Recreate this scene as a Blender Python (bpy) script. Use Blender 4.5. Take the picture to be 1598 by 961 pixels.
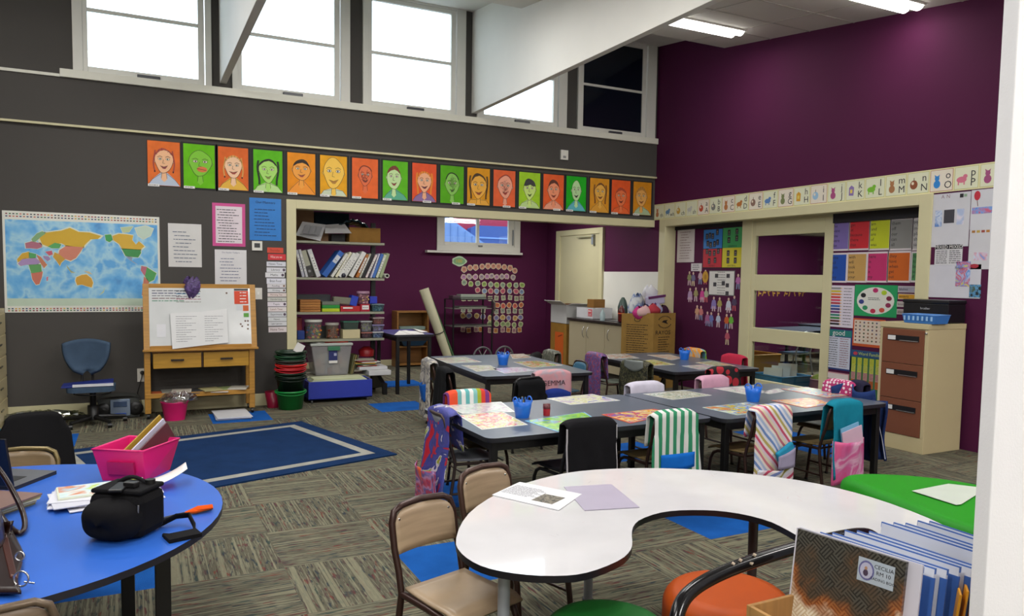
import bpy, math, random
from mathutils import Matrix, Vector
random.seed(7)
for o in list(bpy.data.objects): bpy.data.objects.remove(o, do_unlink=True)
SC = bpy.context.scene; COL = SC.collection
PI = math.pi
# ------------------------------------------------------------------ camera
FP, CY = 1169.18, 509.79                       # focal length and principal row in pixels of the 1598x961 frame
YAW, PIT, ROL = math.radians(26.5907), math.radians(3.857), math.radians(0.8595)
EYE = Vector((0, 0, 1.6))
FW = Vector((math.cos(PIT)*math.sin(YAW), math.cos(PIT)*math.cos(YAW), -math.sin(PIT)))
_s = Vector((math.cos(YAW), -math.sin(YAW), 0)); _u = _s.cross(FW)
RT = _s*math.cos(ROL) + _u*math.sin(ROL); UP = -_s*math.sin(ROL) + _u*math.cos(ROL)
cd = bpy.data.cameras.new('camera'); cam = bpy.data.objects.new('camera', cd); COL.objects.link(cam)
cd.sensor_width = 36; cd.lens = FP*36/1598; cd.shift_y = (CY-480.5)/1598; cd.clip_start = 0.05; cd.clip_end = 200
cam.matrix_world = Matrix(((RT.x, UP.x, -FW.x, EYE.x), (RT.y, UP.y, -FW.y, EYE.y), (RT.z, UP.z, -FW.z, EYE.z), (0, 0, 0, 1)))
SC.camera = cam
# ------------------------------------------------------------------ world, exposure
W = bpy.data.worlds.new('world'); SC.world = W; W.use_nodes = True
bg = W.node_tree.nodes['Background']; bg.inputs[0].default_value = (0.78, 0.88, 1.0, 1); bg.inputs[1].default_value = 3.9
SC.view_settings.view_transform = 'Standard'; SC.view_settings.look = 'None'; SC.view_settings.gamma = 1
SC.view_settings.use_curve_mapping = False; SC.view_settings.exposure = 0.12
LAMP = 11.0       # watts of each ceiling tube lamp
ROOMLAMP = 32.0
# ------------------------------------------------------------------ measuring helpers: a pixel seen on a known plane of the room
def ray(px, py): return FW + RT*((px-799)/FP) - UP*((py-CY)/FP)
def onz(px, py, z):
    d = ray(px, py); return EYE + d*((z-EYE.z)/d.z)
def ony(px, py, y):
    d = ray(px, py); return EYE + d*(y/d.y)
def onx(px, py, x):
    d = ray(px, py); return EYE + d*(x/d.x)
# ------------------------------------------------------------------ materials
def hexc(h):
    h = h.lstrip('#'); c = [int(h[i:i+2], 16)/255 for i in (0, 2, 4)]
    return tuple(((v+0.055)/1.055)**2.4 if v > 0.04045 else v/12.92 for v in c)+(1,)
_M = {}
def mat(col, rough=0.6, metal=0.0, kind='plain', **k):
    key = (col, rough, metal, kind, tuple(sorted(k.items())))
    if key in _M: return _M[key]
    m = bpy.data.materials.new(kind+'_'+str(col).replace('#', '')); m.use_nodes = True; nt = m.node_tree; N = nt.nodes; L = nt.links
    b = N['Principled BSDF']; b.inputs['Roughness'].default_value = rough; b.inputs['Metallic'].default_value = metal
    if 'spec' in k: b.inputs['Specular IOR Level'].default_value = k['spec']
    c = hexc(col); b.inputs['Base Color'].default_value = c
    tc = N.new('ShaderNodeTexCoord')
    def noise(scale, detail=2, vec='Object', sc=None):
        n = N.new('ShaderNodeTexNoise'); n.inputs['Scale'].default_value = scale; n.inputs['Detail'].default_value = detail
        if sc:
            mp = N.new('ShaderNodeMapping'); mp.inputs['Scale'].default_value = sc; L.new(tc.outputs[vec], mp.inputs[0]); L.new(mp.outputs[0], n.inputs['Vector'])
        else: L.new(tc.outputs[vec], n.inputs['Vector'])
        return n
    def ramp(src, stops, const=False):
        r = N.new('ShaderNodeValToRGB'); L.new(src, r.inputs[0]); e = r.color_ramp.elements
        if const: r.color_ramp.interpolation = 'CONSTANT'
        while len(e) < len(stops): e.new(0.5)
        for i, (p, cc) in enumerate(stops): e[i].position = p; e[i].color = cc
        return r
    def dark(cc, f): return (cc[0]*f, cc[1]*f, cc[2]*f, 1)
    def bump(src, s, d=0.01):
        bp = N.new('ShaderNodeBump'); bp.inputs['Strength'].default_value = s; bp.inputs['Distance'].default_value = d; L.new(src, bp.inputs['Height']); L.new(bp.outputs[0], b.inputs['Normal'])
    if kind == 'plain':
        n = noise(6, 2); r = ramp(n.outputs[0], [(0.3, dark(c, 0.94)), (0.7, c)]); L.new(r.outputs[0], b.inputs['Base Color'])
    elif kind == 'paint':
        n = noise(1.3, 4); r = ramp(n.outputs[0], [(0.3, dark(c, 0.93)), (0.7, c)]); L.new(r.outputs[0], b.inputs['Base Color'])
        n2 = noise(160, 2); bump(n2.outputs[0], 0.25, 0.002); b.inputs['Specular IOR Level'].default_value = k.get('spec', 0.22)
    elif kind == 'cloth':
        n = noise(9, 4); r = ramp(n.outputs[0], [(0.25, dark(c, 0.78)), (0.75, c)]); L.new(r.outputs[0], b.inputs['Base Color'])
        n2 = noise(300, 1); bump(n2.outputs[0], 0.3, 0.001)
        b.inputs['Specular IOR Level'].default_value = 0.2
    elif kind == 'wood':
        n = noise(4, 5, sc=k.get('gr', (1, 1, 12))); r = ramp(n.outputs[0], [(0.3, dark(c, 0.75)), (0.7, c)]); L.new(r.outputs[0], b.inputs['Base Color'])
    elif kind == 'palette':            # children's paintings: washes of several colours
        n = noise(k.get('scale', 7), 3); cs = [hexc(x) for x in k['cols']]
        r = ramp(n.outputs['Fac'], [(0.3+0.42*i/len(cs), cs[i]) for i in range(len(cs))], k.get('const', False)); L.new(r.outputs[0], b.inputs['Base Color'])
        n.inputs['Distortion'].default_value = k.get('dist', 1.2)
    elif kind == 'stripes':            # woven stripes across one axis
        sx = N.new('ShaderNodeSeparateXYZ'); mp = N.new('ShaderNodeMapping'); mp.inputs['Rotation'].default_value = (0, k.get('tilt', 0), 0)
        L.new(tc.outputs['Object'], mp.inputs[0]); L.new(mp.outputs[0], sx.inputs[0])
        a = N.new('ShaderNodeMath'); a.operation = 'MULTIPLY'; a.inputs[1].default_value = 1/k.get('period', 0.06); L.new(sx.outputs[k.get('axis', 0)], a.inputs[0])
        f = N.new('ShaderNodeMath'); f.operation = 'FRACT'; L.new(a.outputs[0], f.inputs[0]); cs = [hexc(x) for x in k['cols']]
        r = ramp(f.outputs[0], [(i/len(cs), cs[i]) for i in range(len(cs))], True); L.new(r.outputs[0], b.inputs['Base Color'])
    elif kind == 'dots':
        v = N.new('ShaderNodeTexVoronoi'); v.inputs['Scale'].default_value = k.get('scale', 30); v.inputs['Randomness'].default_value = k.get('rnd', 0.2); L.new(tc.outputs['Object'], v.inputs['Vector'])
        cs = [hexc(x) for x in k['cols']]
        r = ramp(v.outputs['Distance'], [(0, cs[0]), (k.get('size', 0.3), c)], True); L.new(r.outputs[0], b.inputs['Base Color'])
    elif kind == 'carpet':
        al = k['along']
        def sc(a, c2): return (a, c2, 1) if al == 'x' else (c2, a, 1)
        base = noise(1, 3, sc=sc(3, 85)); r1 = ramp(base.outputs[0], [(0.28, hexc('#34322a')), (0.42, hexc('#625f50')), (0.5, hexc('#504e43')), (0.58, hexc('#7a7764')), (0.74, hexc('#3c3b32'))])
        tint = noise(1, 1, sc=sc(2.5, 34)); r2 = ramp(tint.outputs[0], [(0.34, hexc('#2f423c')), (0.44, hexc('#28323f')), (0.5, hexc('#4a423c')), (0.56, hexc('#4a2834')), (0.66, hexc('#6d3a30'))])
        msk = noise(1, 2, sc=sc(12, 62)); r3 = ramp(msk.outputs[0], [(0.52, (0, 0, 0, 1)), (0.62, (0.85, 0.85, 0.85, 1))])
        mx = N.new('ShaderNodeMix'); mx.data_type = 'RGBA'; L.new(r3.outputs[0], mx.inputs[0]); L.new(r1.outputs[0], mx.inputs[6]); L.new(r2.outputs[0], mx.inputs[7])
        ln = noise(1, 0, sc=sc(0.4, 62)); r4 = ramp(ln.outputs[0], [(0.58, (0, 0, 0, 1)), (0.63, (0.65, 0.65, 0.65, 1))])
        m2 = N.new('ShaderNodeMix'); m2.data_type = 'RGBA'; L.new(r4.outputs[0], m2.inputs[0]); L.new(mx.outputs[2], m2.inputs[6]); m2.inputs[7].default_value = hexc('#85826c')
        L.new(m2.outputs[2], b.inputs['Base Color']); n2 = noise(220, 1); bump(n2.outputs[0], 0.4, 0.003)
        b.inputs['Specular IOR Level'].default_value = 0.1
    elif kind == 'pile':
        n = noise(5, 4); r = ramp(n.outputs[0], [(0.3, dark(c, 0.75)), (0.7, c)]); L.new(r.outputs[0], b.inputs['Base Color']); n2 = noise(250, 2); bump(n2.outputs[0], 0.6, 0.004); b.inputs['Specular IOR Level'].default_value = 0.1
    elif kind == 'clear':              # thin glass or clear plastic: transparent with a sheen
        out = N['Material Output']; t = N.new('ShaderNodeBsdfTransparent'); t.inputs[0].default_value = c; mxs = N.new('ShaderNodeMixShader'); mxs.inputs[0].default_value = k.get('op', 0.08)
        L.new(t.outputs[0], mxs.inputs[1])
        if k.get('gloss', True):
            g = N.new('ShaderNodeBsdfGlossy'); g.inputs['Roughness'].default_value = rough; L.new(g.outputs[0], mxs.inputs[2])
        else: L.new(b.outputs[0], mxs.inputs[2])
        L.new(mxs.outputs[0], out.inputs[0])
    elif kind == 'glow':
        b.inputs['Emission Color'].default_value = c; b.inputs['Emission Strength'].default_value = k.get('e', 6)
    elif kind == 'weave':
        sx = N.new('ShaderNodeSeparateXYZ'); L.new(tc.outputs['Object'], sx.inputs[0])
        def mth(op, a_, b_):
            q = N.new('ShaderNodeMath'); q.operation = op
            for i_, v_ in enumerate((a_, b_)):
                if isinstance(v_, (int, float)): q.inputs[i_].default_value = v_
                else: L.new(v_, q.inputs[i_])
            return q.outputs[0]
        U = mth('ADD', sx.outputs[1], mth('MULTIPLY', sx.outputs[2], 0.7)); V = mth('SUBTRACT', mth('MULTIPLY', sx.outputs[2], 1.0), mth('MULTIPLY', sx.outputs[1], 0.7)); S_ = 27
        ck = mth('MODULO', mth('ADD', mth('FLOOR', mth('MULTIPLY', U, S_), 0), mth('ADD', mth('FLOOR', mth('MULTIPLY', V, S_), 0), 400)), 2)
        def bands(c_): return mth('GREATER_THAN', mth('FRACT', mth('MULTIPLY', c_, S_*3.5), 0), 0.45)
        st = mth('ADD', mth('MULTIPLY', ck, bands(U)), mth('MULTIPLY', mth('SUBTRACT', 1, ck), bands(V)))
        n = noise(9, 3); gz = mth('ADD', n.outputs[0], mth('SUBTRACT', 0.17, mth('MULTIPLY', sx.outputs[2], 1.35)))
        r = ramp(gz, [(0.28, hexc('#2a2824')), (0.42, hexc('#453b30')), (0.55, hexc('#8a4a26')), (0.68, hexc('#d8c4a0'))]); r2 = ramp(gz, [(0.28, hexc('#56544c')), (0.42, hexc('#5c4c3c')), (0.55, hexc('#a86a3c')), (0.68, hexc('#f0e6d0'))])
        mx = N.new('ShaderNodeMix'); mx.data_type = 'RGBA'; L.new(st, mx.inputs[0]); L.new(r.outputs[0], mx.inputs[6]); L.new(r2.outputs[0], mx.inputs[7]); L.new(mx.outputs[2], b.inputs['Base Color'])
    _M[key] = m; return m
def P(c, r=0.6, me=0.0, **k): return mat(c, r, me, 'plain', **k)
def CL(c, **k): return mat(c, 0.9, 0, 'cloth', **k)
def PAL(cols, scale=7, **k): return mat('#888888', 0.55, 0, 'palette', cols=tuple(cols), scale=scale, **k)
def STR(cols, period=0.06, axis=0, **k): return mat('#888888', 0.9, 0, 'stripes', cols=tuple(cols), period=period, axis=axis, **k)
CREAM = mat('#cfc8a2', 0.45, 0, 'paint'); GREY = mat('#4d4a47', 0.75, 0, 'paint'); PURP = mat('#4f163d', 0.75, 0, 'paint')
WHITE = mat('#e9e7e2', 0.5, 0, 'paint'); BLACKM = P('#141314', 0.4); BROWNTUBE = P('#3f2a24', 0.35, 0.3); CHROME = P('#c8c8c8', 0.25, 0.9)
PAPER = P('#e6e3e0', 0.6); INK = P('#26242a', 0.7); GLASS = mat('#f4f8f8', 0.02, 0, 'clear', op=0.07); DGREY = P('#5c5a58', 0.6)
# ------------------------------------------------------------------ mesh building
OFF = {}
class MB:
    def __init__(s): s.v = []; s.f = []; s.m = []; s.sm = []; s.M = []
    def mi(s, m):
        if m not in s.M: s.M.append(m)
        return s.M.index(m)
    def add(s, vs, fs, m, smooth=False):
        b = len(s.v); s.v += [Vector(v) for v in vs]; i = s.mi(m)
        for f in fs: s.f.append([b+q for q in f]); s.m.append(i); s.sm.append(smooth)
        return s
    def box(s, x0, x1, y0, y1, z0, z1, m):
        return s.add([(x, y, z) for z in (z0, z1) for y in (y0, y1) for x in (x0, x1)], [(0, 2, 3, 1), (4, 5, 7, 6), (0, 1, 5, 4), (2, 6, 7, 3), (0, 4, 6, 2), (1, 3, 7, 5)], m)
    def obox(s, c, sx, sy, sz, m, rz=0, rx=0, ry=0):          # centred box, rotated
        R = Matrix.Rotation(rz, 3, 'Z') @ Matrix.Rotation(ry, 3, 'Y') @ Matrix.Rotation(rx, 3, 'X'); c = Vector(c)
        vs = [c + R @ Vector((x*sx/2, y*sy/2, z*sz/2)) for z in (-1, 1) for y in (-1, 1) for x in (-1, 1)]
        return s.add(vs, [(0, 2, 3, 1), (4, 5, 7, 6), (0, 1, 5, 4), (2, 6, 7, 3), (0, 4, 6, 2), (1, 3, 7, 5)], m)
    def hexa(s, p, m): return s.add(p, [(3, 2, 1, 0), (4, 5, 6, 7), (0, 1, 5, 4), (1, 2, 6, 5), (2, 3, 7, 6), (3, 0, 4, 7)], m)
    def prism(s, poly, z0, z1, m, side=None):
        n = len(poly); vs = [(p[0], p[1], z0) for p in poly]+[(p[0], p[1], z1) for p in poly]
        s.add(vs, [list(range(n))[::-1], list(range(n, 2*n))], m)
        return s.add(vs, [(i, (i+1) % n, n+(i+1) % n, n+i) for i in range(n)], side or m, n > 12)
    def tube(s, pts, r, m, n=8, closed=False, cap=True):
        pts = [Vector(p) for p in pts]; k = len(pts); vs = []; ref = None
        for i, p in enumerate(pts):
            a = pts[i-1] if (i > 0 or closed) else p; c = pts[(i+1) % k] if (i < k-1 or closed) else p
            t = (c-a).normalized()
            if ref is None: ref = Vector((0, 0, 1)) if abs(t.z) < 0.9 else Vector((1, 0, 0))
            u = (ref - t*ref.dot(t)).normalized(); w = t.cross(u); ref = u
            rr = r[i] if isinstance(r, (list, tuple)) else r
            vs += [p + (u*math.cos(2*PI*j/n)+w*math.sin(2*PI*j/n))*rr for j in range(n)]
        fs = [(i*n+j, i*n+(j+1) % n, ((i+1) % k)*n+(j+1) % n, ((i+1) % k)*n+j) for i in range(k if closed else k-1) for j in range(n)]
        s.add(vs, fs, m, True)
        if cap and not closed: s.add(vs[:n], [list(range(n))[::-1]], m); s.add(vs[-n:], [list(range(n))], m)
        return s
    def lathe(s, prof, c, m, n=20, ax=None, sx=1, sy=1):
        c = Vector(c); vs = []
        for r, z in prof:
            for j in range(n):
                a = 2*PI*j/n; p = Vector((r*math.cos(a)*sx, r*math.sin(a)*sy, z))
                vs.append(c + (ax @ p if ax else p))
        fs = [(i*n+j, i*n+(j+1) % n, (i+1)*n+(j+1) % n, (i+1)*n+j) for i in range(len(prof)-1) for j in range(n)]
        s.add(vs, fs, m, True)
        if prof[0][0] > 1e-4: s.add(vs[:n], [list(range(n))[::-1]], m)
        if prof[-1][0] > 1e-4: s.add(vs[-n:], [list(range(n))], m)
        return s
    def grid(s, fn, nu, nv, m, th=0.0, smooth=True):           # sheet fn(u,v), given thickness along its normal
        pts = [[Vector(fn(i/nu, j/nv)) for i in range(nu+1)] for j in range(nv+1)]
        def nm(i, j):
            a = pts[j][min(i+1, nu)]-pts[j][max(i-1, 0)]; b = pts[min(j+1, nv)][i]-pts[max(j-1, 0)][i]; c = a.cross(b)
            return c.normalized() if c.length > 1e-9 else Vector((0, 0, 1))
        f = lambda i, j: j*(nu+1)+i
        q = [(f(i, j), f(i+1, j), f(i+1, j+1), f(i, j+1)) for j in range(nv) for i in range(nu)]
        A = [pts[j][i] for j in range(nv+1) for i in range(nu+1)]
        if not th: return s.add(A, q, m, smooth)
        B = [pts[j][i]-nm(i, j)*th for j in range(nv+1) for i in range(nu+1)]; n = len(A)
        q2 = [tuple(n+x for x in t[::-1]) for t in q]
        rim = [f(i, 0) for i in range(nu+1)]+[f(nu, j) for j in range(1, nv+1)]+[f(i, nv) for i in range(nu-1, -1, -1)]+[f(0, j) for j in range(nv-1, 0, -1)]
        e = [(rim[k], n+rim[k], n+rim[(k+1) % len(rim)], rim[(k+1) % len(rim)]) for k in range(len(rim))]
        return s.add(A+B, q+q2+e, m, smooth)
    def build(s, name, parent=None, origin=None, bevel=0, label=None, cat=None, group=None, kind=None):
        off = OFF.get(parent.name, Vector((0, 0, 0))) if parent else (Vector(origin) if origin is not None else Vector((0, 0, 0)))
        if not parent and origin is None and kind != 'structure' and s.v:
            xs = [v.x for v in s.v]; ys = [v.y for v in s.v]; off = Vector(((min(xs)+max(xs))/2, (min(ys)+max(ys))/2, min(v.z for v in s.v)))
        me = bpy.data.meshes.new(name); me.from_pydata([v-off for v in s.v], [], s.f)
        for m in s.M: me.materials.append(m)
        me.polygons.foreach_set('material_index', s.m); me.polygons.foreach_set('use_smooth', s.sm); me.update()
        o = bpy.data.objects.new(name, me); COL.objects.link(o)
        if parent: o.parent = parent; OFF[o.name] = off
        else: o.location = off; OFF[o.name] = off
        if bevel:
            b = o.modifiers.new('bevel', 'BEVEL'); b.width = bevel; b.segments = 2; b.limit_method = 'ANGLE'; b.angle_limit = 0.6
        tag(o, label, cat, group, kind); return o
def tag(o, label=None, cat=None, group=None, kind=None):
    if label: o['label'] = label
    if cat: o['category'] = cat
    if group: o['group'] = group
    if kind: o['kind'] = kind
    return o
def thing(name, label, cat, loc=(0, 0, 0), group=None):
    o = bpy.data.objects.new(name, None); COL.objects.link(o); o.location = loc; o.empty_display_size = 0.1; OFF[o.name] = Vector(loc)
    return tag(o, label, cat, group)
def dup(root, loc, rz=0, label=None, group=None):
    r = root.copy(); COL.objects.link(r); r.location = loc; r.rotation_euler = (0, 0, rz)
    if label: r['label'] = label
    if group: r['group'] = group
    for ch in list(root.children):
        c = ch.copy(); COL.objects.link(c); c.parent = r
        for g in ch.children:
            d = g.copy(); COL.objects.link(d); d.parent = c
    return r
def struct(mb, name, parent=None, bevel=0):
    return mb.build(name, parent, kind='structure' if not parent else None, bevel=bevel)
_T = {}
def text_geo(t):
    if t not in _T:
        cu = bpy.data.curves.new('t', 'FONT'); cu.body = t; cu.size = 1; cu.align_x = 'CENTER'; cu.align_y = 'CENTER'; cu.resolution_u = 2
        o = bpy.data.objects.new('t', cu); COL.objects.link(o); dg = bpy.context.evaluated_depsgraph_get(); dg.update()
        me = bpy.data.meshes.new_from_object(o.evaluated_get(dg)); _T[t] = ([tuple(v.co) for v in me.vertices], [tuple(p.vertices) for p in me.polygons])
        bpy.data.objects.remove(o); bpy.data.curves.remove(cu); bpy.data.meshes.remove(me)
    return _T[t]
class Sheet(MB):
    """flat board: u to the right, v up, w out of the board, origin O (centre of the back)"""
    def __init__(s, O, u, v, w=None):
        super().__init__(); s.O = Vector(O); s.u = Vector(u); s.vv = Vector(v); s.w = Vector(w) if w else s.u.cross(s.vv)
    def at(s, a, b, c=0): return s.O + s.u*a + s.vv*b + s.w*c
    def rect(s, a0, b0, a1, b1, w, m, t=0.0006, rot=0):
        ca, cb = (a0+a1)/2, (b0+b1)/2; cs, sn = math.cos(rot), math.sin(rot); q = []
        for a, b in ((a0, b0), (a1, b0), (a1, b1), (a0, b1)):
            da, db = a-ca, b-cb; q.append((ca+da*cs-db*sn, cb+da*sn+db*cs))
        return s.poly(q, w, m, t)
    def poly(s, q, w, m, t=0.0006):
        n = len(q); A = [s.at(a, b, w) for a, b in q]+[s.at(a, b, w-t) for a, b in q]
        s.add(A, [list(range(n)), list(range(n, 2*n))[::-1]]+[(i, n+i, n+(i+1) % n, (i+1) % n) for i in range(n)], m); return s
    def ell(s, a, b, ra, rb, w, m, n=12, rot=0):
        return s.poly([(a+ra*math.cos(2*PI*i/n)*math.cos(rot)-rb*math.sin(2*PI*i/n)*math.sin(rot), b+ra*math.cos(2*PI*i/n)*math.sin(rot)+rb*math.sin(2*PI*i/n)*math.cos(rot)) for i in range(n)], w, m)
    def line(s, pts, wd, w, m):
        for (a, b), (c, d) in zip(pts, pts[1:]):
            l = math.hypot(c-a, d-b)
            if l < 1e-6: continue
            x, y = -(d-b)/l*wd/2, (c-a)/l*wd/2; s.poly([(a-x, b-y), (c-x, d-y), (c+x, d+y), (a+x, b+y)], w, m)
        return s
    def text(s, t, size, a, b, w, m, align='c', sx=1.0, rot=0):
        vs, fs = text_geo(t)
        if not vs: return s
        x0 = min(v[0] for v in vs); x1 = max(v[0] for v in vs); sh = {'c': (x0+x1)/2, 'l': x0, 'r': x1}[align]; cs, sn = math.cos(rot), math.sin(rot)
        s.add([s.at(a+((v[0]-sh)*sx*cs-v[1]*sn)*size, b+((v[0]-sh)*sx*sn+v[1]*cs)*size, w) for v in vs], fs, m); return s
    def scribble(s, a0, a1, b, h, w, m, seed=0):                 # a line of small illegible print: broken strokes
        rr = random.Random(seed*131+int((a0+b)*1e4)); x = a0
        while x < a1-h:
            l = h*rr.uniform(1.2, 4.5); e = min(x+l, a1); s.rect(x, b-h*0.32, e, b+h*0.32, w, m, 0.0002); x = e+h*0.55
        return s
# plane frames
YA, XB, YBK, XR = 9.36, 7.086, 12.70, 7.27
def sheetY(y, p0, p1, th=0.004, name=None):    # board on a wall facing the camera side (-y); p0,p1 = top-left and bottom-right pixels
    a = ony(*p0, y); b = ony(*p1, y); w, h = b.x-a.x, a.z-b.z
    s = Sheet(((a.x+b.x)/2, y, (a.z+b.z)/2), (1, 0, 0), (0, 0, 1), (0, -1, 0)); s.W = w; s.H = h; s.th = th; return s
def sheetX(x, p0, p1, th=0.004):               # board on a wall facing -x; from the room u runs towards -y
    a = onx(*p0, x); b = onx(*p1, x)
    s = Sheet((x, (a.y+b.y)/2, (a.z+b.z)/2), (0, -1, 0), (0, 0, 1), (-1, 0, 0)); s.W = abs(a.y-b.y); s.H = a.z-b.z; s.th = th; return s
def base(s, m): s.rect(-s.W/2, -s.H/2, s.W/2, s.H/2, s.th, m, s.th); return s
# ------------------------------------------------------------------ the room
def zc(y): return 4.69-0.1255*(7.93-y)          # sloping main ceiling
FX0, FY0, TS = 0.69, 4.10, 0.612
CX = mat('#8a8468', 0.95, 0, 'carpet', along='x'); CYM = mat('#8a8468', 0.95, 0, 'carpet', along='y'); CBLUE = mat('#1c5cae', 0.95, 0, 'pile')
BLUE_T = {(1, -1), (4, -1), (3, 7), (0, 7), (-3, 6), (5, 2), (-2, 0), (2, 1), (8, 1), (4, 10), (8, 2), (1, -5), (7, -2)}
fl = MB()
for ix in range(-6, 24):
    for iy in range(-11, 15):
        x0, y0 = FX0+ix*TS, FY0+iy*TS
        fl.add([(x0, y0, 0), (x0+TS, y0, 0), (x0+TS, y0+TS, 0), (x0, y0+TS, 0)], [(0, 1, 2, 3)], CBLUE if (ix, iy) in BLUE_T else (CX if (ix+iy) % 2 == 0 else CYM))
fl.box(FX0-6*TS, FX0+24*TS, FY0-11*TS, FY0+15*TS, -0.15, -0.001, P('#55524a')); struct(fl, 'floor')
Y0 = -2.5; XL = -2.6
w = MB(); w.box(XL, 1.62, YA, YA+0.16, 0, 2.484, GREY); w.box(XL, XB, YA, YA+0.16, 2.484, 3.12, GREY); WIN = [(-0.57, 0.80), (1.02, 2.39), (2.55, 3.93), (4.10, 5.49), (5.67, 7.04)]
px = [XL]+[q for a in WIN for q in a]+[XB]
for i in range(0, len(px), 2): w.box(px[i], px[i+1], YA, YA+0.16, 3.64, 5.4, GREY)
w.box(XL, XB, YA, YA+0.16, 3.12, 3.64, GREY); struct(w, 'wall_back')
w = MB(); w.box(XL, XB, YA-0.025, YA-0.001, 3.12, 3.64, GREY); struct(w, 'trim_9')
w = MB(); w.box(XL-0.15, XL, Y0, YA+0.16, 0, 5.4, GREY); struct(w, 'wall_left')
w = MB(); w.box(XL-0.15, XB+0.18, Y0-0.15, Y0, 0, 5.4, WHITE); struct(w, 'wall_front')
w = MB(); w.box(XB, XR-0.02, Y0, 4.95, 0, 5.4, PURP); w.box(XB, XR-0.02, 4.95, 9.1, 2.43, 5.4, PURP); w.box(XB, XR-0.02, 9.1, YA+0.16, 0, 5.4, PURP); w.box(XB, XR-0.02, YA+0.16, 12.86, 0, 2.9, PURP); struct(w, 'wall_right')
w = MB(); w.box(1.45, 4.9, YBK, YBK+0.16, 0, 2.9, PURP); w.box(6.42, XB, YBK, YBK+0.16, 0, 2.9, PURP); w.box(4.9, 6.42, YBK, YBK+0.16, 0, 2.12, PURP); w.box(4.9, 6.42, YBK, YBK+0.16, 2.72, 2.9, PURP); struct(w, 'wall_alcove')
w = MB(); w.box(1.45, 1.6, YA+0.16, YBK, 0, 2.9, PURP); struct(w, 'wall_alcove_left')
w = MB(); w.box(1.45, XB, YA+0.16, YBK+0.16, 2.78, 2.9, WHITE); struct(w, 'ceiling_alcove')
# doorway the picture is taken from
DW = mat('#f2f1f4', 0.4, 0, 'paint')
w = MB(); w.box(1.66, 2.5, 0.968, 1.002, 0.01, 2.6, DW); struct(w, 'door_3', bevel=0.003)
w = MB(); w.box(2.5, 3.4, 0.90, 1.06, 0, 3.7, DW); struct(w, 'wall_doorway')
w = MB(); w.box(1.66, 2.5, 0.90, 1.06, 2.62, 3.7, DW); struct(w, 'trim_doorway')
# ceilings: upper strip by the windows, main sloping ceiling with its grid
GRIDM = P('#b9b4ac', 0.5); TILE = mat('#d8d4cd', 0.8, 0, 'paint')
c = MB(); c.hexa([(XL, 7.9, 4.91), (XB, 7.9, 4.91), (XB, YA+0.1, 5.09), (XL, YA+0.1, 5.09), (XL, 7.9, 5.1), (XB, 7.9, 5.1), (XB, YA+0.1, 5.3), (XL, YA+0.1, 5.3)], TILE); struct(c, 'ceiling_upper')
c = MB(); ya, yb = Y0, 7.93
c.hexa([(XL, ya, zc(ya)), (XB, ya, zc(ya)), (XB, yb, zc(yb)), (XL, yb, zc(yb)), (XL, ya, zc(ya)+0.35), (XB, ya, zc(ya)+0.35), (XB, yb, zc(yb)+0.35), (XL, yb, zc(yb)+0.35)], TILE)
x = XB-0.6
while x > XL:
    c.hexa([(x-0.008, ya, zc(ya)-0.004), (x+0.008, ya, zc(ya)-0.004), (x+0.008, yb, zc(yb)-0.004), (x-0.008, yb, zc(yb)-0.004), (x-0.008, ya, zc(ya)+0.01), (x+0.008, ya, zc(ya)+0.01), (x+0.008, yb, zc(yb)+0.01), (x-0.008, yb, zc(yb)+0.01)], GRIDM); x -= 0.85 if x > XB-1 else 1.2
y = 7.1
while y > ya: c.hexa([(XL, y-0.008, zc(y)-0.005), (XB, y-0.008, zc(y)-0.005), (XB, y+0.008, zc(y)-0.005), (XL, y+0.008, zc(y)-0.005), (XL, y-0.008, zc(y)+0.01), (XB, y-0.008, zc(y)+0.01), (XB, y+0.008, zc(y)+0.01), (XL, y+0.008, zc(y)+0.01)], GRIDM); y -= 0.61
struct(c, 'ceiling')
BEAMM = mat('#e4e1da', 0.55, 0, 'paint')
for i, x0 in enumerate((-2.25, 0.885, 4.03)):
    b = MB(); b.add([(x0, 0.6, 3.76), (x0, YA, 3.76), (x0, YA, 5.12), (x0, 7.93, 4.92), (x0, 0.6, 3.85), (x0+0.075, 0.6, 3.76), (x0+0.075, YA, 3.76), (x0+0.075, YA, 5.12), (x0+0.075, 7.93, 4.92), (x0+0.075, 0.6, 3.85)],
                    [(0, 1, 2, 3, 4), (9, 8, 7, 6, 5), (0, 5, 6, 1), (1, 6, 7, 2), (2, 7, 8, 3), (3, 8, 9, 4), (4, 9, 5, 0)], BEAMM); struct(b, 'trim_%d' % (i+10), bevel=0.004)
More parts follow.
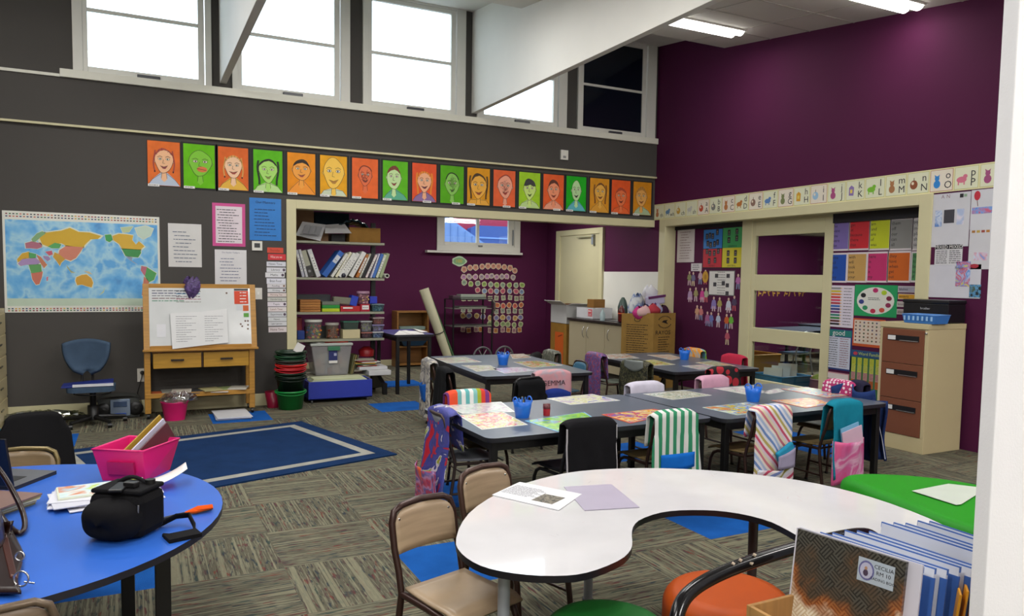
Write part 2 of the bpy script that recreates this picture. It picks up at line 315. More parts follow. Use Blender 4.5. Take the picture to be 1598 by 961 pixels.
# clerestory windows
FRM = mat('#d9d7cf', 0.4, 0, 'paint')
for i, (a, b_) in enumerate(WIN):
    ga, gb = a+0.14, b_-0.22 if i == 0 else b_-0.2
    ga, gb = [(-0.43, 0.66), (1.13, 2.20), (2.67, 3.73), (4.21, 5.28), (5.77, 6.80)][i]; f = MB(); yf = YA-0.035
    f.box(a, ga-0.045, yf, YA+0.08, 3.64, 5.12, FRM); f.box(gb+0.075, b_, yf, YA+0.08, 3.64, 5.12, FRM); f.box(ga-0.045, gb+0.075, yf, YA+0.08, 3.64, 3.70, FRM); f.box(ga-0.045, gb+0.075, yf, YA+0.08, 5.05, 5.12, FRM)
    fo = f.build('window_%d' % (i+1), kind='structure', bevel=0.004)
    s = MB(); s.box(ga-0.045, ga, YA-0.015, YA+0.03, 3.70, 5.05, FRM); s.box(gb, gb+0.065, YA-0.015, YA+0.03, 3.70, 5.05, FRM); s.box(ga, gb, YA-0.015, YA+0.03, 3.70, 3.77, FRM); s.box(ga, gb, YA-0.015, YA+0.03, 5.0, 5.05, FRM); s.box(ga, gb, YA-0.01, YA+0.025, 4.35, 4.385, FRM)
    s.build('sash', fo, bevel=0.003)
    g = MB(); gm = mat('#0d1420', 0.08, 0, 'plain') if i == 4 else GLASS
    g.box(ga, gb, YA+0.005, YA+0.01, 3.77, 5.0, gm); g.build('window_pane', fo)
    h = MB(); xm = ga+(gb-ga)*0.53; h.box(xm-0.11, xm+0.12, YA-0.045, YA-0.015, 3.705, 3.742, P('#3c3d42', 0.4)); h.build('window_handle', fo, bevel=0.006, label='dark pull handle')
s = MB(); s.box(-0.69, 7.08, YA-0.065, YA, 3.62, 3.705, mat('#dcdacd', 0.4, 0, 'paint')); struct(s, 'trim_1', bevel=0.004)
s = MB(); s.box(XL, -0.69, YA-0.045, YA-0.02, 3.62, 3.65, mat('#dcdacd', 0.4, 0, 'paint')); struct(s, 'trim_2')
s = MB(); s.box(XL, XB, YA-0.045, YA, 3.112, 3.135, CREAM); struct(s, 'trim_3')
# opening in the back wall, its cream lining
s = MB(); s.box(1.62, 1.735, YA-0.02, YA+0.17, 0, 2.484, CREAM); s.box(1.735, XB, YA-0.02, YA+0.17, 2.378, 2.484, CREAM); struct(s, 'trim_4', bevel=0.004)
s = MB(); s.box(XL, 1.62, YA-0.018, YA, 0, 0.145, CREAM); struct(s, 'baseboard_back', bevel=0.003)
s = MB(); s.box(1.6, XB, YBK-0.018, YBK, 0, 0.105, CREAM); struct(s, 'baseboard_alcove', bevel=0.003)
# opening in the right wall
s = MB(); s.box(XB-0.02, XR, 9.06, 9.2, 0, 2.484, CREAM); s.box(XB-0.02, XR, 4.85, 4.99, 0, 2.484, CREAM); s.box(XB-0.02, XR, 4.99, 9.06, 2.378, 2.484, CREAM); struct(s, 'trim_5', bevel=0.004)
s = MB(); s.box(XR, XR+0.08, 7.62, 9.06, 0, 2.378, PURP); s.box(XR, XR+0.08, 4.99, 6.19, 0, 2.378, PURP); s.box(XR-0.02, XR, 4.99, 6.19, 2.27, 2.378, P('#17131c')); s.box(XR-0.02, XR, 7.62, 9.06, 2.325, 2.378, P('#17131c')); struct(s, 'wall_right_recess')
s = MB(); s.box(XR-0.03, XR+0.08, 7.46, 7.64, 0, 2.378, CREAM); s.box(XR-0.01, XR+0.08, 6.17, 7.46, 2.35, 2.378, CREAM); struct(s, 'trim_6', bevel=0.004)
s = MB(); xd = XR-0.02
s.box(xd, xd+0.05, 7.40, 7.57, 0.02, 2.35, CREAM); s.box(xd, xd+0.05, 6.18, 6.30, 0.02, 2.35, CREAM)
for z0, z1 in ((0.02, 0.30), (0.79, 0.975), (1.46, 1.67), (2.17, 2.35)): s.box(xd, xd+0.05, 6.30, 7.40, z0, z1, CREAM)
dr = s.build('door_2', kind='structure', bevel=0.004)
for z0, z1 in ((0.30, 0.79), (0.975, 1.46), (1.67, 2.17)):
    g = MB(); g.box(xd+0.02, xd+0.026, 6.30, 7.40, z0, z1, mat('#f4f8f7', 0.03, 0, 'clear', op=0.07)); g.build('door_pane', dr)
# alcove door, white splashback on the right wall of the alcove
def wy(px_, py_): q = onx(px_, py_, XB-0.02); return q.y, q.z
ya0, zt = wy(870, 361); yb0, _ = wy(943, 353)
s = MB(); s.box(XB-0.05, XB+0.01, ya0-0.14, ya0, 0, zt, CREAM); s.box(XB-0.05, XB+0.01, yb0, yb0+0.1, 0, zt, CREAM); s.box(XB-0.05, XB+0.01, yb0+0.1, ya0-0.14, zt-0.1, zt, CREAM)
dr = s.build('door_1', kind='structure', bevel=0.004)
s = MB(); s.box(XB-0.025, XB+0.0, yb0+0.1, ya0-0.14, 0.01, zt-0.1, mat('#c6bf9b', 0.45, 0, 'paint')); s.build('door_leaf', dr)
s = MB(); q = onx(926, 366, XB-0.05); s.box(XB-0.075, XB-0.025, q.y-0.03, q.y+0.03, q.z-0.17, q.z, P('#8d8f90', 0.3, 0.6)); s.box(XB-0.085, XB-0.055, q.y-0.02, q.y+0.5, q.z-0.04, q.z-0.02, P('#9a9672', 0.3)); s.build('door_closer', dr, bevel=0.004, label='grey metal door closer')
s = MB(); s.box(XB-0.012, XB, 9.2, yb0, 0.9, 1.70, mat('#e9e8e0', 0.25, 0, 'paint')); struct(s, 'trim_7')
# alcove window with roofs beyond
s = MB(); za, zb = 2.045, 2.76; xa, xb_ = 4.82, 6.49; g0, g1, g2, g3 = 4.97, 5.60, 5.67, 6.25
s.box(xa, g0-0.03, YBK-0.03, YBK+0.1, za+0.1, zb-0.05, FRM); s.box(g3+0.12, xb_, YBK-0.03, YBK+0.1, za+0.1, zb-0.05, FRM); s.box(xa, xb_, YBK-0.03, YBK+0.1, za, za+0.1, FRM); s.box(xa, xb_, YBK-0.03, YBK+0.1, zb-0.05, zb, FRM)
wo = s.build('window_6', kind='structure', bevel=0.004)
s = MB(); s.box(g0-0.03, g0, YBK-0.01, YBK+0.04, za+0.1, zb-0.05, FRM); s.box(g3, g3+0.12, YBK-0.01, YBK+0.04, za+0.1, zb-0.05, FRM); s.box(g1, g2-0.02, YBK-0.012, YBK+0.05, za+0.1, zb-0.05, FRM); s.box(g0, g3, YBK-0.01, YBK+0.04, za+0.1, za+0.16, FRM); s.box(g0, g3, YBK-0.01, YBK+0.04, zb-0.09, zb-0.05, FRM); s.build('sash', wo, bevel=0.003)
g = MB(); g.box(g0, g3, YBK+0.02, YBK+0.025, za+0.16, zb-0.09, GLASS); g.build('window_pane', wo)
h = MB(); h.box(6.32, 6.335, YBK-0.06, YBK-0.03, za+0.13, za+0.42, P('#6f7277', 0.35, 0.6)); h.box(5.63, 5.70, YBK-0.06, YBK-0.02, za+0.085, za+0.115, P('#6f6f70', 0.4, 0.6)); h.build('window_latch', wo, bevel=0.003, label='grey metal stay and latch')
s = MB(); s.box(4.6, 6.50, YBK-0.12, YBK, 2.0, 2.04, FRM); struct(s, 'trim_8', bevel=0.004)
# buildings seen through the alcove window
R1 = P('#6c8cc4', 0.5); R2 = P('#94123a', 0.6); R3 = P('#2c4c90', 0.6); SH = lambda y: None
b = thing('house', 'pale blue corrugated roof with crimson and blue gables seen through the alcove window', 'building', (8.5, 19.5, 0))
def yprism(mb, poly, y0, y1, m):
    n = len(poly); mb.add([(x, y0, z) for x, z in poly]+[(x, y1, z) for x, z in poly], [tuple(range(n)), tuple(range(2*n-1, n-1, -1))]+[(i, n+i, n+(i+1) % n, (i+1) % n) for i in range(n)], m)
s = MB(); yprism(s, [(3, 0), (7.9, 0), (7.9, 2.29), (6.6, 3.09), (3, 5.2)], 17.0, 19.5, R1)
for i in range(24): q = 3.4+i*0.19; zt_ = 3.09+(6.6-q)*0.6; s.tube([(q, 16.99, 0.4), (q, 16.99, zt_-0.05)], 0.02, R1, 4)
s.build('roof', b)
s = MB(); yprism(s, [(9.2, 0), (15, 0), (15, 3.17), (9.45, 3.15), (9.2, 3.05)], 21.3, 21.6, R3); s.box(9.2, 15, 21.28, 21.3, 2.75, 2.80, P('#6a8cd0', 0.6)); s.build('wall', b)
s = MB(); yprism(s, [(8.62, 2.0), (15, 2.0), (15, 4.0), (9.05, 4.0), (9.05, 3.5), (8.62, 3.2)], 21.62, 22.0, R2); s.build('gable', b)
g = MB(); g.box(-30, 40, 14, 60, -0.3, -0.1, mat('#5c6b4a', 0.9, 0, 'paint')); struct(g, 'ground')
# next classroom behind the glass door
w = MB(); w.box(XR+0.0, 14.6, 12.0, 12.15, 0, 2.9, PURP); struct(w, 'wall_next_back')
w = MB(); w.box(14.5, 14.65, 3.0, 12.0, 0, 2.9, PURP); struct(w, 'wall_next_right')
w = MB(); w.box(XR, 14.6, 2.9, 3.0, 0, 2.9, PURP); struct(w, 'wall_next_front')
w = MB(); w.box(XR, 14.6, 3.0, 12.1, 2.75, 2.9, WHITE); struct(w, 'ceiling_next')
# ------------------------------------------------------------------ lights
LAMPC = mat('#fffdf6', 0.4, 0, 'glow', e=9)
def ceiling_light(x, y, label, z=None, L=1.2, power=LAMP, sl=0.1255):
    z0 = zc(y) if z is None else z; t = thing('ceiling_light', label, 'ceiling light', (x, y, z0), 'fluorescent ceiling lights')
    a = math.atan(sl if z is None else 0); R = Matrix.Rotation(a, 3, 'X')
    def bx(m, x0, x1, y0, y1, za, zb, mt):
        m.hexa([Vector((x, y, z0))+R @ Vector(p) for p in ((x0, y0, za), (x1, y0, za), (x1, y1, za), (x0, y1, za), (x0, y0, zb), (x1, y0, zb), (x1, y1, zb), (x0, y1, zb))], mt)
    h = MB(); bx(h, -L/2-0.02, L/2+0.02, -0.14, 0.14, -0.02, 0.0, WHITE); bx(h, -L/2, L/2, -0.012, 0.012, -0.045, -0.018, WHITE); h.build('housing', t, bevel=0.003)
    for s_ in (-1, 1):
        d = MB(); pr = []
        for k in range(9):
            q = PI*k/8; pr.append((s_*0.075+0.058*math.cos(q), -0.015-0.05*math.sin(q)))
        vs = [Vector((x, y, z0))+R @ Vector((xx, p[0], p[1])) for xx in (-L/2+0.01, L/2-0.01) for p in pr]
        d.add(vs, [(i, i+1, 9+i+1, 9+i) for i in range(8)], LAMPC, True); d.add(vs[:9], [tuple(range(9))], LAMPC); d.add(vs[9:], [tuple(range(8, -1, -1))], LAMPC); d.build('diffuser', t)
    ld = bpy.data.lights.new('tube_light', 'AREA'); ld.shape = 'RECTANGLE'; ld.size = L; ld.size_y = 0.26; ld.energy = power; ld.color = (1, 0.985, 0.955)
    lo = bpy.data.objects.new('tube_light', ld); COL.objects.link(lo); lo.location = (0, 0, -0.09); lo.rotation_euler = (a, 0, 0); lo.parent = t
    return t
ceiling_light(5.92, 7.08, 'long lit tube light near the purple wall, right of the big white beam', power=ROOMLAMP*0.4)
ceiling_light(6.3, 5.05, 'lit tube light cut off by the top edge of the photo above the purple wall', power=ROOMLAMP*0.18)
for x in (-0.9, 2.4, 5.6):  # unseen fixtures added to brighten the room, strongest behind the camera
    for y in (-1.4, 0.9, 2.9, 5.0, 7.0):
        if x > 5 and y > 4: continue
        ceiling_light(x, y, 'added tube light on the sloping ceiling, out of view, brightening the room', power=ROOMLAMP*(1.9 if y < 0 else 1.35 if y < 1 else 0.5 if (x > 5) else 1.0))
ceiling_light(3.4, 11.0, 'tube light on the alcove ceiling hidden behind the header', z=2.78, power=ROOMLAMP*0.7)
ceiling_light(5.8, 11.0, 'tube light on the alcove ceiling hidden behind the header', z=2.78, power=ROOMLAMP*0.7)
ceiling_light(9.5, 7.5, 'tube light on the ceiling of the next classroom', z=2.75, power=ROOMLAMP*2.2)
ceiling_light(11.8, 10.3, 'tube light far back on the ceiling of the next classroom', z=2.75, power=ROOMLAMP*2.2)
# ------------------------------------------------------------------ things on the back wall
R = random.Random(5)
def portrait(px, lab, bgc, skin, hair, style, i):
    x0 = 0.135+(6.995-0.345-0.135)*i/17.0+0.02 if False else px[0]
    t = thing('portrait_painting', lab, 'painting', (x0+0.16, YA-0.004, 2.555), 'painted portraits in a row above the opening')
    s = Sheet((x0+0.16, YA, 2.80), (1, 0, 0), (0, 0, 1), (0, -1, 0)); w2, h2 = 0.165, 0.245
    if i > 0: s.rect(-w2-0.025, -h2-0.022, w2+0.028, h2+0.018, 0.004, P('#1b1a1a', 0.7), 0.003)
    else: s.rect(-w2-0.008, -h2-0.005, w2+0.012, h2+0.005, 0.004, P('#2a1c18', 0.7), 0.003)
    s.build('backing_card', t)
    s = Sheet((x0+0.16, YA, 2.80), (1, 0, 0), (0, 0, 1), (0, -1, 0)); SK = P(skin, 0.6); HR = P(hair, 0.7); LN = P('#3a2320', 0.7)
    bgm = mat(bgc, 0.55, 0, 'cloth'); s.rect(-w2, -h2, w2, h2, 0.006, bgm, 0.002); fx, fy, fw, fh, shirt, hs, mouth = style
    rg = random.Random(i*7+1); wx = [rg.uniform(0, 6.3) for _ in range(3)]; fw *= 1.12; fh *= 1.12; chin = rg.uniform(0.12, 0.4)
    def hp(a, k=1.0): # wobbly hand-drawn head outline
        r = k*(1+0.03*math.sin(3*a+wx[0])+0.02*math.sin(5*a+wx[1])); y = math.sin(a); return (fx+fw*r*math.cos(a)*(1-chin*max(0, -y)), max(-h2*0.98, fy+fh*r*y))
    if shirt:
        s.poly([(-w2*0.97, -h2*0.99), (w2*0.97, -h2*0.99), (w2*0.7, -h2*0.72), (0.035+fx, fy-fh*0.98), (-0.035+fx, fy-fh*0.98), (-w2*0.75, -h2*0.74)], 0.0068, P(shirt, 0.6)); s.line([(-w2*0.95, -h2*0.95), (-w2*0.72, -h2*0.73), (fx-0.03, fy-fh*1.05)], 0.004, 0.0074, LN); s.line([(w2*0.95, -h2*0.95), (w2*0.68, -h2*0.72), (fx+0.03, fy-fh*1.05)], 0.004, 0.0074, LN)
    s.poly([(fx-0.02, fy-fh*0.8), (fx-0.03, max(-h2*0.97, fy-fh-0.07)), (fx, max(-h2*0.99, fy-fh-0.10)), (fx+0.03, max(-h2*0.97, fy-fh-0.07)), (fx+0.02, fy-fh*0.8)], 0.0072, SK)
    s.line([(fx-0.022, fy-fh*0.9), (fx-0.03, max(-h2*0.95, fy-fh-0.06))], 0.004, 0.0078, LN); s.line([(fx+0.022, fy-fh*0.9), (fx+0.03, max(-h2*0.95, fy-fh-0.06))], 0.004, 0.0078, LN)
    N_ = 28; s.poly([hp(2*PI*j/N_) for j in range(N_)], 0.008, SK)
    for j in range(N_): s.line([hp(2*PI*j/N_), hp(2*PI*(j+1)/N_)], 0.0045, 0.0086, LN)
    if hs in ('long', 'plait'):
        for q in (-1, 1):
            st = [(fx+q*fw*(1.02+0.1*math.sin(v*5+wx[2])), fy+fh*(0.85-1.0*v)-(0.14*v if hs == 'long' else 0.10*v)) for v in [j/7 for j in range(8)]]
            for o_ in (-0.008, 0.0, 0.008) if hs == 'long' else (-0.004, 0.004): s.line([(max(-w2*.97, min(w2*.97, x+q*o_)), max(-h2*.95, y)) for x, y in st], 0.007, 0.009, HR)
            if hs == 'plait': s.ell(max(-w2*.93, min(w2*.93, st[-1][0])), max(-h2*.9, st[-1][1]), 0.008, 0.012, 0.0094, LN, 8)
    for q in (-1, 1): s.ell(fx+q*fw*0.99, fy, 0.011, 0.024, 0.0074, SK); s.line([(fx+q*fw*1.0, fy+0.024), (fx+q*(fw+0.013), fy), (fx+q*fw*0.98, fy-0.024)], 0.003, 0.0084, LN)
    if hs in ('short', 'cap', 'long', 'plait'):
        dp = {'short': 0.62, 'cap': 0.35, 'long': 0.75, 'plait': 0.78}[hs]
        top_ = [hp(PI*(0.1+0.8*k/12), 1.05) for k in range(13)]; s.poly(top_+[(fx-fw*0.45, fy+fh*dp), (fx+fw*0.1, fy+fh*(dp+0.12)), (fx+fw*0.5, fy+fh*dp)], 0.009, HR)
        for j in range(6): a_ = PI*(0.2+0.12*j); s.line([hp(a_, 1.06), hp(a_+0.05, 0.85)], 0.003, 0.0096, LN)
    if hs == 'scribble':
        s.line([hp(PI*(0.15+0.7*k/8), 1.04) for k in range(9)], 0.014, 0.009, HR)
        for k in range(9): s.line([hp(rg.uniform(0, 6.3), rg.uniform(0.2, 0.85)) for _ in range(3)], 0.0028, 0.0098, P(mouth, 0.6) if k % 2 else LN)
    ey = 0.15
    for q in (-1, 1):
        s.ell(fx+q*fw*0.42, fy+fh*ey, fw*0.22, fh*0.10, 0.009, LN); s.ell(fx+q*fw*0.42, fy+fh*ey, fw*0.18, fh*0.078, 0.0096, P('#e6dfcc')); s.ell(fx+q*fw*0.40, fy+fh*ey, fw*0.075, fh*0.065, 0.0102, LN, 8)
        s.line([(fx+q*fw*0.7, fy+fh*(ey+0.14)), (fx+q*fw*0.42, fy+fh*(ey+0.24)), (fx+q*fw*0.16, fy+fh*(ey+0.15))], 0.005, 0.009, LN)
    s.line([(fx-fw*0.05, fy+fh*0.1), (fx-fw*0.14, fy-fh*0.2), (fx+fw*0.1, fy-fh*0.22)], 0.004, 0.009, LN)
    if i == 1: s.ell(fx+0.02, fy-fh*0.45, fw*0.45, fh*0.22, 0.0094, P(mouth, 0.6), 12); s.line([(fx-fw*0.3, fy-fh*0.4), (fx+fw*0.5, fy-fh*0.5)], 0.005, 0.01, LN)
    else:
        mw = rg.uniform(0.32, 0.5); s.poly([(fx-fw*mw, fy-fh*0.42), (fx-fw*0.1, fy-fh*0.66), (fx+fw*0.15, fy-fh*0.66), (fx+fw*mw, fy-fh*0.38), (fx, fy-fh*0.50)], 0.0092, P(mouth, 0.6)); s.line([(fx-fw*mw, fy-fh*0.42), (fx, fy-fh*0.50), (fx+fw*mw, fy-fh*0.38)], 0.004, 0.0098, LN)
    s.build('painting', t)
    s = Sheet((x0+0.16, YA, 2.80), (1, 0, 0), (0, 0, 1), (0, -1, 0)); o = -w2 if i not in (9, 11, 13) else 0.0
    if i in (8, 11): o = -0.02
    s.rect(o, -h2-0.012, o+0.115, -h2+0.014, 0.0075, P('#e8e6e2'), 0.001); s.scribble(o+0.01, o+0.1, -h2+0.001, 0.01, 0.0078, INK, i); s.build('name_tag', t)
PORT = [
 ('#ea7430', '#f0b98d', '#a8483c', (0, 0.03, 0.085, 0.12, '#b9c4d6', 'plait', '#8c3c3c'), 'orange painting of a laughing face with thin dark plaits, first of the row'),
 ('#6cc410', '#7cc42a', '#4f8f1c', (0.01, 0.03, 0.11, 0.13, None, 'bald', '#d8703a'), 'lime green painting of an outlined green face with open orange mouth'),
 ('#e66c2e', '#f2c6a0', '#d9a257', (0, 0.02, 0.085, 0.115, '#e4b13a', 'plait', '#a34434'), 'orange painting of a blond plaited girl in a yellow top'),
 ('#5fbf18', '#a8dc6a', '#22281c', (0, 0.0, 0.095, 0.125, '#b8dc90', 'long', '#7d8c3c'), 'green painting of a pale green face with long black hair'),
 ('#f0941c', '#f0a03a', '#2b2019', (0, 0.04, 0.095, 0.11, '#ef9426', 'short', '#a04434'), 'amber painting of a smiling face with short black hair and sloping shoulders'),
 ('#eeaa1e', '#f2c24a', '#c98f2c', (0, 0.03, 0.115, 0.17, '#c8d2b8', 'bald', '#b07a2a'), 'yellow painting of a very long pale face in a white collar'),
 ('#ec6c34', '#e06a3c', '#7c3420', (0, 0.03, 0.075, 0.11, None, 'scribble', '#7c2a1c'), 'red-orange painting of a small scribbled brown face with long chin'),
 ('#62bd22', '#c2e0a0', '#7a3c2c', (-0.02, 0.03, 0.085, 0.13, '#58ac8c', 'short', '#8c3a34'), 'green painting of a brown-haired face in a teal shirt'),
 ('#ee5c34', '#f2b088', '#e88a2c', (0, 0.01, 0.085, 0.12, '#8a6a9c', 'long', '#6c2a3c'), 'red painting of a side-glancing face with loose orange hair'),
 ('#5cb01c', '#86c455', '#1c2a14', (0, 0.0, 0.09, 0.13, None, 'scribble', '#4c7c2c'), 'dark green painting of a white-scrawled face with a black fringe'),
 ('#e8a020', '#f0b040', '#4a341c', (0, 0.0, 0.105, 0.15, '#e8a838', 'long', '#9c4c2c'), 'amber painting of a round face framed by thin straight dark hair'),
 ('#f06a3c', '#f0a488', '#9c3a28', (0.01, 0.02, 0.1, 0.14, None, 'scribble', '#a03428'), 'orange painting of a pink scribbled face beside the amber long-haired one'),
 ('#a8d82c', '#cce680', '#3c3c3c', (0.0, 0.01, 0.085, 0.13, '#c0dc90', 'cap', '#4c6c1c'), 'lime painting of a smiling face in a tilted grey cap'),
 ('#ee6430', '#f0946c', '#5c2c1c', (0, 0.02, 0.085, 0.13, '#f0a080', 'short', '#8c2c1c'), 'orange painting of a narrow-chinned face with a patterned headband'),
 ('#22b422', '#b8dca0', '#a0cc90', (0, 0.04, 0.07, 0.13, '#5cb4c0', 'bald', '#3c2c2c'), 'bright green painting of a pale egg-shaped face in a blue collar'),
 ('#e49c28', '#eab048', '#7c4c1c', (0.01, 0.04, 0.085, 0.12, '#dc9c30', 'long', '#7c3c1c'), 'amber painting of a tilted face with long curving hair'),
 ('#f0602c', '#ec7844', '#b4462c', (0, 0.0, 0.085, 0.12, '#e8642c', 'short', '#7c241c'), 'orange painting of a red-haired face with a pointed collar, last but one of the row'),
 ('#dc9020', '#e4a858', '#b47c34', (-0.02, 0.02, 0.09, 0.13, '#a8bc98', 'short', '#a05c30'), 'amber painting of a face in a pale green shirt, nearest the purple wall'),
]
PXL = [230, 286, 340, 395, 448, 499, 549, 597, 643, 687, 729, 770, 810, 848, 884, 921, 955, 989]
for i, (b_, sk, hr, st, lab) in enumerate(PORT):
    x0 = ony(PXL[i]+1, 250, YA).x; portrait((x0, 0), lab, b_, sk, hr, st, i)
# world map
s = sheetY(YA-0.001, (3, 328), (251, 486), 0.004); t = thing('world_map', 'large laminated world map with rows of flags along its top and bottom', 'map', (s.O.x, YA, s.O.z-s.H/2))
base(s, P('#dcdcd2', 0.35)); s.build('map_sheet', t)
g = Sheet(s.O, s.u, s.vv, s.w); Wm, Hm = s.W, s.H
def mp(px_, py_): return ((px_-12)/1440-0.5)*Wm*0.985, (0.5-((py_-15)-(px_-12)*(0.037*(1-(py_-15)/900)))/895)*Hm
g.rect(-Wm*0.485, -Hm*0.435, Wm*0.485, Hm*0.415, 0.0046, mat('#4f97d0', 0.4, 0, 'palette', cols=('#4c90cc', '#5ba4dc', '#74b4e0', '#a0cce0', '#5ba4dc'), scale=5, dist=0.25), 0.0006)
g.rect(-Wm*0.485, -Hm*0.435, Wm*0.485, -Hm*0.36, 0.0050, P('#bccdb8', 0.5), 0.0003)
LAND = [
 ('#d0a828', [(340,215),(440,200),(520,190),(600,165),(680,200),(780,205),(890,235),(860,262),(790,265),(740,310),(720,335),(640,330),(560,320),(520,300),(440,310),(400,330),(345,310),(325,260)]),
 ('#7fa878', [(250,265),(300,215),(350,195),(380,215),(330,250),(290,285),(262,290)]),
 ('#b06a7c', [(195,300),(250,285),(330,300),(345,335),(300,350),(240,345),(200,345)]),
 ('#54a45c', [(395,330),(460,295),(520,310),(500,345),(430,345)]),
 ('#cf8068', [(500,360),(560,325),(650,330),(720,335),(690,380),(650,430),(600,455),(540,435),(490,400)]),
 ('#c79a34', [(455,380),(500,400),(550,440),(515,470),(500,500),(470,455),(440,420)]),
 ('#c2566e', [(370,375),(430,365),(440,400),(405,410)]),
 ('#9c86b4', [(350,410),(400,415),(420,440),(390,460),(355,430)]),
 ('#cfa22c', [(165,390),(225,375),(225,430),(165,440),(125,470),(120,440)]), ('#4fa05c', [(225,380),(290,395),(285,430),(230,430)]),
 ('#a78ab8', [(165,440),(290,430),(330,470),(300,485),(200,490),(150,500),(125,480)]), ('#c67a5a', [(290,400),(330,420),(385,490),(355,520),(330,480)]),
 ('#5c9c58', [(220,490),(330,485),(335,545),(290,570),(240,560)]), ('#c8705c', [(240,565),(345,550),(335,600),(310,660),(280,665),(250,620)]), ('#c8708c', [(375,600),(392,592),(388,630),(376,632)]),
 ('#cf9c34', [(650,600),(700,580),(745,575),(790,610),(805,650),(790,690),(745,680),(700,665),(655,670),(640,630)]),
 ('#c8b890', [(720,545),(770,550),(800,575),(760,568)]), ('#9ca884', [(560,490),(600,540),(640,560),(600,560),(570,520)]), ('#b8c49c', [(860,760),(900,720),(915,690),(905,735)]),
 ('#3f9f56', [(925,225),(985,220),(1000,270),(970,290),(935,275)]),
 ('#d4aa34', [(1000,235),(1060,215),(1140,220),(1200,230),(1190,270),(1225,310),(1255,280),(1310,325),(1270,355),(1090,345),(1060,305),(1005,270)]),
 ('#b8c89c', [(1080,160),(1200,150),(1160,200),(1100,205)]), ('#c0d4c4', [(1220,165),(1320,145),(1400,170),(1370,230),(1300,260),(1250,230)]),
 ('#3d8f4c', [(1085,348),(1270,358),(1275,385),(1245,425),(1190,420),(1120,410)]), ('#8c98b0', [(1125,412),(1190,425),(1180,450),(1235,485),(1200,470),(1150,440)]),
 ('#b8687a', [(1275,500),(1330,510),(1310,590),(1290,570),(1268,540)]), ('#4c9c54', [(1330,512),(1425,565),(1400,625),(1350,645),(1310,590)]), ('#c0735c', [(1300,595),(1350,645),(1330,690),(1300,760),(1275,762),(1285,680)]),
]
for k, (c_, pl) in enumerate(LAND):
    q = [mp(a, b) for a, b in pl]; cx_, cy_ = sum(a for a, b in q)/len(q), sum(b for a, b in q)/len(q)
    g.poly([(cx_+(a-cx_)*1.09, cy_+(b-cy_)*1.12) for a, b in q][::-1], 0.0052, P('#d9dcc4', 0.5), 0.0003); g.poly(q[::-1], 0.0056+0.00002*k, P(c_, 0.5), 0.0003)
for row, yy in enumerate((0.472, 0.447, -0.462, -0.482)):
    for k in range(46):
        a = (-0.475+0.95*k/45)*Wm; g.rect(a-0.009, yy*Hm-0.006, a+0.009, yy*Hm+0.006, 0.005, P(R.choice(['#9c2c34', '#2c3f6c', '#3c6c44', '#c9a23c', '#7c2430', '#33343c', '#c46a52']), 0.5), 0.0003)
g.build('printed_map', t)
# notices
def notice(name, y, p0, p1, label, cat, col, lines=0, border=None, inner=None, seed=1, ink=INK, title=None, group=None, x=None, lw=0.012, m0=0.1):
    s = sheetY(y, p0, p1) if x is None else sheetX(x, p0, p1); base(s, P(col, 0.5)); z = s.th
    if border: s.rect(-s.W/2+border, -s.H/2+border, s.W/2-border, s.H/2-border, z+0.001, P(inner, 0.5))
    top = s.H/2-s.H*m0
    if title: s.text(title, min(s.W*1.25/max(len(title), 3), s.H*0.12), 0, top, z+0.0022, ink); top -= s.H*0.13
    for k in range(lines):
        b_ = top-(top+s.H*0.42)*(k+0.5)/lines; s.scribble(-s.W*0.38+0.1*s.W*R.random(), s.W*(0.38-0.3*R.random()), b_, min(lw, s.H*0.4/lines), z+0.002, ink, seed+k)
    return s, s.build(name, None, label=label, cat=cat, group=group)
notice('notice', YA, (262, 348), (315, 417), 'plain white printed notice between the world map and the pink poster', 'notice', '#d6d4d2', 9, ink=P('#56627c'), m0=0.15)
notice('poster', YA, (331, 316), (383, 385), 'white list poster with bright pink border, touching the blue poster', 'poster', '#cf4a90', 13, 0.035, '#e0d3da', m0=0.12)
notice('notice', YA, (335, 389), (385, 445), 'white list on paper directly under the pink-bordered poster', 'notice', '#dcdadc', 8, ink=P('#6c7090'), title='Our Reader Today is', m0=0.08)
s, o = notice('poster', YA, (389, 308), (439, 376), 'bright blue poster with handwritten rules at the corner of the opening', 'poster', '#1f78c8', 9, ink=P('#123058'), title='Our Manners', m0=0.1)
s = sheetY(YA, (393, 376), (409, 391), 0.02); base(s, P('#e0ded4', 0.4)); s.rect(-s.W*0.28, -s.H*0.2, s.W*0.28, s.H*0.28, 0.0206, P('#3b3c3c', 0.3)); s.build('thermostat', None, label='small white thermostat box just under the blue poster', cat='thermostat')
t = thing('light_switch', 'white wall switch plate left of the timetable cards', 'light switch', (0, 0, 0)); s = sheetY(YA, (397, 449), (409, 467), 0.008); base(s, P('#dbd7cf', 0.4)); s.build('plate', t)
q = Sheet(s.O, s.u, s.vv, s.w)
q.rect(-0.012, -0.012, 0.012, 0.02, 0.012, P('#efece6', 0.3), 0.004)
q.build('rocker', t)
t = thing('power_socket', 'white wall power socket with a black plug, left of the easel', 'socket', (0, 0, 0)); s = sheetY(YA, (214, 575), (227, 595), 0.009); base(s, P('#d8d3c8', 0.4)); s.build('plate', t)
q = MB(); a = ony(222, 581, YA); q.lathe([(0.022, 0), (0.024, 0.02), (0.012, 0.05)], (a.x, a.y-0.008, a.z), BLACKM, 12, Matrix.Rotation(PI/2, 3, 'X')); q.build('plug', t)
q = MB(); q.tube([(a.x, a.y-0.05, a.z), (a.x-0.01, a.y-0.05, a.z-0.06), (a.x-0.05, a.y-0.03, a.z-0.22), (a.x-0.07, a.y-0.03, a.z-0.42), (a.x-0.12, a.y-0.06, 0.02), (a.x-0.2, a.y-0.1, 0.01)], 0.004, BLACKM, 6); q.build('cord', t)
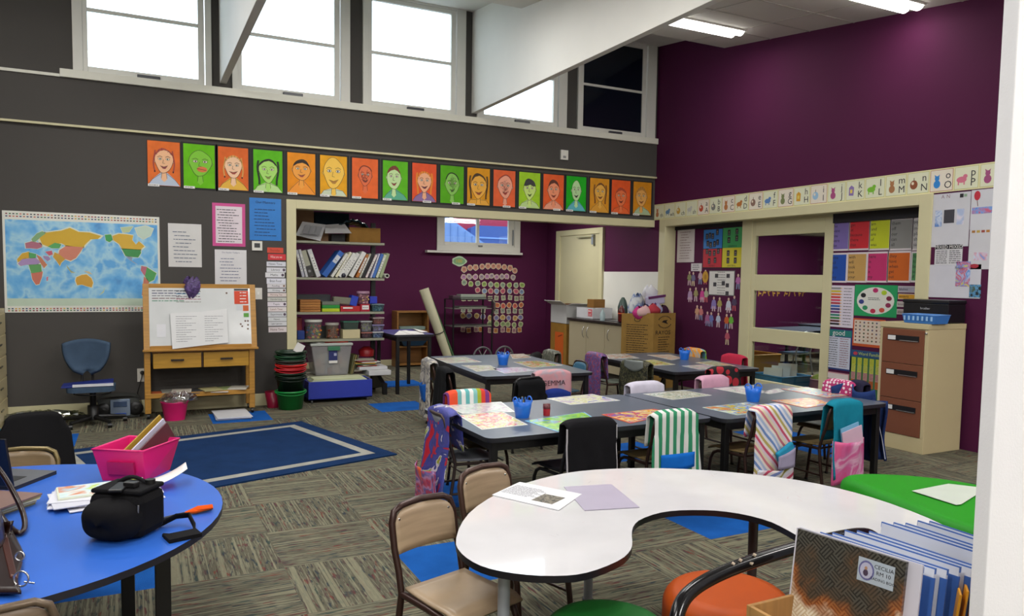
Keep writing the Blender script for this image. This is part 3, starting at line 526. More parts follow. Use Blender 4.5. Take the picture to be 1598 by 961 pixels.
s = sheetY(YA-0.025, (874, 234), (885, 250), 0.03); base(s, P('#e2e0d6', 0.4)); s.rect(-s.W*0.2, -s.H*0.35, s.W*0.2, -s.H*0.1, 0.0306, P('#8d8d8a')); s.build('motion_sensor', None, label='small white sensor box high on the grey wall under the windows', cat='sensor')
# timetable cards
TT = [((417, 386), (442, 395), '#cf4328', 'Thursday', '#7a1d10', 'orange-red card at the top of the timetable column'), ((418, 396), (446, 406), '#d22a34', 'What are we', '#f0d6d2', 'red two-line card, second of the timetable column'),
 ((416, 408), (446, 416), '#d8d9e2', 'News Time', '#33343c', 0), ((416, 417), (446, 425), '#dcdce2', 'Library', '#33343c', 0), ((414, 425), (444, 433), '#e0e0e4', 'Maths', '#33343c', 0), ((416, 434), (446, 443), '#e0e0ea', 'Brain Food', '#33343c', 0),
 ((417, 443), (446, 449), '#dcd8dc', 'Reading', '#4a4a54', 0), ((417.5, 450), (446, 456), '#d9d9dc', 'Writing', '#4a4a54', 0), ((417.5, 457), (447, 463), '#e0d2ce', 'Morning Tea', '#7a4034', 0), ((417.5, 464), (447, 470), '#c9c9c2', 'Handwriting', '#55554f', 0),
 ((417.5, 471), (447, 478), '#e4dce4', 'Topic', '#4a4a54', 0), ((418, 479), (447, 486), '#e6dcdc', 'Lunch Time', '#8a4a3c', 0), ((418, 487), (447, 494), '#d4d6da', 'Experiments', '#4a4a54', 0), ((418.5, 495), (447.5, 501), '#d6d8da', 'News', '#3c3c44', 0), ((418.5, 502), (447.5, 508), '#dadade', 'Later Learners', '#33343c', 0), ((419, 510), (447.5, 518), '#e2d8da', 'Home Time', '#7a4a44', 0)]
for k, (p0, p1, c_, tx, ic, lb) in enumerate(TT):
    s = sheetY(YA, p0, p1, 0.003); base(s, P(c_, 0.5)); s.text(tx, s.H*0.62, -s.W*0.04, 0, 0.0036, P(ic), sx=min(1, s.W*1.35/(len(tx)*s.H*0.62)))
    if k == 1: pass
    if k in (3, 4, 6, 7, 10, 12): s.ell(s.W*0.4, 0, s.H*0.28, s.H*0.3, 0.0036, P(R.choice(['#6a4c44', '#8a6a54', '#5a4a5c'])))
    s.build('timetable_card', None, label=lb or 'white timetable card reading %s on the strip beside the opening' % tx, cat='card', group='timetable cards')
# ------------------------------------------------------------------ alcove: number cards
rows = [([235,298,358,428,490,548,603,665,728,778], [208,190,187,178,172,173,175,183,193,222], ['#c98a74'], 'star'), ([230,290,355,422,480,530,583,640,690,760], [288,285,290,288,282,278,290,285,283,293], ['#b985b0', '#a89aa4'], 'mix'),
 ([235,305,382,450,520,583,650,720,790,855], [348,362,358,366,370,375,375,376,378,375], ['#8aa68c', '#8cae54'], 'mix'), ([380,452,518,583,650,722,790,850], [430,440,440,442,440,441,443,447], ['#c4566e', '#7f9ac0'], 'mix'), ([230,295,360,445,515,580,655,727,795,850], [520,518,520,500,518,515,512,508,520,515], ['#9aa488'], 'rect'),
 ([590,652,716,780,845], [590,598,590,597,590], ['#c86c40', '#cf5a4c'], 'mix'), ([225,295,440,580,648,712,778,842], [640,638,645,660,650,656,652,657], ['#8f9c8c'], 'rect'), ([222,288,368,435,513,580,648,712,780,838], [705,702,705,713,728,726,722,727,730,720], ['#c29a58', '#7f7eb4'], 'mix'),
 ([508,582,650,703,770,840], [788,790,792,795,802,795], ['#8ea870'], 'mix'), ([222,283,363,412,512,573,648,708,770,828], [850,860,850,850,860,863,855,857,862,855], ['#a87a84', '#c07838'], 'rect')]
ORD = ['first', 'second', 'third', 'fourth', 'fifth', 'sixth', 'seventh', 'eighth', 'ninth', 'tenth']; RN = ['curved top', 'second', 'third', 'fourth', 'fifth', 'sixth', 'seventh', 'eighth', 'ninth', 'bottom']
for ri, (xs, ys, cs, shp) in enumerate(rows):
    for k, (x_, y_) in enumerate(zip(xs, ys)):
        p = ony(690+x_/6.864, 390+y_/6.864, YBK); c_ = cs[k % len(cs)]
        s = Sheet((p.x, YBK, p.z), (1, 0, 0), (0, 0, 1), (0, -1, 0)); rr = 0.056
        def blob(r, n=10, wob=0.16):
            rg = random.Random(k+ri*3); st = (shp == 'star' and k % 2 == 0)
            if shp == 'rect': a = R.uniform(-0.12, 0.12); return [(r*sx_*math.cos(a)*0.9-r*sy_*math.sin(a), r*sx_*math.sin(a)+r*sy_*math.cos(a)) for sx_, sy_ in ((-0.9, -0.7), (-0.3, -0.92), (0.3, -0.85), (0.9, -0.8), (0.85, 0), (0.92, 0.8), (0.3, 0.72), (-0.4, 0.9), (-0.9, 0.8), (-0.8, 0))]
            return [(r*(1+(0.16 if (i % 2 and st) else 0)+(0 if st or shp == 'star' else rg.uniform(-wob, wob)))*math.cos(2*PI*i/n+0.3), r*(1+(0.16 if (i % 2 and st) else 0)+(0 if st or shp == 'star' else rg.uniform(-wob, wob)))*math.sin(2*PI*i/n+0.3)) for i in range(n)]
        q = blob(rr); s.poly(q, 0.003, P('#c9bda2', 0.6), 0.003); s.poly([(a*0.78, b*0.78) for a, b in q], 0.0038, P(c_, 0.6)); s.line([(-0.012, -0.018), (-0.012, 0.02), (0.0, 0.0), (0.016, 0.02), (0.016, -0.018)], 0.006, 0.0044, P('#5c4640'))
        s.build('number_card', None, label='%s number card from the left in the %s row on the alcove wall' % (ORD[k], RN[ri]), cat='card', group='number cards in rows on the alcove wall')
p = ony(690+183/6.864, 390+120/6.864, YBK); s = Sheet((p.x, YBK, p.z), (1, 0, 0), (0, 0, 1), (0, -1, 0))
s.poly([(0.145*math.cos(a)*(1+0.08*math.cos(5*a)), 0.088*math.sin(a)*(1+0.1*math.cos(4*a))) for a in [2*PI*i/24 for i in range(24)]], 0.003, P('#b9ccb0', 0.5)); s.poly([(0.12*math.cos(a), 0.065*math.sin(a)) for a in [2*PI*i/16 for i in range(16)]], 0.0038, P('#7ba878')); s.text('100', 0.09, 0, 0, 0.0045, P('#d6a82c')); s.build('wall_sign', None, label='small green cloud-shaped sign with yellow figures above the number cards', cat='sign')
# ------------------------------------------------------------------ alphabet frieze on the right wall
ICON = {'th': ('#b4744a', 0), 'wh': ('#5f86ac', 1), 'ch': ('#c49c3c', 2), 'sh': ('#c4c4bc', 1), 'a': ('#b8462c', 2), 'b': ('#7c7c78', 2), 'c': ('#b87440', 0), 'd': ('#bc7434', 1), 'e': ('#8c6a5c', 2), 'f': ('#5c84bc', 1), 'g': ('#7c8454', 0), 'h': ('#d29c28', 3), 'i': ('#9cc0dc', 2), 'j': ('#a8487c', 0), 'k': ('#8c74b0', 3), 'l': ('#78b82c', 1), 'm': ('#a87448', 0), 'n': ('#8c4c2c', 2), 'o': ('#2c84d0', 0), 'p': ('#d4748c', 1), 'q': ('#a04c7c', 0)}
cw = 0.2475
for i, k in enumerate(ICON):
    yc = 9.355-cw*(i+0.5); c_, sh = ICON[k]; s = Sheet((XB, yc, 2.602), (0, -1, 0), (0, 0, 1), (-1, 0, 0)); h = 0.117
    s.rect(-cw/2, -h, cw/2, h, 0.003, P('#e2dba8', 0.45), 0.003); red = k in ('a', 'c', 'e', 'g', 'i', 'o')
    s.rect(-cw/2+0.008, -h+0.012, cw/2-0.008, h-0.012, 0.0036, P('#a83a44' if red else '#b4b878')); s.rect(-cw/2+0.012, -h+0.016, cw/2-0.012, h-0.016, 0.0042, P('#dfe0c4' if not red else '#e6dccc', 0.5))
    A = P(c_, 0.6); B_ = P('#4c3c30')
    u = -0.045
    if sh == 0: s.ell(u, -0.035, 0.035, 0.04, 0.005, A); s.ell(u, 0.02, 0.024, 0.026, 0.0056, A); s.poly([(u-0.02, 0.03), (u-0.028, 0.062), (u-0.004, 0.042)][::-1], 0.0052, A); s.poly([(u+0.02, 0.03), (u+0.026, 0.06), (u+0.004, 0.042)], 0.0052, A)
    elif sh == 1: s.ell(u, -0.015, 0.05, 0.03, 0.005, A); s.ell(u+0.035, 0.015, 0.022, 0.02, 0.0056, A); s.rect(u-0.036, -0.065, u-0.024, -0.03, 0.0048, A); s.rect(u+0.02, -0.065, u+0.032, -0.03, 0.0048, A)
    elif sh == 2: s.ell(u, -0.015, 0.042, 0.046, 0.005, A, 14); s.ell(u-0.012, 0.0, 0.014, 0.016, 0.0056, P('#e6d8c0')); s.rect(u-0.003, 0.028, u+0.004, 0.055, 0.0052, B_)
    else: s.poly([(u-0.035, -0.055), (u+0.025, -0.06), (u+0.03, 0.03), (u-0.005, 0.055), (u-0.035, 0.03)], 0.005, A); s.rect(u-0.02, -0.03, u+0.01, 0.01, 0.0056, P('#e0c85c'))
    if len(k) == 2: s.text(k, 0.085, 0.06, -0.055, 0.0052, INK)
    else: s.text(k, 0.105, 0.068, 0.045, 0.0052, INK); s.text(k.upper(), 0.1, 0.068, -0.05, 0.0052, INK)
    s.build('alphabet_card', None, label='alphabet frieze card showing the letters %s beside a small picture' % (k if len(k) == 2 else k+' and '+k.upper()), cat='card', group='alphabet cards along the purple wall')
# ------------------------------------------------------------------ left recess panel
notice('notice', 0, (1058, 357), (1083, 409), 'tall white song sheet at the top left of the recessed purple panel', 'notice', '#cfc6c6', 11, x=XR, ink=P('#7a5a60'), m0=0.08)
for nm, p0, p1, c_, tx, lb in (('blue', (1099, 359), (1127, 387), '#2f78c4', 'FRIENDLY', 'blue square poster with dark photos, upper left of the four'), ('green', (1129, 356), (1159, 386), '#3f9858', 'GENEROUS', 'green square poster with dark photos, upper right of the four'),
                               ('red', (1098, 389), (1126, 417), '#bc2234', 'PATIENT', 'red square poster with dark photos, lower left of the four'), ('yellow', (1128, 387), (1157, 417), '#ccc02e', 'GRATEFUL', 'yellow square poster with dark photos, lower right of the four')):
    s = sheetX(XR, p0, p1); s.rect(-s.W/2-0.012, -s.H/2-0.012, s.W/2+0.012, s.H/2+0.012, 0.003, P('#1c181c'), 0.003); s.rect(-s.W/2, -s.H/2, s.W/2, s.H/2, 0.005, P(c_, 0.5), 0.002)
    for a, b in {'blue': [(-0.12, 0.04), (-0.06, 0.05), (0.0, 0.04), (-0.1, -0.06), (-0.04, -0.08), (0.04, -0.07), (0.1, -0.05), (0.09, 0.09)], 'green': [(-0.07, 0.07), (-0.07, -0.03), (0.08, 0.08), (0.08, -0.01)], 'red': [(-0.11, 0.1), (-0.05, 0.07), (0.04, 0.07), (0.12, 0.1), (-0.06, -0.04), (0.06, -0.03)], 'yellow': [(-0.07, 0.06), (-0.07, -0.04), (0.07, 0.06), (0.07, -0.04)]}[nm]:
        s.rect(a-0.026, b-0.04, a+0.026, b+0.04, 0.006, P('#222026')); s.ell(a, b+0.008, 0.01, 0.014, 0.0066, P('#8c7468')); s.rect(a-0.016, b-0.032, a+0.016, b-0.012, 0.0066, P('#5c5c64'))
    s.text(tx, 0.034, 0, -s.H*0.42, 0.006, INK); s.build('values_poster', None, label=lb, cat='poster', group='four coloured values posters')
notice('notice', 0, (1079, 411), (1095, 423), 'tiny white caption card under the tall song sheet', 'notice', '#d8d2d6', 3, x=XR)
s, _ = notice('poster', 0, (1107, 422), (1146, 462), 'framed white poster of small pictures amid the paper dolls', 'poster', '#6a6468', 0, 0.012, '#d8d6d2', x=XR)
s2 = Sheet(s.O, s.u, s.vv, s.w)
for a, b in ((-0.1, 0.1), (0.13, 0.1), (-0.13, -0.02), (0.04, 0.0), (0.12, -0.03), (0.12, -0.14)): s2.rect(a-0.032, b-0.028, a+0.032, b+0.028, 0.006, P('#3c3a40'))
for k in range(9): s2.scribble(-0.08, 0.08, 0.15-0.036*k, 0.01, 0.0062, INK, k)
bpy.data.objects.remove(_); s2.add([], [], PAPER); s.v += s2.v; nb = len(s.v)-len(s2.v)
for f, m_, q in zip(s2.f, s2.m, s2.sm): s.f.append([nb+i for i in f]); s.m.append(s.mi(s2.M[m_])); s.sm.append(q)
s.build('poster', None, label='framed white poster of small pictures amid the paper dolls', cat='poster')
DOLL = [(1076, 434, '#8a8a5c', 'olive and khaki'), (1082, 435, '#6a6488', 'grey-violet'), (1093, 432, '#c0a0b0', 'pale mauve, arms out'), (1101, 432, '#c8982c', 'round mustard costume'), (1152, 439, '#b468a8', 'pink, alone right of the framed poster'),
 (1077, 460, '#b090b8', 'lilac dress with white skirt'), (1086, 459, '#9c9460', 'sand and green'), (1096, 460, '#c83c8c', 'magenta robe'), (1102, 460, '#a8b094', 'pale green and pink'), (1088, 487, '#c89878', 'tan, left of a matching pair'), (1094, 488, '#c87878', 'salmon, right of a pair'),
 (1114, 474, '#8878b8', 'violet dress and blue cape'), (1123, 475, '#a89c54', 'green top and red legs'), (1137, 476, '#c4c8d8', 'white cape'), (1146, 473, '#4c3c5c', 'dark violet, tallest right'), (1104, 497, '#a45c8c', 'purple cape with red legs'), (1110, 498, '#6a74b4', 'blue with pink legs'),
 (1121, 499, '#b8c0d8', 'white shirt and jeans, arms spread'), (1134, 501, '#c8602c', 'orange suit'), (1141, 501, '#6cb43c', 'bright green suit'), (1135, 526, '#b85468', 'red top and cream trousers, lowest of all')]
for k, (a, b, c_, lb) in enumerate(DOLL):
    p = onx(a, b, XR); s = Sheet((XR, p.y, p.z), (0, -1, 0), (0, 0, 1), (-1, 0, 0)); A = P(c_, 0.6); SKN = P('#d8b8a8')
    s.poly([(-0.035, 0.045), (-0.015, 0.06), (0.015, 0.06), (0.035, 0.045), (0.05, -0.01), (0.036, -0.016), (0.026, 0.015), (0.032, -0.035), (-0.032, -0.035), (-0.026, 0.015), (-0.036, -0.016), (-0.05, -0.01)][::-1], 0.003, A, 0.003)
    lg = P(R.choice(['#c8b498', '#b85460', '#7c84a8', '#c4a8b0']))
    for q in (-1, 1): s.poly([(q*0.004, -0.034), (q*0.03, -0.034), (q*0.034, -0.105), (q*0.014, -0.105)][::-q], 0.0034, lg, 0.003)
    s.ell(0, 0.08, 0.018, 0.022, 0.0034, SKN, 10)
    if 'cape' in lb or 'robe' in lb or 'dress' in lb: s.poly([(-0.03, 0.05), (0.03, 0.05), (0.058, -0.07), (-0.058, -0.07)][::-1], 0.0026, A, 0.002)
    if 'round' in lb: s.ell(0, 0.0, 0.062, 0.085, 0.0038, A, 14); s.ell(0, 0.0, 0.025, 0.04, 0.0044, P('#a87820'))
    s.build('paper_doll', None, label='small paper doll, %s, stuck on the purple panel' % lb, cat='paper doll', group='paper dolls on the recessed purple panel')
# ------------------------------------------------------------------ right recess panel
WORDS = [((1298, 346), (1325, 391), '#7b68ac', ['the', 'went', 'you', 'were', 'like']), ((1326, 344), (1357, 390), '#c8222e', ['get', 'at', 'because', 'there', 'that']), ((1358, 342), (1389, 390), '#c3cc1e', ['am', 'and', 'are', 'of', 'was']), ((1390, 341), (1424, 390), '#8a8886', ['them', 'off', 'our', 'can', 'all']), ((1425, 340), (1459, 390), '#b9b6b6', ['My', 'me', 'play', 'she', 'said']),
 ((1295, 395), (1321, 441), '#1c4ca8', ['came', 'had', 'from', 'go', 'they']), ((1323, 394), (1352, 441), '#c49a58', ['with', 'will', 'look', 'love', 'your']), ((1354, 393), (1385, 441), '#c42e6c', ['here', 'in', 'is', 'it', 'my']), ((1386, 392), (1420, 441), '#cc6218', ['they', 'have', 'when', 'get', 'put']), ((1423, 392), (1457, 441), '#4c8c54', ['for', 'to', 'be', 'so', 'if'])]
nm_ = ['violet', 'red', 'lime yellow', 'grey', 'pale grey', 'royal blue', 'tan', 'magenta', 'orange', 'green']
for k, (p0, p1, c_, ws) in enumerate(WORDS):
    s = sheetX(XR, p0, p1, 0.003)
    if k in (4, 9):
        wv = s.W; keep = 5.0; s.O.y = s.O.y+(0); y1 = s.O.y+wv/2; w2 = y1-(4.995)
        if w2 < wv: s.O.y = y1-w2/2; s.W = w2
    base(s, P('#dcd2d6', 0.5)); s.rect(-s.W/2+0.014, -s.H/2+0.02, s.W/2-0.014, s.H/2-0.02, 0.0036, P(c_, 0.5))
    if s.W > 0.1:
        for j, wd in enumerate(ws): s.text(wd, 0.05, -s.W/2+0.022, s.H*(0.34-0.165*j), 0.0042, INK, 'l')
    s.build('word_poster', None, label='%s sight word poster starting with %s in the %s row' % (nm_[k], ws[0], 'upper' if k < 5 else 'lower'), cat='poster', group='coloured sight word posters')
s = sheetX(XR, (1292, 445), (1331, 512)); base(s, P('#dcd4e2', 0.5)); CS = ['#8a8a8c', '#cdbb28', '#e07a24', '#cf3434', '#d03c5c', '#b42838', '#2c64b4', '#26307c', '#6a2468', '#27806c', '#2c8038', '#5c2c28', '#1f1c20']
for k, c_ in enumerate(CS):
    b_ = s.H*0.46-s.H*0.93*(k+0.4)/len(CS); s.rect(-s.W/2+0.003, b_-0.011, 0.0, b_+0.011, 0.005, P(c_)); s.poly([(0, b_-0.011), (0.03, b_), (0, b_+0.011)], 0.005, P('#d9b48c')); s.scribble(s.W*0.12, s.W*0.42, b_, 0.01, 0.0052, INK, k)
s.build('pencil_poster', None, label='chart of thirteen coloured pencils with colour names', cat='poster')
s = sheetX(XR, (1335, 444), (1399, 496)); base(s, P('#1f9a5c', 0.5)); s.ell(0, 0, s.W*0.44, s.H*0.43, 0.005, P('#dcdcd4'), 26)
for k, c_ in enumerate(['#c0286c', '#b0cc2c', '#7c2440', '#8c2450', '#c84c3c', '#c02a4c', '#2c8c5c', '#333c84', '#16141c']):
    a = PI/2-2*PI*(k+0.0)/9.6; s.ell(s.W*0.33*math.cos(a), s.H*0.33*math.sin(a), 0.034, 0.026, 0.0058, P(c_))
s.scribble(-0.09, 0.05, 0.03, 0.009, 0.0058, INK, 1); s.scribble(-0.09, 0.06, 0.012, 0.009, 0.0058, INK, 2); s.build('palette_poster', None, label='green poster of a white paint palette with coloured blobs', cat='poster')
for k, (p0, p1, c_, tx) in enumerate([((1402, 446), (1427, 457), '#a4a0b0', 'fabulous'), ((1402, 458), (1427, 468), '#d09820', 'wonderful'), ((1400, 470), (1422, 480), '#bcb4b0', 'fantastic'), ((1400, 482), (1420, 492), '#a89894', 'amazing')]):
    s = sheetX(XR, p0, (p1[0]+12, p1[1])); s.O.y = max(s.O.y, 5.0+s.W/2); base(s, P('#c8c0c0')); s.rect(-s.W/2+0.006, -s.H/2+0.006, s.W/2, s.H/2-0.006, 0.005, P(c_)); s.text(tx, s.H*0.62, -s.W/2+0.012, 0, 0.0056, INK, 'l', sx=0.75); s.build('word_strip', None, label='word strip reading %s beside the palette poster' % tx, cat='card', group='praise word strips')
s = sheetX(XR, (1289, 512), (1328, 580)); base(s, P('#233a78', 0.5)); s.rect(-s.W/2+0.01, s.H*0.33, s.W/2-0.01, s.H/2-0.01, 0.005, P('#1f7c74')); s.text('good', 0.085, 0, s.H*0.41, 0.0056, P('#e8e6e8')); s.rect(-s.W/2+0.025, -s.H/2+0.02, s.W/2-0.02, s.H*0.31, 0.005, P('#c8ccdc'))
for k in range(13):
    b_ = s.H*(0.27-0.056*k); s.scribble(-s.W*0.35, -s.W*0.02, b_, 0.011, 0.0056, INK, k); s.scribble(s.W*0.06, s.W*0.38, b_, 0.011, 0.0056, P('#8c4c5c'), k+40)
s.build('vocabulary_poster', None, label='blue bordered poster headed good in white letters', cat='poster')
s = sheetX(XR, (1332, 496), (1380, 544)); base(s, P('#c8582c', 0.5)); s.rect(-s.W/2+0.018, -s.H/2+0.03, s.W/2-0.012, s.H/2-0.018, 0.005, P('#d8c8b8'))
for k in range(42): s.ell(-s.W*0.4+s.W*0.13*(k % 7), s.H*0.36-s.H*0.13*(k//7), 0.012, 0.011, 0.0056, P(R.choice(['#6c4440', '#4c5c44', '#8c5c3c', '#5c5470'])), 6)
s.build('picture_chart', None, label='orange bordered chart of tiny pictures beside the filing cabinet', cat='poster')
s = sheetX(XR, (1328, 545), (1382, 628)); base(s, P('#3f7048', 0.5)); s.rect(-s.W/2, s.H*0.36, s.W/2, s.H/2, 0.005, P('#1f4c7c')); s.text('Word Families', 0.05, -s.W*0.28, s.H*0.43, 0.0056, P('#c4d45c'), 'l'); s.ell(-s.W*0.36, s.H*0.43, 0.03, 0.02, 0.0056, P('#c03a4c'))
for k in range(24):
    a, b_ = -s.W*0.4+s.W*0.165*(k % 6), s.H*0.27-s.H*0.155*(k//6)
    s.rect(a-0.026, b_-0.04, a+0.026, b_+0.04, 0.005, P(['#c4c83c', '#c8cc58', '#c48c8c', '#c4642c', '#5c88a8'][min(4, (k//6)+(1 if (k % 6) == 5 else 0))]))
    for j in range(4): s.scribble(a-0.018, a+0.018, b_+0.026-0.016*j, 0.006, 0.0056, INK, k*7+j)
s.build('word_chart', None, label='green chart of small yellow and pink word panels under the picture chart', cat='poster')
notice('notice', 0, (1285, 578), (1324, 618), 'pale pink edged certificate under the good poster', 'notice', '#c88c98', 3, 0.012, '#e0d4d4', x=XR, m0=0.2)
# papers on the purple wall right of the opening
s = sheetX(XB, (1455, 304), (1511, 384)); base(s, P('#cccbd2', 0.5)); s.rect(-0.06, -0.03, 0.045, 0.1, 0.005, P('#3c3a42')); s.rect(-0.15, -0.06, -0.08, 0.1, 0.005, PAL(['#8aa4d0', '#c8d0e0', '#5c84c4']), 0.0006); s.rect(0.07, -0.05, 0.14, 0.1, 0.005, PAL(['#c8b8d0', '#a8b8d8', '#d8d0dc']), 0.0006)
for k, ch in enumerate('AN'): s.text(ch, 0.05, -0.08+0.055*k, s.H*0.44, 0.005, P('#8c6c78'))
s.rect(0.09, s.H*0.40, 0.125, s.H*0.47, 0.005, INK); s.rect(0.13, s.H*0.41, 0.16, s.H*0.46, 0.005, P('#8aa88c')); s.scribble(-0.1, 0.12, -s.H*0.47, 0.014, 0.005, INK, 9); s.build('craft_page', None, label='large white page with a dark door photo between blue sketches', cat='drawing')
s = sheetX(XB, (1460, 383), (1501, 413)); base(s, P('#d4d2d6', 0.5)); s.rect(-s.W/2, s.H*0.3, s.W/2, s.H/2, 0.005, P('#26242c')); s.text('MIXED MIXED', 0.045, 0, s.H*0.4, 0.0056, PAPER)
for k in range(7): s.scribble(-s.W*0.45, -s.W*0.04, s.H*(0.2-0.1*k), 0.01, 0.0052, INK, k); s.scribble(s.W*0.04, s.W*0.45, s.H*(0.2-0.1*k), 0.01, 0.0052, INK, k+20)
s.build('notice', None, label='white two-column notice with a black title bar under the door page', cat='notice')
s = sheetX(XB, (1447, 413), (1529, 466)); base(s, P('#cdccd6', 0.5)); s.rect(0.03, -0.05, 0.17, 0.19, 0.005, PAL(['#5c8ad0', '#a8bce0', '#c85c64', '#6c94d8', '#d8c050'], 12)); s.rect(0.17, -s.H/2+0.01, 0.28, -0.03, 0.005, PAL(['#26302c', '#4c5c44', '#5c9ccc', '#1f2420'], 10)); s.text('Rock', 0.04, 0.06, s.H*0.4, 0.005, P('#5c5c64')); s.build('craft_page', None, label='wide white page with a painted flag and sailing boat photo above the printer', cat='drawing')
s = sheetX(XB, (1517, 297), (1556, 356)); base(s, P('#cfcfd6', 0.5)); s.ell(-0.07, 0.13, 0.03, 0.045, 0.005, P('#c0283c')); s.line([(-0.07, 0.09), (-0.06, 0.03)], 0.006, 0.005, P('#7c5c54')); s.rect(-s.W*0.45, -0.04, s.W*0.4, 0.02, 0.0056, PAL(['#4c7cc8', '#7ca0dc', '#c8607c'], 12)); s.build('craft_page', None, label='white page with a red flower and blue flag, top right by the door frame', cat='drawing')
s = sheetX(XB, (1514, 358), (1553, 420)); base(s, P('#cfced4', 0.5))
for k in range(4): s.rect(-s.W*0.42+0.045*k, s.H*0.41, -s.W*0.42+0.045*k+0.032, s.H*0.47, 0.005, P(['#a8743c', '#c0a048', '#9c4434', '#b87c34'][k]))
s.rect(-s.W*0.3, -s.H*0.28, s.W*0.2, -s.H*0.08, 0.005, PAL(['#7c9cd8', '#d8a0b0', '#c8d0e4'], 12)); s.ell(-s.W*0.25, -s.H*0.42, 0.04, 0.02, 0.0056, P('#a82c3c')); s.build('craft_page', None, label='white page with orange letter tiles and pastel flag, lower right by the door frame', cat='drawing')
# ------------------------------------------------------------------ school furniture
SLATE = mat('#56606f', 0.32, 0, 'plain'); EDGE = P('#26272d', 0.4)
def rrect(x0, x1, y0, y1, r, n=5):
    q = []
    for cx_, cy_, a0 in ((x1-r, y1-r, 0), (x0+r, y1-r, PI/2), (x0+r, y0+r, PI), (x1-r, y0+r, 3*PI/2)):
        q += [(cx_+r*math.cos(a0+PI/2*k/n), cy_+r*math.sin(a0+PI/2*k/n)) for k in range(n+1)]
    return q
def ztable(z=0.62): return z
def make_table(w_, d_, label, loc, rz=0, z=0.62, top=SLATE, leg=BLACKM, group='slate blue group tables', name='classroom_table'):
    t = thing(name, label, 'table', (0, 0, 0), group)
    s = MB(); s.prism(rrect(-w_/2, w_/2, -d_/2, d_/2, 0.06), z-0.022, z, top, EDGE); s.prism(rrect(-w_/2+0.003, w_/2-0.003, -d_/2+0.003, d_/2-0.003, 0.06), z-0.03, z-0.022, EDGE); s.build('tabletop', t)
    s = MB(); e = 0.05
    s.box(-w_/2+e, w_/2-e, -d_/2+e, -d_/2+e+0.025, z-0.09, z-0.03, leg); s.box(-w_/2+e, w_/2-e, d_/2-e-0.025, d_/2-e, z-0.09, z-0.03, leg)
    s.box(-w_/2+e, -w_/2+e+0.025, -d_/2+e, d_/2-e, z-0.09, z-0.03, leg); s.box(w_/2-e-0.025, w_/2-e, -d_/2+e, d_/2-e, z-0.09, z-0.03, leg); s.build('apron', t)
    for a in (-1, 1):
        for b in (-1, 1):
            s = MB(); x, y = a*(w_/2-e-0.015), b*(d_/2-e-0.015); s.box(x-0.022, x+0.022, y-0.022, y+0.022, 0, z-0.03, leg); s.build('leg', t, bevel=0.004)
    t.location = loc; t.rotation_euler.z = rz; return t
make_table(1.77, 1.14, 'left half of the long front table, with the red pencil sharpener', (2.755, 4.62, 0), 0.01)
make_table(1.76, 1.22, 'right half of the long front table, nearest the filing cabinet', (4.54, 4.60, 0), 0.02)
make_table(1.22, 1.90, 'back left table, in front of the alcove and wheeled trolley', (3.68, 7.50, 0), -0.07)
make_table(1.16, 1.82, 'back right table, in front of the big brown sack box', (5.66, 7.10, 0), -0.055)
WOODL = mat('#b89668', 0.35, 0, 'wood'); WOODD = mat('#7c6844', 0.45, 0, 'wood')
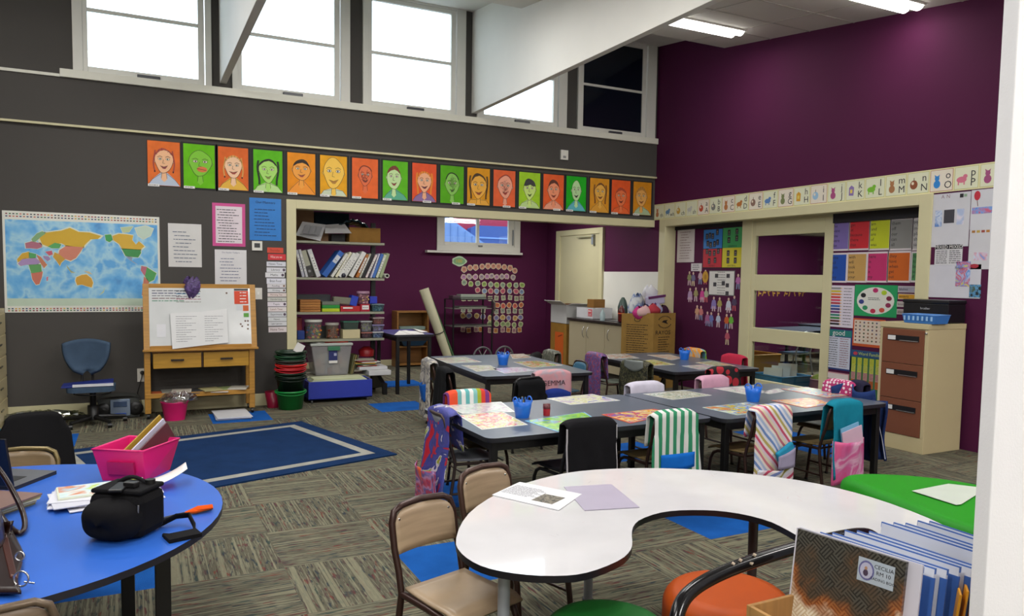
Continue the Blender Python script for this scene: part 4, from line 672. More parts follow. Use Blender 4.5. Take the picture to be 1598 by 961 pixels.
def make_chair(label, loc, rz, wood=WOODD, frame=BROWNTUBE, top=0.70, tr=0.0115, group='children\'s chairs at the slate tables', name='school_chair', wd=0.30):
    t = thing(name, label, 'chair', (0, 0, 0), group); h = wd/2; r = tr; k = top/0.70
    s = MB(); s.grid(lambda u, v: ((u-0.5)*(wd+0.02-0.03*(1-v)), -0.15+0.33*v, 0.375+0.012*math.cos(PI*(u-0.5)*2)*0-0.008*math.sin(PI*v)-0.028*max(0, v-0.8)**1.0*5*max(0, v-0.8)*5), 8, 10, wood, -0.011); s.build('seat', t)
    s = MB(); s.grid(lambda u, v: ((u-0.5)*(wd-0.015)*(1-0.10*max(0, v-0.75)*4*abs(2*u-1)**3), -0.205-0.03*v-0.022*(1-(2*u-1)**2), (0.50+0.17*v*k)*1.0+0.02*(k-1)*5-0.025*abs(2*u-1)**4*max(0, v-0.5)*2), 12, 6, wood, 0.009)
    s.build('backrest', t)
    f = MB(); zt = 0.49+0.19*k+0.1*(k-1); pts = [(-h, -0.165, 0.355), (-h, -0.185, 0.44), (-h, -0.215, 0.52), (-h, -0.235, zt-0.06)]
    for a in (0.5, 1.0): pts.append((-h+0.05*(1-math.cos(a*PI/2)), -0.238-0.006*a, zt-0.06+0.06*math.sin(a*PI/2)))
    pts.append((0, -0.262, zt+0.004)); pts += [(-p[0], p[1], p[2]) for p in pts[-2::-1]]; f.tube(pts, r, frame); f.build('back_frame', t)
    for a in (-1, 1):
        f = MB(); f.tube([(a*h, -0.165, 0.36), (a*(h+0.003), -0.18, 0.25), (a*(h+0.012), -0.225, 0.0)], r, frame); f.lathe([(0.014, 0), (0.014, 0.015)], (a*(h+0.012), -0.225, 0), BLACKM, 8); f.build('leg', t)
        f = MB(); f.tube([(a*h, -0.165, 0.357), (a*h, 0.0, 0.352), (a*h, 0.09, 0.345), (a*h, 0.135, 0.325), (a*(h+0.003), 0.158, 0.28), (a*(h+0.012), 0.195, 0.0)], r, frame); f.lathe([(0.014, 0), (0.014, 0.015)], (a*(h+0.012), 0.195, 0), BLACKM, 8); f.build('leg', t)
    f = MB(); f.tube([(-h, -0.15, 0.353), (h, -0.15, 0.353)], 0.008, frame, 6); f.build('stretcher', t)
    f = MB(); f.tube([(-h, 0.10, 0.338), (h, 0.10, 0.338)], 0.008, frame, 6); f.build('stretcher', t)
    for a in (-1, 1):
        f = MB(); f.tube([(a*(h+0.006), -0.205, 0.16), (a*(h+0.006), 0.178, 0.16)], 0.008, frame, 6); f.build('stretcher', t)
    rv = MB()
    for a in (-1, 1):
        for zz in (0.53, 0.63): rv.lathe([(0.007, 0), (0.005, 0.003)], (a*(h-0.03), -0.212-0.12*(zz-0.5)*1.2+0.003, zz*k), CHROME, 6, Matrix.Rotation(-PI/2, 3, 'X'))
    rv.build('rivets', t)
    t.location = loc; t.rotation_euler.z = rz; return t
def cover(label, loc, rz, m, wd=0.33, zb=0.30, zf=0.50, pocket=None, side=0.0, seed=0, top=0.715, trim=None, txt=None, name='chair_cover', cat='chair cover', extra=None, droop=0.0):
    """cloth sleeve pulled over the backrest; local frame of the chair (back towards -y)"""
    rg = random.Random(seed); ph = [rg.uniform(0, 6) for _ in range(4)]
    t = thing(name, label, cat, (0, 0, 0), 'cloth covers and bags over chair backs')
    def path(v):
        L1, L2 = top-zf, top-zb; T = L1+0.06+L2; q = v*T
        if q < L1: return -0.178-0.02*(q/L1), zf+q
        if q < L1+0.06: a = (q-L1)/0.06*PI; return -0.2395+0.0415*math.cos(a), top+0.012*math.sin(a)
        f = (q-L1-0.06)/L2; return -0.281-0.012*f, top-L2*f
    def fn(u, v):
        y, z = path(v); f = max(0, (top-z)/(top-zb)) if v > 0.5 else 0; x = (u-0.5)*wd*(1+side*f)
        rnd = 1-abs(2*u-1)**6; cr = 0.03*abs(2*u-1)**5*(1 if z > top-0.05 else max(0, 1-(top-0.05-z)/0.1))
        y += (0.010*math.sin(u*17+ph[0]+z*4)*f + 0.006*math.sin(u*9+ph[1]))*(1 if v > 0.5 else 0.3) - droop*f*f*0.05
        return (x+0.008*math.sin(z*18+ph[2])*f, y, z-cr+0.012*math.sin(u*8+ph[3])*f)
    s = MB(); s.grid(fn, 18, 26, m, 0.005); s.build('cloth', t)
    if pocket:
        pm, pz0, pz1, pw, book = pocket
        s = MB(); s.grid(lambda u, v: ((u-0.5)*pw*(1+0.06*(1-v)), -0.305-0.035*math.sin(PI*u)*(0.3+0.7*v)-0.012*math.sin(u*14+ph[1])*v-droop*0.05, pz0+(pz1-pz0)*v-0.02*math.sin(PI*u)*v+0.01*math.sin(u*11+ph[0])*(1-v)), 14, 10, pm, 0.004); s.build('pocket', t)
        for k, (bc, bw, bh, tl) in enumerate(book or []):
            s = MB(); s.obox((0.01*k, -0.31-0.012*k, pz1-0.02+bh*0.3-0.01*k), bw, 0.008, bh, P(bc, 0.5), ry=tl); o = s.build('book', None, bevel=0.001, label='thin %s book standing in the pocket of the teal chair cover' % ('pale blue' if k == 0 else 'pink and white'), cat='book', origin=(0, 0, 0)); o.location = loc; o.rotation_euler.z = rz
    if trim:
        for a in (0.0, 1.0): s = MB(); s.tube([fn(a, 0.35+0.65*i/16) for i in range(17)], 0.006, trim, 6); s.build('piping', t)
    if txt:
        for (tx, size, z, c_, yy) in txt:
            s = Sheet((0, yy, z), (1, 0, 0), (0, 0, 1), (0, -1, 0)); s.text(tx, size, 0, 0, 0.002, P(c_)); s.build('lettering', t)
    if extra: extra(t, fn)
    t.location = loc; t.rotation_euler.z = rz; return t
NEARY = 4.10
# front pair, near side (backs towards us)
def side_chair(x, y, rz, lab, **k): return make_chair(lab, (x, y, 0), rz, **k)
side_chair(2.02, 4.66, -PI/2, 'chair at the left end of the front table under the purple and red bag', frame=P('#4a3c38', 0.4, 0.3), wood=P('#8c8e96', 0.3))
side_chair(2.50, 4.16, 0.03, 'near-side chair under the plain black cover', frame=BLACKM, wood=P('#1c1b1e', 0.4))
side_chair(3.19, 4.19, 0.0, 'near-side chair under the green striped towel')
side_chair(3.95, 4.09, 0.06, 'near-side chair under the rainbow striped bag')
side_chair(4.66, 4.06, 0.04, 'near-side chair under the teal cover')
side_chair(5.30, 4.50, PI/2+0.08, 'chair at the right end of the front table beside the filing cabinet')
side_chair(2.26, 5.03, PI, 'far-side chair under the multicoloured striped cover')
side_chair(3.95, 5.05, PI, 'far-side chair under the plain white cover')
side_chair(4.75, 5.08, PI+0.05, 'far-side chair under the plain pale pink cover')
P1 = PAL(['#c01c34', '#c02840', '#3c4494', '#44489c', '#4c4c98', '#3c448c', '#d0c8d4', '#a0b038', '#c8283c'], 5, const=True, dist=1.6)
cover('purple, red and white print bag hanging at the left end of the front table', (2.06, 4.64, 0), -PI/2+0.05, P1, 0.34, 0.10, 0.45, pocket=(PAL(['#e0602c', '#4c5494', '#b83048', '#c08cb8', '#5a5c9c', '#b43c54'], 6, dist=1.5), 0.06, 0.34, 0.34, None), side=0.15, seed=1, droop=1.4, name='chair_bag')
cover('plain black chair cover with white piping and a tan lettered pocket', (2.50, 4.16, 0), 0.03, CL('#17161a'), 0.37, 0.18, 0.5, pocket=(CL('#b09a74'), 0.16, 0.37, 0.24, None), trim=CL('#c8c4c8'), seed=2, txt=[('a. Nekara', 0.055, 0.30, '#1c1c48', -0.352)])
TG = STR(['#dcdcd8', '#2f8a62'], 0.062)
def towel_inset(t, fn):
    s = MB(); s.grid(lambda u, v: ((u-0.5)*0.28, -0.308-0.008*math.sin(PI*u), 0.345+0.10*v-0.015*math.sin(PI*u)*(1-v)), 10, 4, CL('#1470d4'), 0.003); s.build('inner_pocket', t, label='bright blue inner pocket')
cover('green and white striped towel bag over the middle near-side chair', (3.19, 4.19, 0), 0.0, TG, 0.36, 0.16, 0.48, side=0.22, seed=3, extra=towel_inset, name='striped_towel', cat='towel')
RB = STR(['#d8c4d0', '#c84c6c', '#e8dcdc', '#b8a860', '#e0dce0', '#6c88c0', '#dcdce8', '#a8b8d8', '#e6dcd4', '#c8707c', '#dcd0b4'], 0.20, axis=0, tilt=0.75)
def pb(t, fn):
    s = MB(); s.obox((0.06, -0.335, 0.405), 0.17, 0.03, 0.075, CL('#2f98c0'), ry=-0.45); s.build('rolled_hat', t, bevel=0.012, label='turquoise rolled cloth in the pocket')
    s = MB(); s.grid(lambda u, v: (-0.02+0.17*u, -0.35-0.01*math.sin(PI*u), 0.29+0.09*v+0.05*u*v), 8, 5, CL('#a49cb8'), 0.003); s.build('inner_pocket', t, label='lilac inner pocket')
cover('pastel rainbow diagonal striped bag over the chair right of the green towel', (3.95, 4.09, 0), 0.06, RB, 0.36, 0.14, 0.5, pocket=(STR(['#d8c4d0', '#b83c5c', '#e8dcdc', '#7c8cc4', '#e0dce0', '#a8a058', '#dcdce8'], 0.16, axis=0, tilt=-1.1), 0.12, 0.30, 0.36, None), side=0.1, seed=4, extra=pb, name='chair_bag')
cover('teal fabric chair cover with a pink picture bag and two books in it', (4.66, 4.06, 0), 0.04, CL('#13829c'), 0.33, 0.16, 0.42, pocket=(PAL(['#d8588c', '#d0508a', '#c8689c', '#d8a8c0', '#cf5c94'], 5), 0.12, 0.44, 0.34, [('#7cb4d8', 0.20, 0.16, -0.2), ('#d8b4c8', 0.22, 0.14, -0.2)]), seed=5, side=0.05)
# navy jacket and spotted hat on the right end chair
cover('magenta white-spotted hat and cover on the chair back beside the filing cabinet', (5.27, 4.52, 0), PI/2+0.08, mat('#b02c68', 0.8, 0, 'dots', cols=('#e8d4dc',), scale=30, size=0.36, rnd=0.4), 0.30, 0.56, 0.56, seed=6, top=0.725, name='spotted_hat', cat='hat')
s = MB(); s.grid(lambda u, v: (5.50+0.05*math.sin(u*9+v*2)+0.05*(1-v)-0.04*v, 4.20+0.36*u+0.05*(u-0.5)*(1-v), 0.10+0.60*v-0.03*math.sin(u*7)), 16, 16, CL('#253a70'), 0.012)
s.grid(lambda u, v: (5.53+0.04*math.sin(u*7)-0.05*v, 4.08+0.13*u+0.02*math.sin(v*5), 0.12+0.5*v), 8, 12, CL('#223466'), 0.02); s.tube([(5.50, 4.07, 0.14), (5.49, 4.10, 0.3), (5.47, 4.14, 0.48)], 0.004, CL('#b8bccc'), 5)
s.build('jacket', None, label='navy blue jacket with pale piping hanging behind the right table leg', cat='jacket')
cover('dark navy hat crumpled on the chair behind the spotted one', (5.32, 4.40, 0), PI/2, CL('#2a2840'), 0.16, 0.60, 0.60, seed=8, top=0.735, name='crumpled_hat', cat='hat')
cover('cover with teal, orange and purple stripes on the far side of the front table', (2.26, 5.03, 0), PI, STR(['#5ca8a8', '#d8d8d4', '#68a4a4', '#d84c28', '#dc4828', '#6c2c74', '#c83828', '#98a028', '#7cb4b0', '#dcdcd8'], 0.33), 0.36, 0.3, 0.5, seed=9, side=0.1)
cover('plain white cover between the pink name cover and the pale pink one', (3.95, 5.05, 0), PI, CL('#d4cfe0'), 0.36, 0.3, 0.5, seed=10, top=0.69)
cover('plain pale pink cover in front of the ladybird cover', (4.75, 5.08, 0), PI+0.05, CL('#d8a4bc'), 0.34, 0.3, 0.5, seed=11, top=0.705)
# back left table
side_chair(2.98, 7.38, -PI/2-0.1, 'chair left of the back left table under the beige and blue cover'); side_chair(2.85, 6.60, -PI/2-0.1, 'chair left of the back left table under the black jacket', wood=P('#3a3230'))
side_chair(3.50, 6.36, -0.05, 'near-side chair under the pink name cover'); side_chair(3.15, 6.22, 0.12, 'near-side chair under the draped black coat', wood=BLACKM, frame=BLACKM)
side_chair(4.10, 6.98, PI/2-0.05, 'chair with a plain steel blue back right of the back left table', wood=P('#3c6c88', 0.5)); side_chair(4.20, 7.80, PI/2-0.05, 'chair right of the back left table under the grey camouflage cover')
cover('beige print cover with a blue patch, left of the back left table', (2.98, 7.38, 0), -PI/2-0.1, PAL(['#b8b0a4', '#c8c4bc', '#bcb4a8', '#5c606c', '#c4bcb4', '#d0ccc4'], 8), 0.36, 0.08, 0.45, pocket=(CL('#1c5cb4'), 0.28, 0.47, 0.19, None), seed=12, side=0.05)
cover('black jacket over the chair at the front left corner of the back left table', (2.85, 6.60, 0), -PI/2-0.1, CL('#161619'), 0.34, 0.22, 0.45, seed=13, side=0.2, pocket=(CL('#1d1c20'), 0.08, 0.3, 0.34, None), droop=0.5, name='draped_jacket', cat='jacket')
s = MB(); s.add([(2.50, 6.40, 0.27), (2.64, 6.36, 0.30), (2.55, 6.36, 0.42), (2.50, 6.412, 0.27), (2.64, 6.372, 0.30), (2.55, 6.372, 0.42)], [(0, 1, 2), (5, 4, 3), (0, 3, 4, 1), (1, 4, 5, 2), (2, 5, 3, 0)], PAPER); s.build('folded_paper', None, label='white folded paper corner poking from the black jacket pocket', cat='paper')
GM = CL('#cf9a9c')
def blue_b(t, fn):
    s = MB(); s.grid(lambda u, v: ((u-0.5)*0.36, -0.30-0.02*math.sin(PI*u), 0.25+(0.26+0.05*math.sin(PI*u))*v), 12, 6, CL('#243a8c'), 0.006); s.build('blue_flap', t, label='royal blue lower flap')
cover('pink cover lettered GEMMA above a royal blue flap', (3.50, 6.36, 0), -0.05, PAL(['#c48c94', '#cc969c', '#c89098', '#a89ca8', '#cc989c'], 5), 0.38, 0.3, 0.45, seed=14, extra=blue_b, txt=[('GEMMA', 0.07, 0.605, '#3a1424', -0.297)])
cover('black coat draped between the table legs left of the pink name cover', (3.15, 6.22, 0), 0.12, CL('#131316'), 0.3, 0.12, 0.4, seed=15, side=0.5, top=0.66, name='draped_coat', cat='coat')
cover('grey camouflage cover at the far right of the back left table', (4.20, 7.80, 0), PI/2-0.05, PAL(['#3c4038', '#6c6c60', '#4c5044', '#8a887c'], 14), 0.32, 0.35, 0.5, seed=16)
# back right table
side_chair(5.05, 7.38, -PI/2-0.05, 'chair left of the back right table under the blue floral cover', wood=P('#6c7468')); side_chair(5.02, 6.62, -PI/2+0.2, 'chair left of the back right table under the khaki camouflage cover')
side_chair(5.27, 6.00, -0.03, 'near-side chair under the ladybird spot cover'); side_chair(6.02, 6.66, PI/2, 'chair right of the back right table under the coral pink cover'); side_chair(6.08, 7.44, PI/2, 'chair right of the back right table under the lime and orange cover')
cover('navy cover with red floral print left of the back right table', (5.05, 7.38, 0), -PI/2-0.05, PAL(['#3c4484', '#4c549c', '#a43c54', '#3c447c', '#5c68ac', '#b84c4c'], 14, dist=2.5), 0.36, 0.1, 0.42, seed=17, side=0.05)
def silver(t, fn):
    s = MB(); s.grid(lambda u, v: ((u-0.5)*0.26, -0.292-0.02*math.sin(PI*u)*v, 0.65+0.075*v-0.05*math.sin(PI*u)*(1-v)), 8, 5, P('#8c9290', 0.4, 0.3), 0.003); s.build('grey_lining', t, label='silvery grey lining')
cover('khaki camouflage bag with silvery lining at the near left of the back right table', (5.02, 6.62, 0), -PI/2+0.25, PAL(['#16180f', '#44442e', '#1c1e14', '#504c34', '#22241a'], 14, const=True), 0.38, 0.12, 0.42, seed=18, side=0.05, extra=silver, name='chair_bag')
cover('black cover with red and grey ladybird spots, near side of the back right table', (5.27, 6.00, 0), -0.03, mat('#191418', 0.8, 0, 'dots', cols=('#b02434',), scale=9, size=0.42, rnd=0.4), 0.36, 0.3, 0.5, seed=19, side=0.3)
cover('coral pink cover right of the back right table', (6.02, 6.66, 0), PI/2, CL('#c2304c'), 0.34, 0.35, 0.5, seed=20)
cover('lime, blue and orange cover at the far right of the back right table', (6.08, 7.44, 0), PI/2, PAL(['#8cc43c', '#9cc83c', '#4cacd8', '#e8a024', '#d8702c'], 5), 0.34, 0.35, 0.5, seed=21)
# placemats
def placemat(z, pts, cols, lab, sc=9, bord='#d4d4d0'):
    q = [onz(a, b, z) for a, b in pts]; s = MB(); s.prism([(p.x, p.y) for p in q][::-1], z+0.0005, z+0.0025, P(bord, 0.3)); c_ = sum((Vector((p.x, p.y)) for p in q), Vector((0, 0)))/len(q)
    s.prism([(c_.x+(p.x-c_.x)*0.94, c_.y+(p.y-c_.y)*0.94) for p in q][::-1], z+0.0025, z+0.003, mat('#888888', 0.25, 0, 'palette', cols=tuple(cols), scale=sc*0.75, dist=1.2)); s.build('placemat', None, label=lab, cat='placemat', group='children\'s laminated placemats')
WB = ['#d8d8d0', '#c8d0c8', '#dcdcd8', '#b8a8b8', '#dcdcd4', '#98b4a0']
placemat(.62, [(690,632),(782,627),(804,643),(722,646)], WB, 'white lightly drawn placemat by the striped cover, left front table', bord='#e0e0dc')
placemat(.62, [(714,648),(783,642),(824,663),(752,671)], ['#e0e0c8', '#d0c838', '#dcdccc', '#cc4464', '#d8d49c', '#e0e0d8', '#a8b83c'], 'white placemat with red and yellow crayon at the left end', 12, '#e6e6e0')
placemat(.62, [(819,657),(912,643),(937,659),(870,674)], ['#7cb828', '#8cc42c', '#4ca45c', '#a0cc30', '#4c9ccc', '#b4703c'], 'bright green and sky blue placemat behind the black cover', 10, '#7cb8dc')
placemat(.62, [(853,622),(924,615),(968,625),(890,632)], ['#d8d8cc', '#a890c0', '#dcdccc', '#c8c898', '#dcdcd4', '#6c74c0'], 'pale placemat with lilac corner near the red sharpener', 10, '#dcdce0')
placemat(.62, [(938,647),(1020,638),(1052,645),(984,661)], ['#d84c2c', '#e09c28', '#d8d098', '#cc3c38', '#6c5cac', '#e0b83c'], 'orange and red placemat just left of the green striped towel', 11, '#cc5c40')
placemat(.62, [(1003,615),(1067,609),(1111,617),(1050,624)], ['#dcdcd0', '#d0d0bc', '#9c9c84', '#dcdcd4', '#6c8c6c', '#dcdcd4'], 'cream placemat with grey-green drawing in the table middle', 14)
placemat(.62, [(1096,636),(1166,628),(1218,640),(1150,648)], ['#b8cc50', '#dcdcc0', '#4c78c8', '#c8c83c', '#cc5c3c', '#9cc0a0'], 'green, blue and red placemat beside the rainbow bag', 9, '#c4d4d0')
placemat(.62, [(1112,606),(1160,603),(1200,612),(1165,616)], WB, 'white placemat left of the right hand blue basket')
placemat(.62, [(1203,625),(1262,621),(1305,629),(1258,637)], ['#d8603c', '#d8c888', '#c8503c', '#d8b060', '#7c8cc0'], 'orange and yellow placemat behind the teal cover', 10, '#c85c48')
placemat(.62, [(1219,607),(1258,604),(1333,616),(1290,621)], ['#cc88a0', '#8478b4', '#c8cc90', '#7ca4d0', '#d86848', '#ccc0a0'], 'long pastel placemat in front of the spotted hat', 9, '#c86858')
placemat(.62, [(1190,612),(1213,606),(1225,611),(1200,615)], WB, 'small white sheet right of the blue basket')
placemat(.62, [(678,559),(725,557),(752,565),(698,567)], ['#ccccb4', '#d0d0c4', '#b8c0a0', '#c88c9c'], 'pale placemat at the far left of the back left table', 12)
placemat(.62, [(720,570),(765,570),(778,577),(744,580)], ['#c8c4b8', '#d8d4cc', '#b0b484', '#c09ca8'], 'cream placemat nearest the black jacket', 14)
placemat(.62, [(766,575),(810,573),(842,578),(787,583)], ['#a8b8d4', '#d4d4dc', '#b890b0', '#c8ccd8'], 'pale blue placemat in front of the back left basket', 14)
placemat(.62, [(801,565),(838,563),(878,570),(830,574)], ['#d0d0c4', '#7cac4c', '#c8703c', '#d4d4c8'], 'white placemat with green and orange drawing beside the steel blue chair', 12)
placemat(.62, [(796,553),(817,552),(829,558),(800,560)], ['#c8b08c', '#d4ccc0', '#b0805c'], 'tan sheet at the far right of the back left table')
placemat(.62, [(945,553),(975,552),(998,559),(950,560)], ['#c8c4b8', '#ccc8c4', '#9c8c7c', '#c87c64'], 'pale placemat behind the navy floral cover', 12)
placemat(.62, [(1010,554),(1045,553),(1066,559),(1048,562)], ['#d0b8bc', '#ccc4b8', '#c8a08c'], 'pinkish placemat left of the basket on the back right table', 12)
placemat(.62, [(1000,563),(1020,561),(1054,569),(1016,571)], ['#c8983c', '#d0c8a8', '#9cac3c', '#c87c5c'], 'yellow-brown placemat right of the camouflage bag', 12)
placemat(.62, [(1064,571),(1098,569),(1132,574),(1092,577)], ['#98a0b8', '#c8a8b8', '#ccc8c0', '#8cac9c'], 'mauve placemat left of the ladybird cover', 12)
placemat(.62, [(1085,566),(1112,563),(1148,571),(1120,572)], ['#b4bc8c', '#ccc8ac', '#a0b088', '#cc9c7c'], 'sage green placemat in front of the coral chair cover', 12)
# blue baskets and the pencil sharpener
BK = P('#1c6cd8', 0.35)
def basket(px, label, z=0.62, r=0.062, h=0.115):
    p = onz(px[0], px[1], z); t = thing('pencil_basket', label, 'basket', (p.x, p.y, z), 'blue pencil baskets'); n = 6
    s = MB(); prof = [(r*0.78, 0), (r*0.98, h*0.6), (r*1.08, h), (r*1.0, h), (r*0.9, h*0.6), (r*0.72, 0.006)]; s.lathe(prof, (p.x, p.y, z), BK, n=10); s.lathe([(0.0001, 0.004), (r*0.75, 0.004)], (p.x, p.y, z), BK, 10); s.build('bucket', t)
    for a in (-1, 1):
        s = MB(); s.tube([(p.x+a*r*0.9, p.y+0.03*math.cos(q)*1.2, z+h*0.95+0.035*math.sin(q)) for q in [PI*i/8 for i in range(9)]], 0.005, BK, 6); s.build('handle', t)
    s = MB(); rg = random.Random(int(px[0]))
    for k in range(9):
        a = rg.uniform(0, 6.3); b = rg.uniform(0, r*0.5); s.tube([(p.x+b*math.cos(a), p.y+b*math.sin(a), z+0.02), (p.x+b*1.5*math.cos(a), p.y+b*1.5*math.sin(a), z+h+rg.uniform(-0.01, 0.03))], 0.006, P(rg.choice(['#c8b43c', '#dcdcd8', '#2c2c38', '#98b8e0', '#3c7ccc'])), 5)
    o = s.build('pencils', t); o['kind'] = 'stuff'
basket((815, 651), 'blue handled basket of pencils by the red sharpener'); basket((1175, 626), 'blue handled basket near the right end of the front table'); basket((785, 569), 'blue basket on the back left table'); basket((1068, 561), 'blue basket on the back right table')
p = onz(853, 648, .62); s = MB(); s.lathe([(0.024, 0), (0.026, 0.045), (0.024, 0.05), (0.0001, 0.05)], (p.x, p.y, .62), P('#a8202c', 0.2), 14); s.lathe([(0.027, 0.05), (0.026, 0.082), (0.0001, 0.083)], (p.x, p.y, .62), P('#5c1c24', 0.3), 14); s.build('pencil_sharpener', None, label='small red canister sharpener with a dark top on the front table', cat='sharpener')
# ------------------------------------------------------------------ white kidney table, round blue table
KID = [(1.01,2.41),(1.03,2.50),(1.12,2.67),(1.24,2.83),(1.41,2.98),(1.55,3.06),(1.69,3.125),(1.84,3.17),(1.97,3.19),(2.11,3.175),(2.28,3.13),(2.47,3.04),(2.64,2.92),(2.82,2.73),(2.92,2.57),(2.97,2.39),(2.98,2.22),(2.95,2.0),(2.89,1.82),(2.80,1.70),(2.66,1.62),(2.50,1.61),(2.36,1.68),(2.27,1.82),(2.25,2.0),(2.28,2.12),(2.29,2.21),(2.26,2.31),(2.20,2.39),(2.12,2.44),(2.02,2.475),(1.93,2.475),(1.82,2.44),(1.75,2.39),(1.69,2.32),(1.62,2.215),(1.57,2.16),(1.50,2.11),(1.39,2.07),(1.30,2.055),(1.23,2.07),(1.15,2.11),(1.08,2.17),(1.03,2.24),(1.01,2.32)]
def chaikin(p):
    q = []
    for i in range(len(p)):
        a, b = p[i], p[(i+1) % len(p)]; q += [(a[0]*.75+b[0]*.25, a[1]*.75+b[1]*.25), (a[0]*.25+b[0]*.75, a[1]*.25+b[1]*.75)]
    return q
K2 = chaikin(KID)[::-1]
t = thing('whiteboard_table', 'white kidney-shaped whiteboard table with black edge and crayon scribbles', 'table', (2.0, 2.5, 0))
s = MB(); s.prism(K2, 0.595, 0.62, mat('#dedcdf', 0.05, 0, 'plain', spec=0.9), P('#17151c', 0.35)); s.build('tabletop', t)
s = MB(); rg = random.Random(3)
for k in range(26):
    x, y = [(2.2, 2.95), (2.5, 2.8), (1.8, 2.95), (2.75, 2.4), (1.45, 2.5)][k % 5]; x += rg.uniform(-.15, .15); y += rg.uniform(-.08, .08); a = rg.uniform(0, 6); l = rg.uniform(0.01, 0.04)
    s.add([(x, y, .6206), (x+l*math.cos(a), y+l*math.sin(a), .6206), (x+l*math.cos(a)-.001, y+l*math.sin(a)+.001, .6206), (x-.001, y+.001, .6206)], [(0, 1, 2, 3)], P(rg.choice(['#6c6870', '#b08c94', '#88848c'])))
o = s.build('scribbles', t); o['kind'] = 'stuff'
for (x, y), c_ in (((1.135, 2.30), '#a8acb4'), ((2.56, 2.56), '#5c4a48'), ((2.72, 1.85), '#a8acb4'), ((1.95, 3.02), '#a8acb4')):
    s = MB(); s.lathe([(0.022, 0), (0.022, 0.595)], (x, y, 0), P(c_, 0.35, 0.3), 14); s.lathe([(0.06, 0.585), (0.06, 0.595)], (x, y, 0), P('#55585c', 0.4), 14); s.lathe([(0.026, 0), (0.028, 0.03)], (x, y, 0), BLACKM, 12); s.build('leg', t)
RC = (-0.62, 3.44); RR = 0.935
t = thing('round_table', 'big round bright blue table with dark rim at the left', 'table', (RC[0], RC[1], 0))
s = MB(); cir = [(RC[0]+RR*math.cos(2*PI*i/64), RC[1]+RR*math.sin(2*PI*i/64)) for i in range(64)]; s.prism(cir, 0.595, 0.62, mat('#2f64c4', 0.3, 0, 'plain'), P('#25242c', 0.4)); s.build('tabletop', t)
for px_, py_ in ((0.07, 3.13), (-0.06, 3.75), (-1.25, 3.1), (-1.2, 3.85)):
    s = MB(); s.box(px_-0.028, px_+0.028, py_-0.028, py_+0.028, 0, 0.595, BLACKM); s.build('leg', t, bevel=0.004)
s = MB(); s.box(-1.2, 0.04, 3.40, 3.44, 0.55, 0.595, BLACKM); s.box(-0.64, -0.60, 2.9, 3.98, 0.55, 0.595, BLACKM); s.build('frame', t)
TAN = mat('#b49c80', 0.3, 0, 'wood')
make_chair('small tan plywood chair left of the white table, nearer the camera', (1.10, 2.62, 0), math.radians(-163), TAN, P('#3c2722', 0.3, 0.3), group='tan plywood chairs', wd=0.31, tr=0.014)
make_chair('small tan plywood chair left of the white table, behind its twin', (1.545, 2.99, 0), math.radians(-163), TAN, P('#4c362e', 0.3, 0.3), group='tan plywood chairs', wd=0.31, tr=0.014)
make_chair('tan plywood chair behind the round blue table, beside the laptop', (-0.58, 4.28, 0), math.radians(172), mat('#8c7658', 0.35, 0, 'wood'), P('#7c6c44', 0.3, 0.4), group='tan plywood chairs', top=0.68, wd=0.33)
make_chair('tan plywood chair at the bottom left corner, only its rail showing', (-0.42, 2.62, 0), 0.15, mat('#8c7864', 0.35, 0, 'wood'), P('#6c5c4c', 0.3, 0.3), group='tan plywood chairs', top=0.70, wd=0.33)
# black shell chair
t = thing('shell_chair', 'black plastic shell chair behind the round blue table', 'chair', (0, 0, 0)); BP = P('#08070a', 0.75, spec=0.15)
s = MB(); s.grid(lambda u, v: ((u-0.5)*(0.40-0.05*v-0.06*max(0, v-0.8)*5*abs(2*u-1)**4), -0.17-0.10*v-0.05*(1-(2*u-1)**2)*v, 0.42+0.36*v-0.05*abs(2*u-1)**5*v), 14, 12, BP, 0.008); s.build('backrest', t)
s = MB(); s.grid(lambda u, v: ((u-0.5)*0.42, -0.18+0.40*v, 0.43-0.02*math.sin(PI*v)-0.01*(1-(2*u-1)**2)-0.03*max(0, v-.85)*6), 10, 8, BP, -0.01); s.build('seat', t)
for a in (-1, 1):
    for b in (-1, 1): s = MB(); s.tube([(a*0.14, b*0.12, 0.42), (a*0.2, b*0.2, 0)], 0.012, CHROME); s.build('leg', t)
t.location = (-0.50, 4.72, 0); t.rotation_euler.z = math.radians(188)
# ------------------------------------------------------------------ ottomans
def soft(poly, z0, z1, r, m):
    s = MB(); cx_ = sum(p[0] for p in poly)/len(poly); cy_ = sum(p[1] for p in poly)/len(poly); n = len(poly); lay = [(z0, 1.0), (z0+0.02, 1.0)]
    prof = [(z0, r*0.3), (z0+r*0.3, 0)] + [(z1-r+r*math.sin(a), r*(1-math.cos(a))) for a in [PI/2*k/6 for k in range(7)]]
    vs = []
    for z, ins in prof:
        for x, y in poly:
            d = math.hypot(x-cx_, y-cy_); f = 1-ins/d; vs.append((cx_+(x-cx_)*f, cy_+(y-cy_)*f, z))
    k = len(prof); s.add(vs, [(i*n+j, i*n+(j+1) % n, (i+1)*n+(j+1) % n, (i+1)*n+j) for i in range(k-1) for j in range(n)], m, True)
    b = len(s.v); s.add([(cx_, cy_, z1+0.004)]+vs[-n:], [(0, 1+j, 1+(j+1) % n) for j in range(n)], m, True); s.add([v for v in vs[:n]], [list(range(n))[::-1]], m); return s
def circ(x, y, r, n=40): return [(x+r*math.cos(2*PI*i/n), y+r*math.sin(2*PI*i/n)) for i in range(n)]
soft(circ(1.925, 2.04, 0.235), 0.0, 0.465, 0.07, mat('#b0480a', 0.5, 0, 'plain', spec=0.25)).build('ottoman', None, label='round orange vinyl ottoman in the notch of the white table', cat='ottoman')
